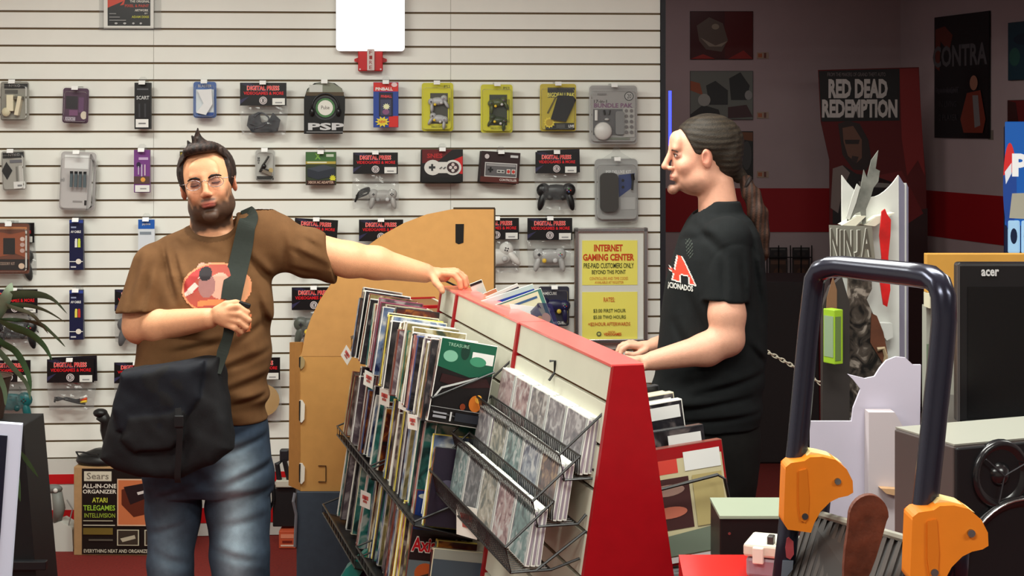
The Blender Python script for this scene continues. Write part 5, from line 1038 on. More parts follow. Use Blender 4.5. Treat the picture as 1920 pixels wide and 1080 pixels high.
gl = M((150, 146, 150), .25, metal=1)
def lens(mb, m, s): mb.tube([(s*(.034+.0225*math.cos(a)), -.1055+.012*abs(math.cos(a))*(1 if s*0+math.cos(a) > 0 else .3), -.004+.0155*math.sin(a)*(1 if math.sin(a) > 0 else .95)) for a in [2*PI*k/22 for k in range(22)]], .0010, m, 5, closed=True)
gp = []
o = face_part('glasses', HC, HR, lambda mb, m: (lens(mb, m, -1), lens(mb, m, 1), mb.tube([(-.0115, -.1055, .002), (0, -.110, .006), (.0115, -.1055, .002)], .0011, m, 5), mb.tube([(-.0565, -.094, .004), (-.079, -.07, .006), (-.0835, .008, .006)], .0012, m, 5), mb.tube([(.0565, -.094, .004), (.079, -.07, .006), (.0835, .008, .006)], .0012, m, 5)), gl, par=m1)
LM = clear_mat(tint=(120, 100, 110), gloss=.10, diff=.14, rough=.05)
for s in (-1, 1):
    mb = MB(); mb.add([(s*(.034+.0215*math.cos(a)), -.105+.012*abs(math.cos(a))*(1 if math.cos(a) > 0 else .3), -.004+.0147*math.sin(a)) for a in [2*PI*k/20 for k in range(20)]], [tuple(range(20))], LM); mb.build('lens', o)
# T-shirt
def rows(L, Y): return [(A(0, py, Y).z, A((a+b)/2, 0, Y).x, yc, (b-a)/2/F*Y, ry) for py, a, b, yc, ry in L]
tors1 = loft(rows([(428, 345, 455, Y1+.035, .060), (445, 310, 490, Y1+.03, .085), (470, 296, 512, Y1+.02, .11), (510, 290, 508, Y1+.0, .13), (560, 276, 512, Y1-.01, .14), (620, 262, 508, Y1-.015, .155), (680, 257, 503, Y1-.015, .165), (740, 257, 500, Y1-.01, .16), (786, 262, 497, Y1+.0, .150)], Y1), p=2.4)
HOLE1 = ell(pt(397, 414, Y1-.015), (.079, .10, .046), rot3(.15, .06, 0))
def shirt1(P):
    d = tors1(P)
    d = smin(d, cap(pt(405, 445, Y1+.03), pt(298, 494, Y1+.0), .055, .062)(P), .02)
    d = smin(d, cap(pt(400, 440, Y1+.03), pt(492, 440, Y1+.01), .055, .068)(P), .03)
    slv = cap(pt(294, 502, 4.95), pt(270, 610, 4.90), .074, .096)(P); zc = A(0, 583, 4.9).z+.12*(P[:, 0]-A(262, 0, 4.9).x)
    slv = smax(slv, zc-P[:, 2], .006); d = smin(d, slv, .010)
    a = np.array(pt(488, 448, 4.98)); b = np.array(pt(640, 491, 5.0)); n = (b-a)/np.linalg.norm(b-a)
    s2_ = cap(a, b, .088, .066)(P); s2_ = smax(s2_, (P-np.array(pt(619, 485, 5.0)))@np.array([.97, 0, .18]), .006); d = smin(d, s2_, .05)
    f = vnoise(P, 9, 2)*.006+vnoise(P*np.array([1, 1, .4]), 24, 5)*.0045
    f += .004*np.sin(((P-a)@n)*70)*sst(P[:, 0], A(480, 0, 5).x, A(560, 0, 5).x)
    f += .007*np.sin((P[:, 2]*1.6+P[:, 0]*.7)*46)*np.exp(-((P[:, 2]-A(0, 745, 5).z)/.08)**2)+.006*np.sin((P[:, 2]+P[:, 0]*1.1)*38)*np.exp(-((P[:, 0]-A(500, 0, 5).x)/.07)**2-((P[:, 2]-A(0, 640, 5).z)/.12)**2)
    f += .005*np.sin((P[:, 0]*1.0+P[:, 2]*.7)*60)*np.exp(-((P[:, 0]-A(312, 0, 5).x)/.05)**2-((P[:, 2]-A(0, 520, 5).z)/.08)**2)
    d = d+f*.8+creases(P, Y1-.08, CR1)-.002*np.exp(-((P[:, 2]-A(0, 780, 5).z)/.006)**2)
    nk = HOLE1(P); d = d-.0035*np.exp(-((nk-.009)/.006)**2); d = smax(d, -nk, .004)
    return smax(d, A(0, 787, Y1).z+.004*vnoise(P, 12, 1)-P[:, 2], .004)
TS = attr_mat('brown_cotton', .9, .10, 30, spec=.15, bump=.25, bscale=600)
br0 = np.array(lin((98, 68, 42)))
def tcol(V):
    c = mixc(np.tile(br0, (len(V), 1)), br0*1.3, np.clip(vnoise(V, 16, 7)*.3+.2, 0, 1)); return mixc(c, br0*.62, .8*(np.abs(HOLE1(V)-.008) < .009))
o = solid('t_shirt', shirt1, (A(198, 0, Y1).x, 4.68, A(0, 800, Y1).z), (A(650, 0, Y1).x, 5.25, A(0, 395, Y1).z), .005, TS, m1, tcol); L1(o)
# jeans
def jeans1(P):
    Z = lambda py: A(0, py, Y1).z; X = lambda px: A(px, 0, Y1).x
    d = loft(rows([(765, 268, 494, Y1+.01, .135), (800, 264, 500, Y1+.01, .145), (850, 263, 506, Y1+.015, .15), (905, 268, 512, Y1+.02, .145), (925, 276, 510, Y1+.02, .12)], Y1), p=2.5)(P)
    for L in ([(330, 880, .092), (325, 960, .083), (320, 1060, .068), (322, 1110, .070), (325, 1220, .062), (326, 1310, .058)], [(445, 885, .098), (446, 950, .097), (450, 1040, .090), (452, 1110, .085), (458, 1220, .074), (462, 1310, .068)]):
        for i in range(len(L)-1):
            yy = [4.99, 4.975, 4.955, 4.965, 4.99, 5.0]
            d = smin(d, cap(pt(L[i][0], L[i][1], yy[i]), pt(L[i+1][0], L[i+1][1], yy[i+1]), L[i][2], L[i+1][2])(P), .02)
    f = .004*vnoise(P*np.array([1, 1, 1.6]), 22, 3)+.004*np.sin(P[:, 2]*75+P[:, 0]*25+2*np.sin(P[:, 0]*20))*.6*np.exp(-((P[:, 2]-Z(900))/.10)**2)
    f += .003*np.sin(P[:, 2]*85-P[:, 0]*40)*np.exp(-((P[:, 2]-Z(1130))/.1)**2)
    return smax(d+f*.7+creases(P, Y1-.06, CRJ)*.65, A(0, 1315, 5).z-P[:, 2], .003)
JM = attr_mat('denim', .85, .14, 45, spec=.15, bump=.3, bscale=900)
def jcol(V):
    Z = lambda py: A(0, py, Y1).z; X = lambda px: A(px, 0, Y1).x
    c0 = np.array(lin((48, 60, 76))); c1 = np.array(lin((150, 168, 180)))
    f = np.exp(-((V[:, 0]-X(452))/.045)**2)*sst(-V[:, 2], -Z(800), -Z(860))*(V[:, 1] < 4.97)+.3*np.exp(-((V[:, 0]-X(322))/.05)**2)*sst(-V[:, 2], -Z(880), -Z(1000))*(V[:, 1] < 4.97)
    f = f*(.85+.15*vnoise(V, 14, 4))*(1-.6*sst(-V[:, 2], -Z(1010), -Z(1150)))
    return mixc(np.tile(c0, (len(V), 1)), c1, np.clip(f, 0, 1))
o = solid('jeans', jeans1, (A(245, 0, Y1).x, 4.78, .04), (A(535, 0, Y1).x, 5.22, A(0, 755, Y1).z), .006, JM, m1, jcol); L1(o)
for px in (327, 463):
    x = A(px, 0, Y1).x
    solid('shoe', union([(ell((x, 4.93, .035), (.05, .14, .045)), 0), (ell((x, 5.02, .05), (.045, .05, .06)), .03), (lambda P: P[:, 2]*0+(0.002-P[:, 2]), 0)][:2]), (x-.09, 4.75, -.0), (x+.09, 5.12, .14), .008, M((40, 36, 34), .6), m1); L1(m1.children[-1])
# belt line under the hem
# print on the chest
def art1(px, py):
    if ((px-405)/64)**2+((py-540)/46)**2 < 1 and py < 582:
        e = ((px-405)/64)**2+((py-540)/46)**2
        if ((px-384)/12)**2+((py-514)/13)**2 < 1: return (34, 26, 30)
        if ((px-388)/16)**2+((py-536)/22)**2 < 1: return (150, 104, 100)
        if ((px-412)/20)**2+((py-536)/24)**2 < 1: return (206, 150, 130)
        if abs((py-566)-((px-405)/14)**2*.6) < 5 and px > 372: return (214, 120, 70)
        if e > .88: return (204, 130, 90)
        if px+py*.6 < 690+(8*math.sin(py*.2)): return (170, 52, 50) if abs(px+py*.9-848) > 7 else (206, 190, 180)
        return (160, 70, 56) if px < 440 else (190, 130, 90)
    if 392 < px < 440 and 498 < py < 525+6*math.sin(px*.3) and (py > 503+5*math.sin(px*.5)): return (206, 184, 96)
    if ((px-376)/9)**2+((py-503)/9)**2 < 1 or ((px-392)/7)**2+((py-500)/8)**2 < 1: return (200, 140, 120)
    if 436 < px < 470 and 590 < py < 622: return (196, 110, 70) if (int(px/4.5)+int(py/7)) % 3 else None
    return None
o = wrapped('chest_print', shirt1, m1, (338, 494, 472, 624), art1, Y1-.14, step=1.8); L1(o)
# shoulder bag and its strap
bag = thing('shoulder_bag', 'large dark navy messenger bag hanging at the hip of the man with glasses', 'bag', (A(320, 780, 4.76).x, 4.74, A(0, 780, 4.76).z))
BY = 4.74
def poly2(PX, Y):
    Q = np.array([(A(a, b, Y).x, A(a, b, Y).z) for a, b in PX]); n = len(Q)
    def f(P):
        p = P[:, [0, 2]]; d = np.full(len(p), 1e9); inside = np.zeros(len(p), bool)
        for i in range(n):
            a = Q[i]; b = Q[(i+1) % n]; ab = b-a; t = np.clip(((p-a)@ab)/(ab@ab), 0, 1); d = np.minimum(d, np.sqrt(((p-a-t[:, None]*ab)**2).sum(1)))
            c = ((a[1] > p[:, 1]) != (b[1] > p[:, 1])) & (p[:, 0] < (b[0]-a[0])*(p[:, 1]-a[1])/(b[1]-a[1]+1e-12)+a[0]); inside ^= c
        return np.where(inside, -d, d)
    return f
def slabf(p2, y, th, r):
    def f(P):
        a = p2(P)+r; b = np.abs(P[:, 1]-y)-th+r
        return np.minimum(np.maximum(a, b), 0)+np.sqrt(np.maximum(a, 0)**2+np.maximum(b, 0)**2)-r
    return f
b0 = slabf(poly2([(232, 690), (388, 668), (413, 668), (424, 700), (432, 750), (437, 838), (404, 868), (335, 896), (262, 893), (222, 878), (190, 856), (203, 815), (212, 770), (216, 735)], BY), BY, .058, .04)
b1 = slabf(poly2([(232, 692), (390, 670), (392, 690), (384, 740), (360, 775), (330, 800), (270, 818), (228, 800), (216, 760)], BY), BY-.035, .04, .025)
b2 = slabf(poly2([(250, 770), (355, 760), (352, 820), (330, 838), (262, 842), (240, 815)], BY), BY-.05, .032, .02)
def bagf(P): return union([(b0, 0), (b1, .004), (b2, .006)])(P)+.006*vnoise(P, 18, 2)+.0025*vnoise(P, 55, 6)
BGM = attr_mat('navy_canvas', .75, .1, 80, spec=.25, bump=.3, bscale=700)
def bcol(V): return mixc(np.tile(np.array(lin((17, 19, 27))), (len(V), 1)), np.array(lin((24, 23, 24))), (b1(V) > .004).astype(float)*.8)
o = solid('bag_body', bagf, (A(180, 0, BY).x, BY-.13, A(0, 905, BY).z), (A(447, 0, BY).x, BY+.08, A(0, 655, BY).z), .0045, BGM, bag, bcol); o.location = -bag.location
def ribbon(nm, path, wd, th, mat, par, side=None, base=None):
    P = [Vector(p) for p in path]; out = []; W = []
    for i in range(len(P)-1):
        a, b, c, d = P[max(i-1, 0)], P[i], P[i+1], P[min(i+2, len(P)-1)]
        for k in range(6): s = k/6; out.append(.5*((2*b)+(c-a)*s+(2*a-5*b+4*c-d)*s*s+(3*b-a-3*c+d)*s**3)); W.append(wd[i]*(1-s)+wd[i+1]*s)
    out.append(P[-1]); W.append(wd[-1]); n = len(out); vs = []
    for i, p in enumerate(out):
        d = (out[min(i+1, n-1)]-out[max(i-1, 0)]).normalized(); nn = Vector(side or (0, -1, 0)); s = d.cross(nn).normalized()*W[i]/2; t = nn*th
        vs += [p-s, p+s, p+s+t, p-s+t]
    fs = [(i*4+k, i*4+(k+1) % 4, i*4+4+(k+1) % 4, i*4+4+k) for i in range(n-1) for k in range(4)]+[(0, 1, 2, 3), (n*4-1, n*4-2, n*4-3, n*4-4)]
    mb = MB(); mb.add([v-(base or par.location) for v in vs], fs, mat); return mb.build(nm, par)
def on_shirt(fn, px, py, Y, off=.004):
    y, ok = front(fn, [A(px, py, Y).x], [A(px, py, Y).z], Y-.4); return A(px, py, Y).x, float(y[0])-off, A(px, py, Y).z
SM = M((34, 40, 34), .8, noise=.1, scale=120)
sp = [Vector(pt(472, 404, Y1+.03)), Vector(pt(466, 402, Y1-.03))]+[Vector(on_shirt(shirt1, a, b, Y1-.12, .006)) for a, b in ((461, 412), (457, 428), (452, 460), (446, 495), (440, 530), (436, 560))]
ribbon('strap', sp, [.05, .055, .055, .055, .060, .062, .064, .060], .003, SM, bag)
ribbon('strap', [Vector(pt(440, 562, 4.745)), Vector(pt(433, 600, 4.738)), Vector(pt(427, 632, 4.735)), Vector(pt(418, 660, 4.73)), Vector(pt(408, 700, 4.70))], [.05, .035, .030, .034, .02], .003, SM, bag)
ribbon('webbing', [Vector(pt(334, 765, 4.645)), Vector(pt(337, 800, 4.640)), Vector(pt(336, 840, 4.655)), Vector(pt(333, 890, 4.675)), Vector(pt(334, 905, 4.69))], [.018]*5, .003, M((16, 16, 18), .7), bag)
MB().box(Vector(pt(336, 790, 4.637))-bag.location, (.028, .010, .035), BLK).build('buckle', bag, bevel=.003)
MB().box(Vector(pt(440, 571, 4.70))-bag.location+Vector((.03, -.005, 0)), (.035, .012, .014), BLK, rot=(0, .3, 0)).build('strap_slider', bag, bevel=.003)

# =============================================== man in profile, black T-shirt, ponytail
Y2 = 4.92
m2 = thing('person', 'bearded man in profile with long ponytail and black T-shirt behind the rack', 'person', (A(1340, 900, Y2).x, Y2, 0))
def L2(o): o.parent = m2; o.location = -m2.location; return o
HC2 = np.array(pt(1315, 292, Y2)); HR2 = rot3(.0, 0, 0)@np.array(Matrix.Rotation(-PI/2+.06, 3, 'Z'))
HR2 = np.array(Matrix.Rotation(-PI/2+.10, 3, 'Z') @ Matrix.Rotation(.0, 3, 'X'))
hf2 = head_fn(dict(w=.074, f=1.0, j=.98, chin=-.010, nose=1.07, ear=1.0, ey=-.012)); head2 = local(hf2, HC2, HR2)
neck2 = cap(pt(1342, 345, Y2), pt(1350, 425, Y2), .055, .066)
s3 = pt(1362, 448, 4.77); e3 = pt(1364, 636, 4.72); w3 = pt(1226, 676, 4.71)
arm3 = [(cap(s3, pt(1362, 540, 4.745), .046, .048), .02), (cap(pt(1362, 540, 4.745), pt(1363, 590, 4.73), .048, .053), .01), (cap(pt(1363, 590, 4.73), e3, .053, .048), .02), (cap(e3, pt(1325, 655, 4.715), .047, .047), .02), (cap(pt(1325, 655, 4.715), w3, .047, .029), .02)]
arm4 = [(cap(pt(1350, 450, 5.08), pt(1330, 625, 5.12), .055, .048), .02), (cap(pt(1330, 625, 5.12), pt(1228, 650, 5.0), .045, .029), .02)]
handC = hand([(pt(1202, 681, 4.71), (.040, .026, .024), rot3(0, -.1, 0))]+[(chain(*q), .0105, .008) for q in (
    [(1195, 676, 4.69), (1172, 676, 4.68), (1162, 688, 4.68), (1164, 697, 4.69)], [(1195, 675, 4.705), (1170, 673, 4.70), (1158, 684, 4.70), (1160, 694, 4.71)], [(1195, 675, 4.725), (1172, 672, 4.725), (1160, 682, 4.725), (1161, 692, 4.73)], [(1196, 676, 4.74), (1178, 674, 4.745), (1168, 682, 4.745), (1168, 690, 4.75)], [(1206, 688, 4.69), (1190, 697, 4.68), (1177, 702, 4.68)])])
handD = hand([(pt(1208, 652, 4.98), (.038, .024, .022), rot3(0, -.12, 0))]+[(chain(*q), .0105, .008) for q in (
    [(1200, 650, 4.96), (1178, 648, 4.95), (1166, 655, 4.945), (1163, 664, 4.94)], [(1200, 648, 4.98), (1176, 645, 4.97), (1163, 650, 4.97), (1158, 659, 4.965)], [(1200, 648, 5.0), (1180, 643, 5.0), (1168, 646, 5.0), (1162, 653, 5.0)], [(1202, 648, 5.015), (1186, 643, 5.02), (1176, 645, 5.02), (1170, 651, 5.02)], [(1210, 657, 4.955), (1196, 664, 4.945), (1184, 666, 4.94), (1176, 663, 4.935)])])
core2 = loft([(A(0, 780, Y2).z, A(1335, 0, Y2).x, Y2, .10, .12), (A(0, 600, Y2).z, A(1338, 0, Y2).x, Y2, .11, .12), (A(0, 470, Y2).z, A(1345, 0, Y2).x, Y2, .10, .13), (A(0, 425, Y2).z, A(1348, 0, Y2).x, Y2, .07, .08)])
skin2 = union([(head2, 0), (neck2, .009), (core2, .02), (cap(pt(1350, 460, Y2), s3, .06, .05), .02), (cap(pt(1350, 460, Y2), pt(1350, 450, 5.08), .06, .05), .02)]+arm3+arm4+[(handC, .012), (handD, .012)])
SK2 = np.array(lin((216, 160, 134)))
def col2(V):
    Q = (V-HC2)@HR2; c = face_color(Q, SK2, .95, style='goatee'); c[Q[:, 2] < -.15] = SK2*.97; return c
o = solid('body', skin2, (A(1140, 0, Y2).x, 4.62, A(0, 790, Y2).z), (A(1440, 0, Y2).x, 5.22, A(0, 212, Y2).z), .0036, SKM, m2, col2); L2(o)
def hair2(P):
    Q = (P-HC2)@HR2; x, y, z = Q.T; fl = np.sin(z*330+x*120+np.sin(y*25)*.6)*.0007+np.sin(x*330+z*100)*.0006
    d = ell((0, .024, .042), (.083, .108, .088))(Q)+fl
    d = smin(d, ell((0, .075, -.01), (.070, .050, .065))(Q)+fl, .025)
    d = smin(d, cap((0, .10, -.045), (0, .125, -.068), .030, .022)(Q), .015)
    face = smax(z-.092, y-(-.030-.45*np.maximum(0, z)), .006)
    side = smax(z+.006, y-.010, .006)                       # cleared round the ear
    side = smax(side, -(np.abs(x)-.045), .004)
    low = smax(z+.02, y-.02, .004)
    d = smax(d, -face, .003); d = smax(d, -low, .003)
    d = smax(d, -ell((-.084, .000, -.010), (.03, .022, .032))(Q), .003); d = smax(d, -ell((.084, .000, -.010), (.03, .022, .032))(Q), .003)
    return np.maximum(d, -z-.085)
o = solid('hair', hair2, HC2-np.array((.15, .13, .12)), HC2+np.array((.18, .13, .16)), .003, HM, m2, hcol((34, 28, 22), (52, 43, 33), 2)); L2(o)
tl = [pt(1397, 338, Y2), pt(1408, 362, Y2-.01), pt(1420, 400, Y2-.02), pt(1428, 440, Y2-.02), pt(1432, 475, Y2-.02), pt(1430, 500, Y2-.02)]
tr_ = [.018, .025, .029, .024, .015, .004]
def tail(P):
    d = None
    for i in range(5): e = cap(tl[i], tl[i+1], tr_[i], tr_[i+1])(P); d = e if d is None else smin(d, e, .01)
    return d+.002*np.sin(P[:, 0]*230+.8*np.sin(P[:, 2]*22))+.0015*np.sin(P[:, 1]*260+P[:, 2]*12)
o = solid('ponytail', tail, (A(1370, 0, Y2).x, Y2-.09, A(0, 510, Y2).z), (A(1460, 0, Y2).x, Y2+.07, A(0, 320, Y2).z), .003, HM, m2, hcol((34, 24, 19), (78, 48, 34), 0)); L2(o)
MB().tube([(A(1399, 0, Y2).x-m2.location.x+.024*math.cos(a)*.5, .024*math.sin(a), A(0, 345, Y2).z+.024*math.cos(a)*.8) for a in [2*PI*k/12 for k in range(12)]], .006, M((30, 20, 18), .7), 6, closed=True).build('hair_tie', m2, smooth=True)
for s in (-1, 1):
    face_part('eyebrow', HC2, HR2, lambda mb, m, s=s: mb.tube([(s*.013, -.0945, .0160), (s*.024, -.0950, .0185), (s*.036, -.0915, .0180), (s*.048, -.0830, .0125)], .003, m, 6, rr=[.0022, .0030, .0026, .0015]), M((52, 38, 28), .7), par=m2)
    e = face_part('eye', HC2, HR2, lambda mb, m, s=s: mb.ell((s*.032, -.0785, .0005), (.0112, .0118, .0080), m, 16, 10), M((206, 196, 190), .2), par=m2)
    face_part('iris', HC2, HR2, lambda mb, m, s=s: mb.ell((s*.031, -.0880, .0005), (.0052, .0028, .0052), m, 12, 8), M((52, 36, 26), .2), par=m2)
    face_part('eyelash', HC2, HR2, lambda mb, m, s=s: mb.tube([(s*.019, -.0885, .003), (s*.026, -.0925, .007), (s*.036, -.0915, .0075), (s*.046, -.0835, .003)], .0013, m, 5), M((40, 28, 22), .7), par=m2)
BT_ = attr_mat('black_cotton', .9, .1, 40, spec=.15, bump=.25, bscale=600)
tors2 = loft(rows([(378, 1322, 1386, Y2, .075), (398, 1302, 1392, Y2, .09), (412, 1292, 1406, Y2, .12), (440, 1277, 1420, Y2, .165), (480, 1264, 1430, Y2, .185), (530, 1249, 1436, Y2, .185), (590, 1240, 1437, Y2, .175), (650, 1233, 1435, Y2, .17), (700, 1229, 1431, Y2, .17), (745, 1226, 1430, Y2, .168), (795, 1240, 1422, Y2, .16)], Y2), p=2.3)
def shirt2(P):
    d = tors2(P)
    slv = cap(pt(1364, 452, 4.78), pt(1362, 590, 4.735), .072, .067)(P); slv = smax(slv, A(0, 566, 4.72).z-.10*(P[:, 0]-A(1361, 0, 4.72).x)-P[:, 2], .006); d = smin(d, slv, .012)
    sl2 = cap(pt(1352, 452, 5.07), pt(1340, 560, 5.12), .07, .066)(P); sl2 = smax(sl2, A(0, 560, 5.1).z-P[:, 2], .006); d = smin(d, sl2, .03)
    f = vnoise(P, 10, 6)*.005*sst(P[:, 1], 4.74, 4.80)+vnoise(P*np.array([1, 1, .5]), 28, 9)*.0026+.005*np.sin(P[:, 2]*60+P[:, 0]*14)*np.exp(-((P[:, 2]-A(0, 735, 5).z)/.08)**2)
    f += .002*np.exp(-((np.sqrt((P[:, 0]-A(1366, 0, Y2).x)**2+(P[:, 2]-A(0, 500, Y2).z)**2)-.085)/.005)**2)*(P[:, 1] < 4.85)*(P[:, 2] > A(0, 500, Y2).z)
    d = d+f+creases(P, Y2-.08, CR2)
    d = smax(d, -cap(pt(1318, 350, Y2-.0), pt(1336, 384, Y2), .066, .064)(P), .004)
    return d
o = solid('t_shirt', shirt2, (A(1205, 0, Y2).x, 4.62, A(0, 805, Y2).z), (A(1455, 0, Y2).x, 5.24, A(0, 370, Y2).z), .005, BT_, m2, lambda V: np.tile(np.array(lin((25, 27, 28))), (len(V), 1))); L2(o)
# chest print: red block letters with white edge, lettering below
def art2(px, py):
    u = px; v = py-(px-1275)*.16
    def inA(u, v):
        if v < 478 or v > 526: return False
        for c, hwid in ((1276, 22), (1252, 15)):
            t = (v-478)/48; r = c+t*hwid
            l = c-8-t*hwid*.5
            if l < u < r and not (v > 512 and c-4 < u < c+8): return True
        return False
    if inA(u, v): return (206, 60, 40) if all(inA(u+a, v+b) for a, b in ((2.5, 0), (-2, 0), (0, 2.5))) else (196, 190, 186)
    if ((px-1288)/6)**2+((py-462)/18)**2 < 1 and (int(px*.7+py*.5) % 3 == 0): return (60, 66, 60)
    return None
o = wrapped('chest_print', shirt2, m2, (1240, 440, 1302, 532), art2, Y2-.05, step=1.2); L2(o)
tv, tf = text_geo('NTIC AFICIONADOS', .03)
if len(tv):
    px = 1222+78*tv[:, 0]; py = 549-11*tv[:, 1]+(px-1296)*.17-2
    yy = np.full(len(px), Y2-.05)
    for _ in range(2):
        X = (px-960)/F*yy; Z = CAMH-(py-HZ)/F*yy; yy, ok = front(shirt2, X, Z, Y2-.35)
    good = ok & (px > 1244)
    mb = MB(); mb.add([(X[i], yy[i]-.003, Z[i]) for i in range(len(X))], [f for f in tf if all(good[k] for k in f) and max(yy[k] for k in f)-min(yy[k] for k in f) < .03 and max(Z[k] for k in f)-min(Z[k] for k in f) < .03], M((206, 204, 198), .6)); L2(mb.build('chest_lettering', m2))
def pants2(P):
    d = loft(rows([(760, 1232, 1420, Y2, .14), (830, 1236, 1424, Y2, .155), (900, 1242, 1418, Y2, .15), (960, 1255, 1410, Y2, .13)], Y2), p=2.4)(P)
    for yy, dx in ((4.84, 0), (5.01, 12)):
        L = [(1325+dx, 930, .095), (1320+dx, 1100, .085), (1322+dx, 1260, .072), (1325+dx, 1330, .07)]
        for i in range(3): d = smin(d, cap(pt(L[i][0], L[i][1], yy), pt(L[i+1][0], L[i+1][1], yy), L[i][2], L[i+1][2])(P), .02)
    return smax(d+.005*vnoise(P, 20, 2), .035-P[:, 2], .003)
o = solid('trousers', pants2, (A(1205, 0, Y2).x, 4.68, .02), (A(1450, 0, Y2).x, 5.2, A(0, 750, Y2).z), .008, attr_mat('black_denim', .85, .15, 50, spec=.15), m2, lambda V: np.tile(np.array(lin((24, 23, 22))), (len(V), 1))); L2(o)
for yy in (4.84, 5.01):
    x = A(1305, 0, Y2).x
    o = solid('shoe', union([(ell((x-.02, yy, .036), (.14, .048, .042)), 0), (ell((x+.07, yy, .055), (.05, .043, .055)), .03)]), (x-.2, yy-.08, -.01), (x+.16, yy+.08, .13), .008, M((28, 26, 26), .6), m2); L2(o)
# ---------------------------------------------------------------- the darker back room: posters, brochure racks, chain, vending machine
def flat(fr, px0, py0, px1, py1, name, label, cat, off=.004, group=None):
    a = fr.pix(px0, py0, off); b = fr.pix(px1, py1, off)
    return thing(name, label, cat, mw=fr.M @ Matrix.Translation(((a[0]+b[0])/2, -off, a[1])), group=group), abs(b[0]-a[0]), a[1]-b[1]
def poster(fr, box, label, ops, d=.008, edge=(16, 14, 16), name='poster', off=.009, group=None):
    t, w, h = flat(fr, *box, name, label, 'poster', off=off, group=group)
    MB().box((0, d/2, -h/2), (w, d, h), M(edge, .6)).build('board', t); prints(t, ops, w-.004, h-.004, top=-.002, y=-.001); return t, w, h
P1 = [('r', 0, 0, 1, 1, (66, 10, 12)), ('r', .55, 0, 1, 1, (84, 8, 10)), ('p', [(.1, .3), (.3, .12), (.52, .25), (.6, .6), (.5, .85), (.25, .8), (.14, .62)], (96, 84, 74)), ('p', [(.16, .55), (.4, .72), (.6, .62), (.5, .74), (.3, .74)], (150, 140, 124)), ('e', .4, .32, .06, .06, (150, 140, 120)), ('p', [(.0, 1), (.2, .9), (.4, 1)], (150, 30, 20)), ('p', [(.6, 1), (.85, .82), (1, 1)], (140, 26, 20))]
poster(far, (1294, 21, 1412, 111), 'top dark red painting on the far wall, upper of the three small ones', P1, group='small paintings on the far wall')
P2 = [('r', 0, 0, 1, 1, (104, 108, 100)), ('p', [(0, .2), (.15, .25), (.2, .5), (.0, .4)], (150, 70, 30)), ('p', [(.25, .3), (.4, .2), (.6, .4), (.6, .7), (.3, .7)], (26, 26, 26)), ('p', [(.62, .15), (.8, .02), (.95, .3), (.9, .6), (.65, .6)], (22, 22, 24)), ('p', [(0, .9), (.2, .7), (.45, .8), (.5, 1), (0, 1)], (20, 16, 16)), ('e', .22, .6, .1, .13, (150, 150, 142)), ('p', [(.6, .75), (.9, .7), (1, .95), (.6, .98)], (60, 20, 26)), ('e', .93, .5, .06, .1, (140, 140, 136))]
poster(far, (1294, 133, 1412, 224), 'middle grey and black painting on the far wall, between two others', P2, group='small paintings on the far wall')
poster(far, (1294, 246, 1412, 337), 'lowest black and orange painting on the far wall, behind the ponytailed head', [('r', 0, 0, 1, 1, (18, 16, 16)), ('p', [(.6, 0), (1, .02), (1, .2), (.7, .14)], (110, 60, 26)), ('e', .9, .5, .08, .3, (60, 60, 60)), ('e', .7, .1, .08, .1, (150, 140, 120))], group='small paintings on the far wall')
for i, y in enumerate((98, 210, 321)):
    t, w, h = flat(far, 1419, y, 1441, y+12, 'wall_card', 'small orange and white caption card beside the %s painting' % ('top', 'middle', 'lowest')[i], 'card', off=.003, group='caption cards on the far wall')
    MB().box((0, .001, -h/2), (w, .002, h), M((170, 150, 130), .6)).build('card', t); prints(t, [('r', .1, .2, .45, .8, (170, 96, 60)), ('r', .6, .1, .8, .9, (110, 60, 50))], w, h, y=-.0005)
P3 = [('r', 0, 0, 1, 1, (14, 16, 18)), ('p', [(.02, .1), (.2, .08), (.35, .16), (.28, .3), (.12, .2), (.1, .45), (.02, .42)], (96, 40, 26)), ('t', 'CONTRA', -.03, .24, .97, .42, (84, 84, 86), .03), ('r', .05, .60, .45, .63, (44, 44, 48)), ('t', 'PLAY RIGHT', .03, .585, .47, .64, (58, 56, 60)), ('t', 'IN LIVING', .1, .70, .42, .75, (58, 56, 60)), ('t', '2 PLAYER', .1, .81, .44, .86, (58, 56, 60)),
      ('e', .74, .56, .07, .06, (150, 104, 84)), ('p', [(.62, .64), (.86, .62), (.95, .85), (.9, .96), (.56, .96), (.5, .85)], (120, 50, 36)), ('p', [(.72, .66), (.82, .66), (.86, .9), (.76, .92)], (120, 116, 116))]
a = RF.pix(1752, 150, .01); b = RF.pix(1856, 150, .01)
def rposter(px0, px1, ytl, ybl, label, ops, off=.012, **k):
    a = RF.pix(px0, ytl, off); b = RF.pix(px0, ybl, off); c = RF.pix(px1, ytl, off); w_ = abs(c[0]-a[0]); h_ = a[1]-b[1]
    t = thing('poster', label, 'poster', mw=RF.M @ Matrix.Translation(((a[0]+c[0])/2, -off, a[1])), group='posters on the side wall')
    MB().box((0, .004, -h_/2), (w_, .008, h_), M((14, 14, 16), .6)).build('board', t); prints(t, ops, w_-.004, h_-.004, top=-.002, y=-.001); return t
rposter(1752, 1855, 33, 258, 'tall dark poster with grey block letters and a figure in an orange jacket', P3)
rposter(1890, 2000, 43, 151, 'teal poster at the right edge of the view, upper of two', [('r', 0, 0, 1, 1, (24, 60, 74)), ('e', .12, .6, .1, .16, (40, 90, 80)), ('e', .3, .3, .2, .1, (20, 44, 60))])
rposter(1889, 2000, 188, 230, 'red poster above the blue vending machine', [('r', 0, 0, 1, 1, (110, 20, 22)), ('p', [(0, 0), (.15, .1), (.2, 1), (0, 1)], (60, 20, 20))])
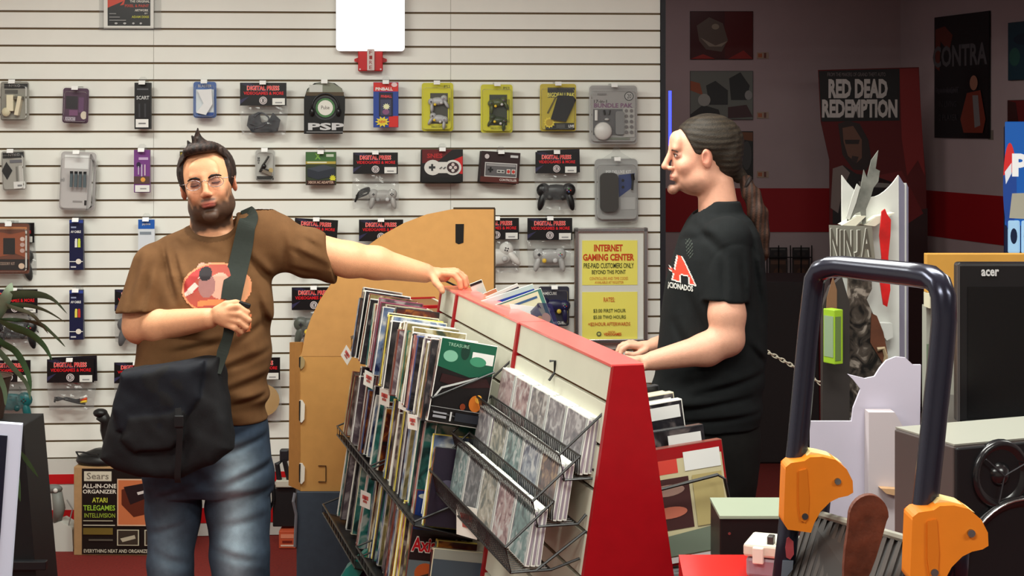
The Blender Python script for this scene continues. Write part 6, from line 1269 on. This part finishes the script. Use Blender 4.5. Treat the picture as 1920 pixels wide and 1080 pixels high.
t, w, h = flat(RF, 1853, 244, 1862, 262, 'wall_card', 'tiny pale card beside the dark block letter poster', 'card', off=.003); MB().box((0, .001, -h/2), (w, .002, h), M((120, 110, 100), .6)).build('card', t)
# large game standee in the corner
YS = 9.9; o0 = A(1635, 760, YS)
sd = thing('poster_standup', 'tall red cardboard stand-up with white western title in the back room corner', 'cardboard display', (o0.x, YS, 0), rz=-.05)
def sp_(P): return [(A(a, b, YS).x-o0.x, A(a, b, YS).z) for a, b in P]
BX = sp_([(1535, 131), (1722, 126), (1727, 240), (1735, 330), (1738, 500), (1738, 760), (1560, 760), (1556, 420), (1556, 300), (1540, 228)])
MB().prism(BX, 0, .012, M((92, 8, 10), .6)).build('card', sd)
mb = MB(); Q = lambda P, k, c: mb.add([(x, -.0008*k, z) for x, z in sp_(P)], [tuple(range(len(P)))], M(c, .5))
Q([(1536, 133), (1686, 129), (1686, 226), (1541, 228)], 1, (16, 12, 14)); Q([(1686, 129), (1721, 128), (1733, 330), (1720, 300), (1700, 330), (1690, 260)], 1, (130, 16, 16))
for s_, y0, y1, x0, x1 in (('RED DEAD', 148, 184, 1554, 1664), ('REDEMPTION', 186, 221, 1542, 1682)):
    a, b = sp_([(x0, y0), (x1, y1)]); mb.text(s_, a[0], a[1], b[0], b[1], -.0022, M((200, 196, 190), .5), .05)
a, b = sp_([(1552, 136), (1660, 143)]); mb.text('FROM THE MAKERS OF GRAND THEFT AUTO', a[0], a[1], b[0], b[1], -.0022, M((120, 110, 108), .5))
Q([(1572, 232), (1590, 226), (1612, 232), (1628, 262), (1634, 300), (1624, 320), (1600, 318), (1580, 290)], 2, (40, 24, 22)); Q([(1580, 240), (1600, 236), (1616, 262), (1616, 296), (1606, 306), (1590, 292), (1582, 266)], 3, (110, 74, 58)); Q([(1584, 262), (1612, 262), (1610, 270), (1586, 270)], 4, (40, 26, 24))
Q([(1598, 292), (1610, 294), (1606, 306), (1596, 302)], 4, (50, 32, 30)); Q([(1562, 330), (1582, 310), (1606, 326), (1640, 330), (1680, 344), (1672, 420), (1562, 420)], 2, (26, 20, 22)); Q([(1562, 316), (1580, 310), (1594, 324), (1580, 356), (1572, 400), (1558, 390)], 3, (130, 116, 110)); Q([(1610, 340), (1668, 344), (1668, 352), (1612, 350)], 3, (130, 126, 120))
Q([(1640, 330), (1690, 320), (1730, 400), (1700, 420)], 2, (112, 10, 14)); Q([(1690, 400), (1738, 390), (1738, 760), (1600, 760), (1610, 520)], 1, (44, 10, 12))
mb.build('printed_art', sd)
MB().prism([(.0, .0), (.22, 0), (.02, 1.1)], -.005, .005, CARDB, ax='x').build('easel_leg', sd).location.y = .012
# brochure racks on the far wall
for i, (x0, x1) in enumerate(((1440, 1478), (1484, 1520), (1700, 1742))):
    for j, (y0, y1) in enumerate(((464, 482), (484, 526), (526, 560))):
        t, w, h = flat(far, x0, y0, x1, y1, 'brochure', ['dark', 'brown', 'pale speckled'][j]+' magazine, %s column of the back wall rack, %s tier' % (['first', 'second', 'corner'][i], ['top', 'middle', 'lower'][j]), 'magazine', off=.06+.015*j, group='magazines in the back room rack')
        MB().box((0, .003, -h*.6), (w*.9, .006, h*1.2), M((24, 20, 20), .5)).build('sheets', t); prints(t, [('r', .06, .04, .94, .96, [(30, 26, 28), (56, 36, 28), (110, 84, 70)][j]), ('r', .1, .1, .9, .25, [(80, 76, 74), (90, 60, 44), (150, 130, 120)][j]), ('e', .5, .6, .25, .2, [(50, 40, 40), (80, 50, 34), (70, 50, 40)][j])], w*.9, h*1.1)
br = thing('magazine_rack', 'black wire magazine rack on the far wall behind the ponytailed man', 'magazine rack', far.M @ Vector((0, 0, 0)))
c0 = A(1480, 520, 10.4)
mb = MB()
for px in (1438, 1460, 1482, 1502, 1522): a = A(px, 460, 10.42); b = A(px, 580, 10.42); mb.tube([Vector((a.x, 10.42, a.z))-br.location, Vector((b.x, 10.42, b.z))-br.location], .004, WIRE, 5)
for py in (482, 526, 562): a = A(1438, py, 10.40); b = A(1522, py, 10.40); mb.tube([Vector((a.x, 10.38, a.z))-br.location, Vector((b.x, 10.38, b.z))-br.location], .004, WIRE, 5)
mb.build('wire_frame', br)
t = thing('wall_shelf', 'dark counter with an orange wood edge under the magazine rack', 'counter', (A(1500, 700, 10.2).x, 10.2, 0))
MB().box((.0, .05, A(0, 590, 10.2).z/2), (.7, .4, A(0, 590, 10.2).z), M((22, 14, 14), .6)).build('cabinet', t); MB().box((.15, -.05, A(0, 578, 10.2).z-.01), (.55, .5, .025), M((120, 56, 26), .5)).build('wood_top', t)  # wood top is a plain orange-brown
# chain
ch = thing('plastic_chain', 'sagging white plastic chain across the entrance to the back room', 'chain', A(1425, 655, 6.6))
pa = [A(1400+170*k/24, 640+100*(k/24)-22*math.sin(PI*k/24)*.2, 6.6) for k in range(25)]; lk = None
for k in range(24):
    a, b = pa[k], pa[k+1]; mid = (a+b)/2-ch.location; ang = math.atan2(b.z-a.z, b.x-a.x)
    if lk is None:
        m_ = MB(); m_.tube([(.0135*math.cos(x)*1.0, 0, .0075*math.sin(x)) for x in [2*PI*i/12 for i in range(12)]], .0026, M((216, 210, 190), .4), 5, closed=True); o = m_.build('link', ch, smooth=True); lk = o
    else: o = lk.copy(); C.objects.link(o)
    o.matrix_basis = Matrix.Translation(mid) @ Matrix.Rotation(-ang, 4, 'Y') @ Matrix.Rotation(.35 if k % 2 else PI/2-.35, 4, 'X')
for px, py in ((1398, 636), (1573, 742)):
    a = A(px, py, 6.6); t = thing('chain_post', 'dark post holding the %s end of the white chain' % ('upper' if px < 1500 else 'lower'), 'post', (a.x, 6.6, 0)); MB().tube([(0, 0, 0), (0, 0, a.z+.03)], .012, BLK, 10).build('pole', t, smooth=True); MB().lathe([(.1, 0), (.1, .015), (.02, .03)], BLK).build('base', t)
# dark divider furniture behind the profile man
t = thing('arcade_cabinet', 'dark cabinet with a deep red side standing in the back room', 'cabinet', (A(1480, 0, 8.9).x, 8.9, 0))
MB().prism([(-.25, 0), (.25, 0), (.25, .95), (.1, 1.0), (-.2, .98)], -.3, .12, M((24, 8, 10), .6), ax='x').build('body', t, bevel=.01); MB().box((.13, 0, .42), (.02, .5, .84), M((90, 4, 10), .5)).build('side_panel', t)
# drink machine
vm = thing('vending_machine', 'tall blue lit soft drink vending machine at the right edge of the back room', 'vending machine', (A(1882, 0, 6.9).x, 6.9, 0), rz=-.31)
VB = M((16, 54, 122), .3)
MB().box((.36, .35, .915), (.72, .70, 1.83), M((14, 30, 70), .35)).build('cabinet', vm, bevel=.01)
zt = lambda py: CAMH-(py-HZ)/F*6.9
MB().box((.36, -.012, (zt(228)+zt(422))/2), (.71, .02, zt(228)-zt(422)), M((24, 84, 160), .2, emit=.55)).build('lit_front', vm, bevel=.004)
x_ = lambda px: (px-1882)/F*6.9
mb = MB(); ring = [(x_(1893)+.028*math.cos(a), (zt(350)+.19*math.sin(a))) for a in [2*PI*i/24 for i in range(24)]]
mb.add([(x, -.0235, z) for x, z in ring if z > zt(330)]+[(x_(1895), -.0235, zt(322))], [tuple(range(len([1 for x, z in ring if z > zt(330)])+1))], M((206, 40, 40), .3, emit=.4))
mb.add([(x, -.0232, z) for x, z in ring], [tuple(range(24))], M((30, 70, 150), .3, emit=.3))
mb.add([(x_(1884), -.024, zt(322)), (x_(1896), -.024, zt(305)), (x_(1896), -.024, zt(325)), (x_(1886), -.024, zt(345))], [(0, 1, 2, 3)], M((220, 226, 232), .3, emit=.4)); mb.build('round_emblem', vm)
mb = MB(); mb.text('PEPSI', x_(1897), zt(287), x_(1897)+.29, zt(331), -.0245, M((226, 228, 226), .3, emit=.5), .05); mb.build('lettering', vm)
MB().prism([(x_(1897), zt(362)), (x_(1897)+.2, zt(358)), (x_(1897)+.2, zt(412)), (x_(1892), zt(408))], -.026, -.0235, M((206, 208, 190), .5)).build('paper_notice', vm)
for i in range(4):
    f = MB().box((x_(1898)+.055*i+.005, -.014, (zt(412)+zt(474))/2), (.05, .03, zt(412)-zt(474)), M((150, 190, 220), .3, emit=.55)).build('selection_button', vm, bevel=.008)
    MB().disc((x_(1898)+.055*i+.005, -.0305, (zt(428)+zt(455))/2), .014, -.0295, M((20, 40, 80), .3), 14, rz=.034).build('can_picture', f)
MB().box((.36, -.01, zt(560)), (.66, .02, .4), M((18, 24, 44), .4)).build('lower_door', vm)

# ---------------------------------------------------------------- foam board display with cut-out art behind the step stool
YN = 4.3; n0 = A(1640, 1000, YN)
nj = thing('game_standup', 'silver and white folded cardboard display with spiky sword cut-outs and a title header', 'cardboard display', (n0.x, YN, 0))
def nP(P, Y=YN): return [(A(a, b, Y).x-n0.x, A(a, b, Y).z) for a, b in P]
SV = M((206, 208, 204), .35, noise=.04, scale=8); LV = M((150, 152, 176), .5, noise=.05, scale=12)
arcN = [(1583, 329)]+[(1583+107*k/12, 329+42*math.sin(PI*k/12)**.9) for k in range(1, 12)]+[(1690, 329)]
MB().prism(nP(arcN+[(1692, 760), (1692, 1000), (1583, 1000)]), .03, .04, SV).build('back_panel', nj)
a, b, c, d = [Vector((x, 0, z)) for x, z in nP([(1690, 329), (1717, 350), (1717, 1000), (1692, 1000)])]
mb = MB(); mb.add([a+Vector((0, .03, 0)), b+Vector((0, .12, 0)), c+Vector((0, .12, 0)), d+Vector((0, .03, 0))], [(0, 1, 2, 3)], LV); mb.build('side_panel', nj)
a2 = [Vector((x, .12, z)) for x, z in nP([(1714, 346), (1720, 346), (1720, 1000), (1714, 1000)])]; mb = MB(); mb.add(a2, [(0, 1, 2, 3)], SV); mb.build('fold_edge', nj)
mb = MB(); mb.add([Vector((x, .12+.04*k, z)) for k, (x, z) in zip((0, 1, 1, 0), nP([(1720, 346), (1731, 356), (1731, 1000), (1720, 1000)]))], [(0, 1, 2, 3)], LV); mb.build('side_panel', nj)
MB().prism(nP([(1551, 421), (1630, 423), (1636, 484), (1554, 484)]), -.03, -.022, M((140, 140, 130), .3, metal=.3)).build('header_board', nj)
mb = MB()
for i, (cc) in enumerate('NINJA'):
    x0 = (1553, 1571, 1579, 1597, 1611)[i]; a, b = nP([(x0, 430-(3 if i in (0, 4) else 0)), (x0+(16, 5, 16, 12, 18)[i], 480)]); mb.text(cc, a[0], a[1], b[0], b[1], -.032, M((84, 80, 72), .35), .03); mb.text(cc, a[0]-.0015, a[1]+.001, b[0]-.0015, b[1]+.0, -.0312, M((226, 226, 216), .35), .05)
mb.build('lettering', nj)
for P in ([(1575, 421), (1605, 404), (1620, 404), (1600, 423)], [(1617, 421), (1640, 405), (1673, 398), (1636, 423)]): MB().prism(nP(P), -.028, .03, M((216, 214, 196), .4)).build('header_fold', nj)
SW = M((112, 114, 108), .4, noise=.3, scale=30)
MB().prism(nP([(1586, 420), (1588, 400), (1600, 370), (1612, 352), (1618, 318), (1624, 334), (1632, 300), (1645, 282), (1640, 316), (1648, 320), (1645, 340), (1636, 352), (1630, 372), (1622, 392), (1622, 420), (1616, 420), (1612, 396), (1602, 400)]), -.012, -.006, SW).build('sword_cutout', nj)
MB().prism(nP([(1590, 412), (1602, 380), (1610, 350), (1604, 344), (1594, 372), (1584, 408)]), -.02, -.014, M((190, 192, 186), .4)).build('sword_cutout', nj)
MB().prism(nP([(1646, 395), (1652, 390), (1656, 400), (1663, 410), (1662, 440), (1658, 480), (1662, 540), (1656, 572), (1649, 568), (1642, 520), (1646, 480), (1642, 440)]), -.046, -.038, M((190, 20, 22), .45, noise=.25, scale=25)).build('red_figure_cutout', nj)
FG = [cover_mat(40, [(20, 18, 18), (70, 62, 56), (150, 140, 130)], 26)]
MB().prism(nP([(1588, 484), (1630, 484), (1632, 540), (1622, 560), (1640, 600), (1650, 640), (1656, 700), (1640, 760), (1600, 775), (1560, 800), (1556, 740), (1580, 640), (1576, 600), (1586, 560)]), -.02, -.012, FG[0]).build('warrior_cutout', nj)
MB().prism(nP([(1630, 585), (1640, 590), (1652, 620), (1660, 660), (1652, 680), (1640, 660), (1628, 640)]), -.026, -.021, M((96, 56, 38), .5, noise=.2, scale=30)).build('shield_cutout', nj)
MB().prism(nP([(1572, 610), (1580, 600), (1588, 612), (1586, 660), (1578, 720), (1570, 700)]), -.026, -.021, M((150, 126, 70), .5, noise=.2, scale=30)).build('shield_cutout', nj)
mb = MB(); mb.tube([Vector((x, -.03, z)) for x, z in nP([(1640, 652), (1652, 650), (1656, 665), (1652, 690), (1640, 700)])], .006, M((170, 150, 120), .4), 6); mb.build('ring_handle', nj)
MB().prism(nP([(1636, 605), (1672, 606), (1674, 632), (1662, 638)]), -.005, .03, SV).build('white_flap', nj)
MB().box((0, .04, .01), (.26, .3, .02), M((40, 40, 44), .7)).build('foot', nj)
gb = thing('green_game_box', 'lime green boxed game fixed on the dark leaflet tower', 'boxed game', A(1562, 630, 4.12), rz=.5)
hh = A(0, 578, 4.1).z-A(0, 688, 4.1).z
MB().box((0, 0, 0), (.028, .045, hh*.93), M((140, 176, 40), .4)).build('case', gb, bevel=.002); MB().box((-.003, -.0232, -.004), (.018, .001, hh*.75), M((96, 116, 66), .4)).build('printed_art', gb); MB().box((-.0146, 0, 0), (.001, .036, hh*.7), M((130, 150, 120), .4)).build('printed_art', gb)
st_ = thing('leaflet_holder', 'dark leaflet tower with a pointed tan panel above the lime green box', 'leaflet holder', (A(1560, 0, 4.16).x, 4.18, 0))
zz = lambda py: A(0, py, 4.16).z
MB().prism([(-.02, 0), (.05, 0), (.05, zz(570)), (.03, zz(520)), (.0, zz(540)), (-.02, zz(575))], 0, .03, M((44, 38, 36), .6)).build('tower', st_); MB().prism([(-.012, zz(580)), (.016, zz(580)), (.016, zz(545)), (.006, zz(520)), (-.010, zz(560))], -.004, -.001, M((120, 86, 60), .6)).build('pointed_panel', st_)
# white cut-out card seen from behind
YW = 3.75; w0 = A(1600, 1000, YW)
wc = thing('cutout_standup', 'plain pale lilac back of a cut-out cardboard stand-up with a rounded head shape', 'cardboard display', (w0.x, YW, 0))
def wP(P): return [(A(a, b, YW).x-w0.x, A(a, b, YW).z) for a, b in P]
WM = M((196, 190, 206), .6, noise=.03, scale=6)
MB().prism(wP([(1520, 790), (1597, 790), (1600, 765), (1614, 730), (1600, 712), (1590, 702), (1622, 710), (1640, 706), (1650, 690), (1662, 676), (1680, 669), (1698, 671), (1712, 684), (1727, 684), (1722, 960), (1722, 1120), (1518, 1120)]), 0, .01, WM).build('cutout_board', wc)
MB().prism(wP([(1620, 766), (1668, 766), (1682, 790), (1684, 1060), (1620, 1060)]), -.05, -.005, M((200, 190, 194), .6)).build('folded_brace', wc)
MB().prism(wP([(1637, 902), (1668, 904), (1668, 916), (1648, 912)]), -.075, -.051, M((200, 160, 120), .7)).build('torn_flap', wc)
MB().box((.05, .05, .18), (.3, .3, .36), M((60, 58, 62), .7)).build('weighted_base', wc)
# counter: yellow board, cabinet, monitor, speaker
YB_ = 3.9
yb = thing('counter_board', 'ochre wooden top board with cream edge behind the black monitor', 'counter', (A(1735, 0, YB_).x, YB_, 0))
z1, z2, z3 = A(0, 475, YB_).z, A(0, 548, YB_).z, A(0, 575, YB_).z
MB().box((.3, .0, (z1+z2)/2), (.6, .03, z1-z2), M((190, 140, 60), .5, noise=.06, scale=14)).build('top_board', yb, bevel=.002); MB().box((.3, -.01, (z2+z3)/2), (.6, .05, z2-z3), M((206, 200, 176), .4)).build('cream_edge', yb); MB().box((.3, .03, z3/2), (.59, .04, z3), M((150, 150, 140), .6)).build('front_panel', yb)
MB().box((-.0+.003, -.016, .9*z3), (.008, .004, .1), M((96, 110, 90), .5)).build('green_edge', yb)
YK = 2.95
ck = thing('storage_cabinet', 'dark cabinet under the black monitor behind the loudspeaker', 'cabinet', (A(1762, 0, YK).x, YK, 0), rz=-.25)
zt2 = A(0, 803, 3.02).z
MB().box((.33, .24, zt2/2), (.62, .44, zt2-.02), M((86, 80, 78), .6)).build('body', ck, bevel=.003); MB().box((.33, .24, zt2-.005), (.64, .47, .008), M((60, 60, 60), .4)).build('top_plate', ck)
mo = thing('monitor', 'black flat monitor with a small brand name on its upper bezel', 'monitor', (A(1860, 0, 2.95).x+.08, 3.08, zt2+.002), rz=0)
hM = A(0, 495, 3.06).z-zt2; wM = .42; x0M = A(1797, 0, 3.06).x-mo.location.x
MB().box((x0M+wM/2, 0, hM/2), (wM, .035, hM), M((22, 21, 23), .3)).build('bezel', mo, bevel=.006); MB().box((x0M+wM/2+.004, -.0185, hM/2-.018), (wM-.028, .002, hM-.055), M((10, 10, 12), .25)).build('screen', mo); MB().box((x0M+.001, -.0165, hM/2), (.005, .004, hM*.98), M((70, 66, 66), .3)).build('side_trim', mo)
mb = MB(); xx = A(1840, 0, 3.06).x-mo.location.x; za = A(0, 505, 3.06).z-mo.location.z; zb = A(0, 518, 3.06).z-mo.location.z; mb.text('acer', xx, za, xx+.034, zb, -.0195, M((190, 190, 190), .3), .03); mb.build('lettering', mo)
MB().box((x0M+wM/2, .06, .12), (.12, .12, .24), BLK).build('stand', mo)
YP = 2.62
spk = thing('loudspeaker', 'black two-way loudspeaker with dome tweeter and large woofer at the lower right', 'loudspeaker', (A(1790, 0, YP).x, YP, 0), rz=.38)
zc = lambda py: CAMH-(py-HZ)/F*YP
xk = lambda px: (px-1790)/F*YP
SB = M((24, 24, 27), .4)
MB().box((.14, .085, (zc(838)+zc(1240))/2), (.28, .165, zc(838)-zc(1240)), M((78, 68, 66), .55)).build('cabinet', spk, bevel=.003)
MB().box((.14, .001, (zc(840)+zc(1240))/2), (.276, .008, zc(840)-zc(1240)), SB).build('front_baffle', spk, bevel=.003)
MB().box((.14, .085, zc(838)+.002), (.276, .163, .003), M((150, 150, 140), .35)).build('grey_top', spk)
mb = MB(); mb.lathe([(.058, .002), (.056, -.008), (.048, -.010), (.040, -.002), (.022, .004), (.020, -.004), (.012, -.012), (.002, -.015)], M((28, 28, 31), .22, spec=.7), c=(xk(1892), .0, zc(897)), n=32, ax='y'); mb.build('tweeter', spk, smooth=True)
mb = MB()
for a in (.35, 2.45, 4.5): mb.tube([(xk(1892), -.014, zc(897)), (xk(1892)+.046*math.cos(a), -.012, zc(897)+.046*math.sin(a))], .0014, M((60, 60, 64), .3), 5)
mb.build('tweeter_guard', spk)
mb = MB(); mb.lathe([(.128, .002), (.126, -.010), (.116, -.012), (.108, -.004), (.095, .002), (.06, .02), (.03, .026), (.03, .015), (.002, .008)], M((22, 22, 24), .3, spec=.6), c=(xk(1936), .0, zc(1085)), n=40, ax='y'); mb.build('woofer', spk, smooth=True)
MB().tube([(xk(1936)+.121*math.cos(a), -.012, zc(1085)+.121*math.sin(a)) for a in [2*PI*i/48 for i in range(48)]], .0022, CHROME, 6, closed=True).build('chrome_ring', spk, smooth=True)
t = thing('speaker_stand', 'dark block stand under the loudspeaker', 'stand', (spk.location.x+.10, YP+.13, 0), rz=.38); MB().box((0, 0, zc(1240)/2-.002), (.24, .15, zc(1240)-.004), M((40, 36, 34), .6)).build('body', t)
# red table, black box, grey cartridge reader
YT = 3.0
tb = thing('red_table', 'glossy red table top at the bottom of the view', 'table', (A(1285, 0, YT).x, YT, 0))
ztb = A(0, 1040, YT+.12).z
MB().prism([(.012, .30), (.16, .30), (.36, -.2), (-.02, -.2), (0.0, .12)][:0] or [(-.0, .12), (.42, .12), (.42, -.3), (-.02, -.3)], ztb-.05, ztb, M((200, 30, 26), .22, coat=.5), ax='z').build('tabletop', tb, bevel=.003)
for a, b in ((.03, .09), (.38, .09), (.03, -.25), (.38, -.25)): MB().box((a, b, (ztb-.05)/2), (.035, .035, ztb-.05), RED).build('leg', tb)
bk = thing('receipt_printer', 'black equipment box with a pale green top behind the red table', 'equipment', (A(1420, 0, 3.32).x, 3.32, 0))
zk0, zk1 = A(0, 975, 3.3).z, A(0, 1085, 3.3).z
MB().box((0, .08, (zk0+zk1)/2), (.155, .16, zk0-zk1), M((20, 16, 17), .4)).build('housing', bk, bevel=.004); MB().box((0, .08, zk0+.001), (.157, .165, .006), M((150, 160, 140), .4)).build('top_plate', bk); mb = MB(); mb.disc((-.058, -.001, zk0-.033), .003, 0, CHROME, 10); mb.build('screw', bk); MB().box((0, .08, zk1/2-.002), (.14, .14, zk1-.004), M((30, 28, 28), .6)).build('pedestal', bk)
rd = thing('disk_drive', 'beige and clear plastic device on the red table', 'device', (A(1455, 0, 3.02).x, 2.98, ztb+.001), rz=-.35)
MB().box((0, 0, .02), (.11, .085, .036), M((150, 136, 148), .25)).build('clear_base', rd, bevel=.006); MB().box((0, 0, .052), (.118, .095, .024), M((206, 200, 184), .4)).build('beige_lid', rd, bevel=.005); MB().box((-.01, -.03, .068), (.012, .02, .022), M((60, 56, 54), .4)).build('latch', rd, bevel=.002); MB().box((-.03, -.05, .045), (.02, .012, .03), M((214, 210, 198), .4)).build('clip', rd, bevel=.002)

# ---------------------------------------------------------------- step stool in the foreground
sl = thing('step_stool', 'folding step stool with dark tubular handle and orange plastic hinges', 'step stool', (.49, 2.2, 0))
TM = M((52, 54, 70), .22, metal=.6, spec=.7); OM = M((236, 134, 34), .38, noise=.03, scale=30); O_ = sl.location
YL, YR = 2.42, 2.03
def hl(px, py, Y): return A(px, py, Y)-O_
path = [hl(1455, 1190, YL), hl(1478, 1000, YL), hl(1497, 820, YL), hl(1516, 620, YL), hl(1523, 560, YL)]
cor = [hl(1523, 560, YL), hl(1527, 525, YL), hl(1538, 507, YL-.01), hl(1556, 501, YL-.03), hl(1580, 500, YL-.05)]
cor2 = [hl(1720, 516, YR+.05), hl(1745, 520, YR+.03), hl(1761, 533, YR+.01), hl(1769, 556, YR), hl(1770, 600, YR)]
path = path[:-1]+cor+cor2+[hl(1765, 660, YR), hl(1745, 850, YR), hl(1722, 1060, YR), hl(1700, 1200, YR)]
MB().tube(path, .0162, TM, 16).build('handle', sl, smooth=True)
MB().tube([hl(1545, 900, YL+.03), hl(1535, 1000, YL+.06), hl(1510, 1200, YL+.12)], .0135, TM, 12).build('rear_leg', sl, smooth=True)
MB().tube([hl(1800, 1000, YR+.03), hl(1795, 1080, YR+.06), hl(1780, 1250, YR+.12)], .0135, TM, 12).build('rear_leg', sl, smooth=True)
def hinge(px, py, Y, k, nm='orange_hinge'):
    P = [(0, 12), (10, 4), (36, 0), (46, -7), (70, -8), (95, -2), (116, 16), (127, 38), (128, 60), (118, 66), (100, 70), (84, 78), (66, 96), (54, 118), (48, 136), (4, 130), (-4, 118), (-2, 60)]
    c = hl(px, py, Y)
    o = MB().prism([(a*k/F*Y, -b*k/F*Y) for a, b in P], -.024, .020, OM).build(nm, sl, bevel=.004); o.location = c
    mb = MB(); mb.prism([(a*k/F*Y, -b*k/F*Y) for a, b in [(24, 18), (40, 14), (44, 70), (42, 108), (36, 116), (28, 112), (24, 80)]], -.027, -.0235, M((222, 122, 28), .4)); mb.build('raised_rib', o, bevel=.002)
    for a, b in ((98, 38), (36, 104)):
        q = MB(); q.disc((a*k/F*Y, -.0285, -b*k/F*Y), .0048, -.022, M((150, 150, 156), .25, metal=1), 14); q.build('screw', o)
    MB().prism([(a*k/F*Y, -b*k/F*Y) for a, b in [(44, -5), (52, -12), (66, -10), (90, -4), (112, 10), (96, 4), (70, -4)]], -.006, .03, M((232, 206, 140), .5)).build('worn_cap', o)
hinge(1468, 858, YL-.02, .98); hinge(1702, 948, YR-.02, 1.1)
MB().prism([(hl(a, b, YL-.02).x, hl(a, b, YL-.02).z) for a, b in ((1476, 1010), (1480, 1008), (1488, 1016), (1489, 1040), (1482, 1050), (1475, 1046), (1473, 1028))], hl(1480, 1000, YL).y-.0185, hl(1480, 1000, YL).y-.016, M((170, 70, 76), .4)).build('oval_sticker', sl)
MB().prism([(hl(a, b, YL-.02).x, hl(a, b, YL-.02).z) for a, b in ((1468, 1052), (1488, 1052), (1484, 1100), (1464, 1100))], hl(1480, 1000, YL).y-.0185, hl(1480, 1000, YL).y-.016, M((110, 118, 130), .4)).build('grey_sticker', sl)
# ribbed treads: deck seen from above, ribs run front to back
a, b, c, d = hl(1512, 962, YL+.10), hl(1712, 1020, YR+.10), hl(1660, 1180, YR-.05), hl(1460, 1130, YL-.05)
deck = thing if False else None
TR = M((30, 24, 22), .6)
mb = MB(); th = Vector((0, 0, -.02)); mb.add([a, b, c, d, a+th, b+th, c+th, d+th], [(0, 1, 2, 3), (4, 7, 6, 5), (0, 4, 5, 1), (1, 5, 6, 2), (2, 6, 7, 3), (3, 7, 4, 0)], TR); dk = mb.build('tread', sl)
for k in range(16):
    s = (k+.5)/16; p = a.lerp(b, s); q = d.lerp(c, s); wv = (b-a)*(.25/16)
    mb = MB(); up = Vector((0, 0, .005)); mb.add([p-wv+up, p+wv+up, q+wv+up, q-wv+up, p-wv*1.5, p+wv*1.5, q+wv*1.5, q-wv*1.5], [(0, 1, 2, 3), (0, 4, 5, 1), (1, 5, 6, 2), (2, 6, 7, 3), (3, 7, 4, 0)], M((44, 36, 32), .5)); mb.build('rib', dk)
mb = MB(); mb.tube([a+Vector((0, 0, .004)), b+Vector((0, 0, .004))], .006, M((150, 148, 136), .4), 8); mb.build('deck_edge', sl)
for p, q in ((d, hl(1440, 1200, YL)), (c, hl(1700, 1260, YR))): pass
for k, (x, y) in enumerate(((path[0].x, path[0].y), (path[-1].x, path[-1].y))):
    top = path[0] if k == 0 else path[-1]; MB().tube([top, (top.x-.03, top.y-.06, .02)], .0162, TM, 12).build('front_leg', sl, smooth=True); MB().tube([(top.x+.06, top.y+.14, top.z), (top.x+.08, top.y+.35, .02)], .0135, TM, 12).build('rear_leg', sl, smooth=True)
pd = thing('wooden_paddle', 'brown rounded leather-textured paddle leaning on the ribbed tread', 'paddle', hl(1618, 1010, 2.12)+O_, tilt=.22)
MB().prism([(.026*math.cos(t)*(1 if math.sin(t) > 0 else .92), .03+.03*math.sin(t)) if math.sin(t) >= 0 else (.026*math.cos(t)*.9, .03+.11*math.sin(t)) for t in [2*PI*i/28 for i in range(28)]], -.006, .006, M((104, 52, 34), .55, noise=.3, scale=50, bump=.6)).build('blade', pd, bevel=.003)
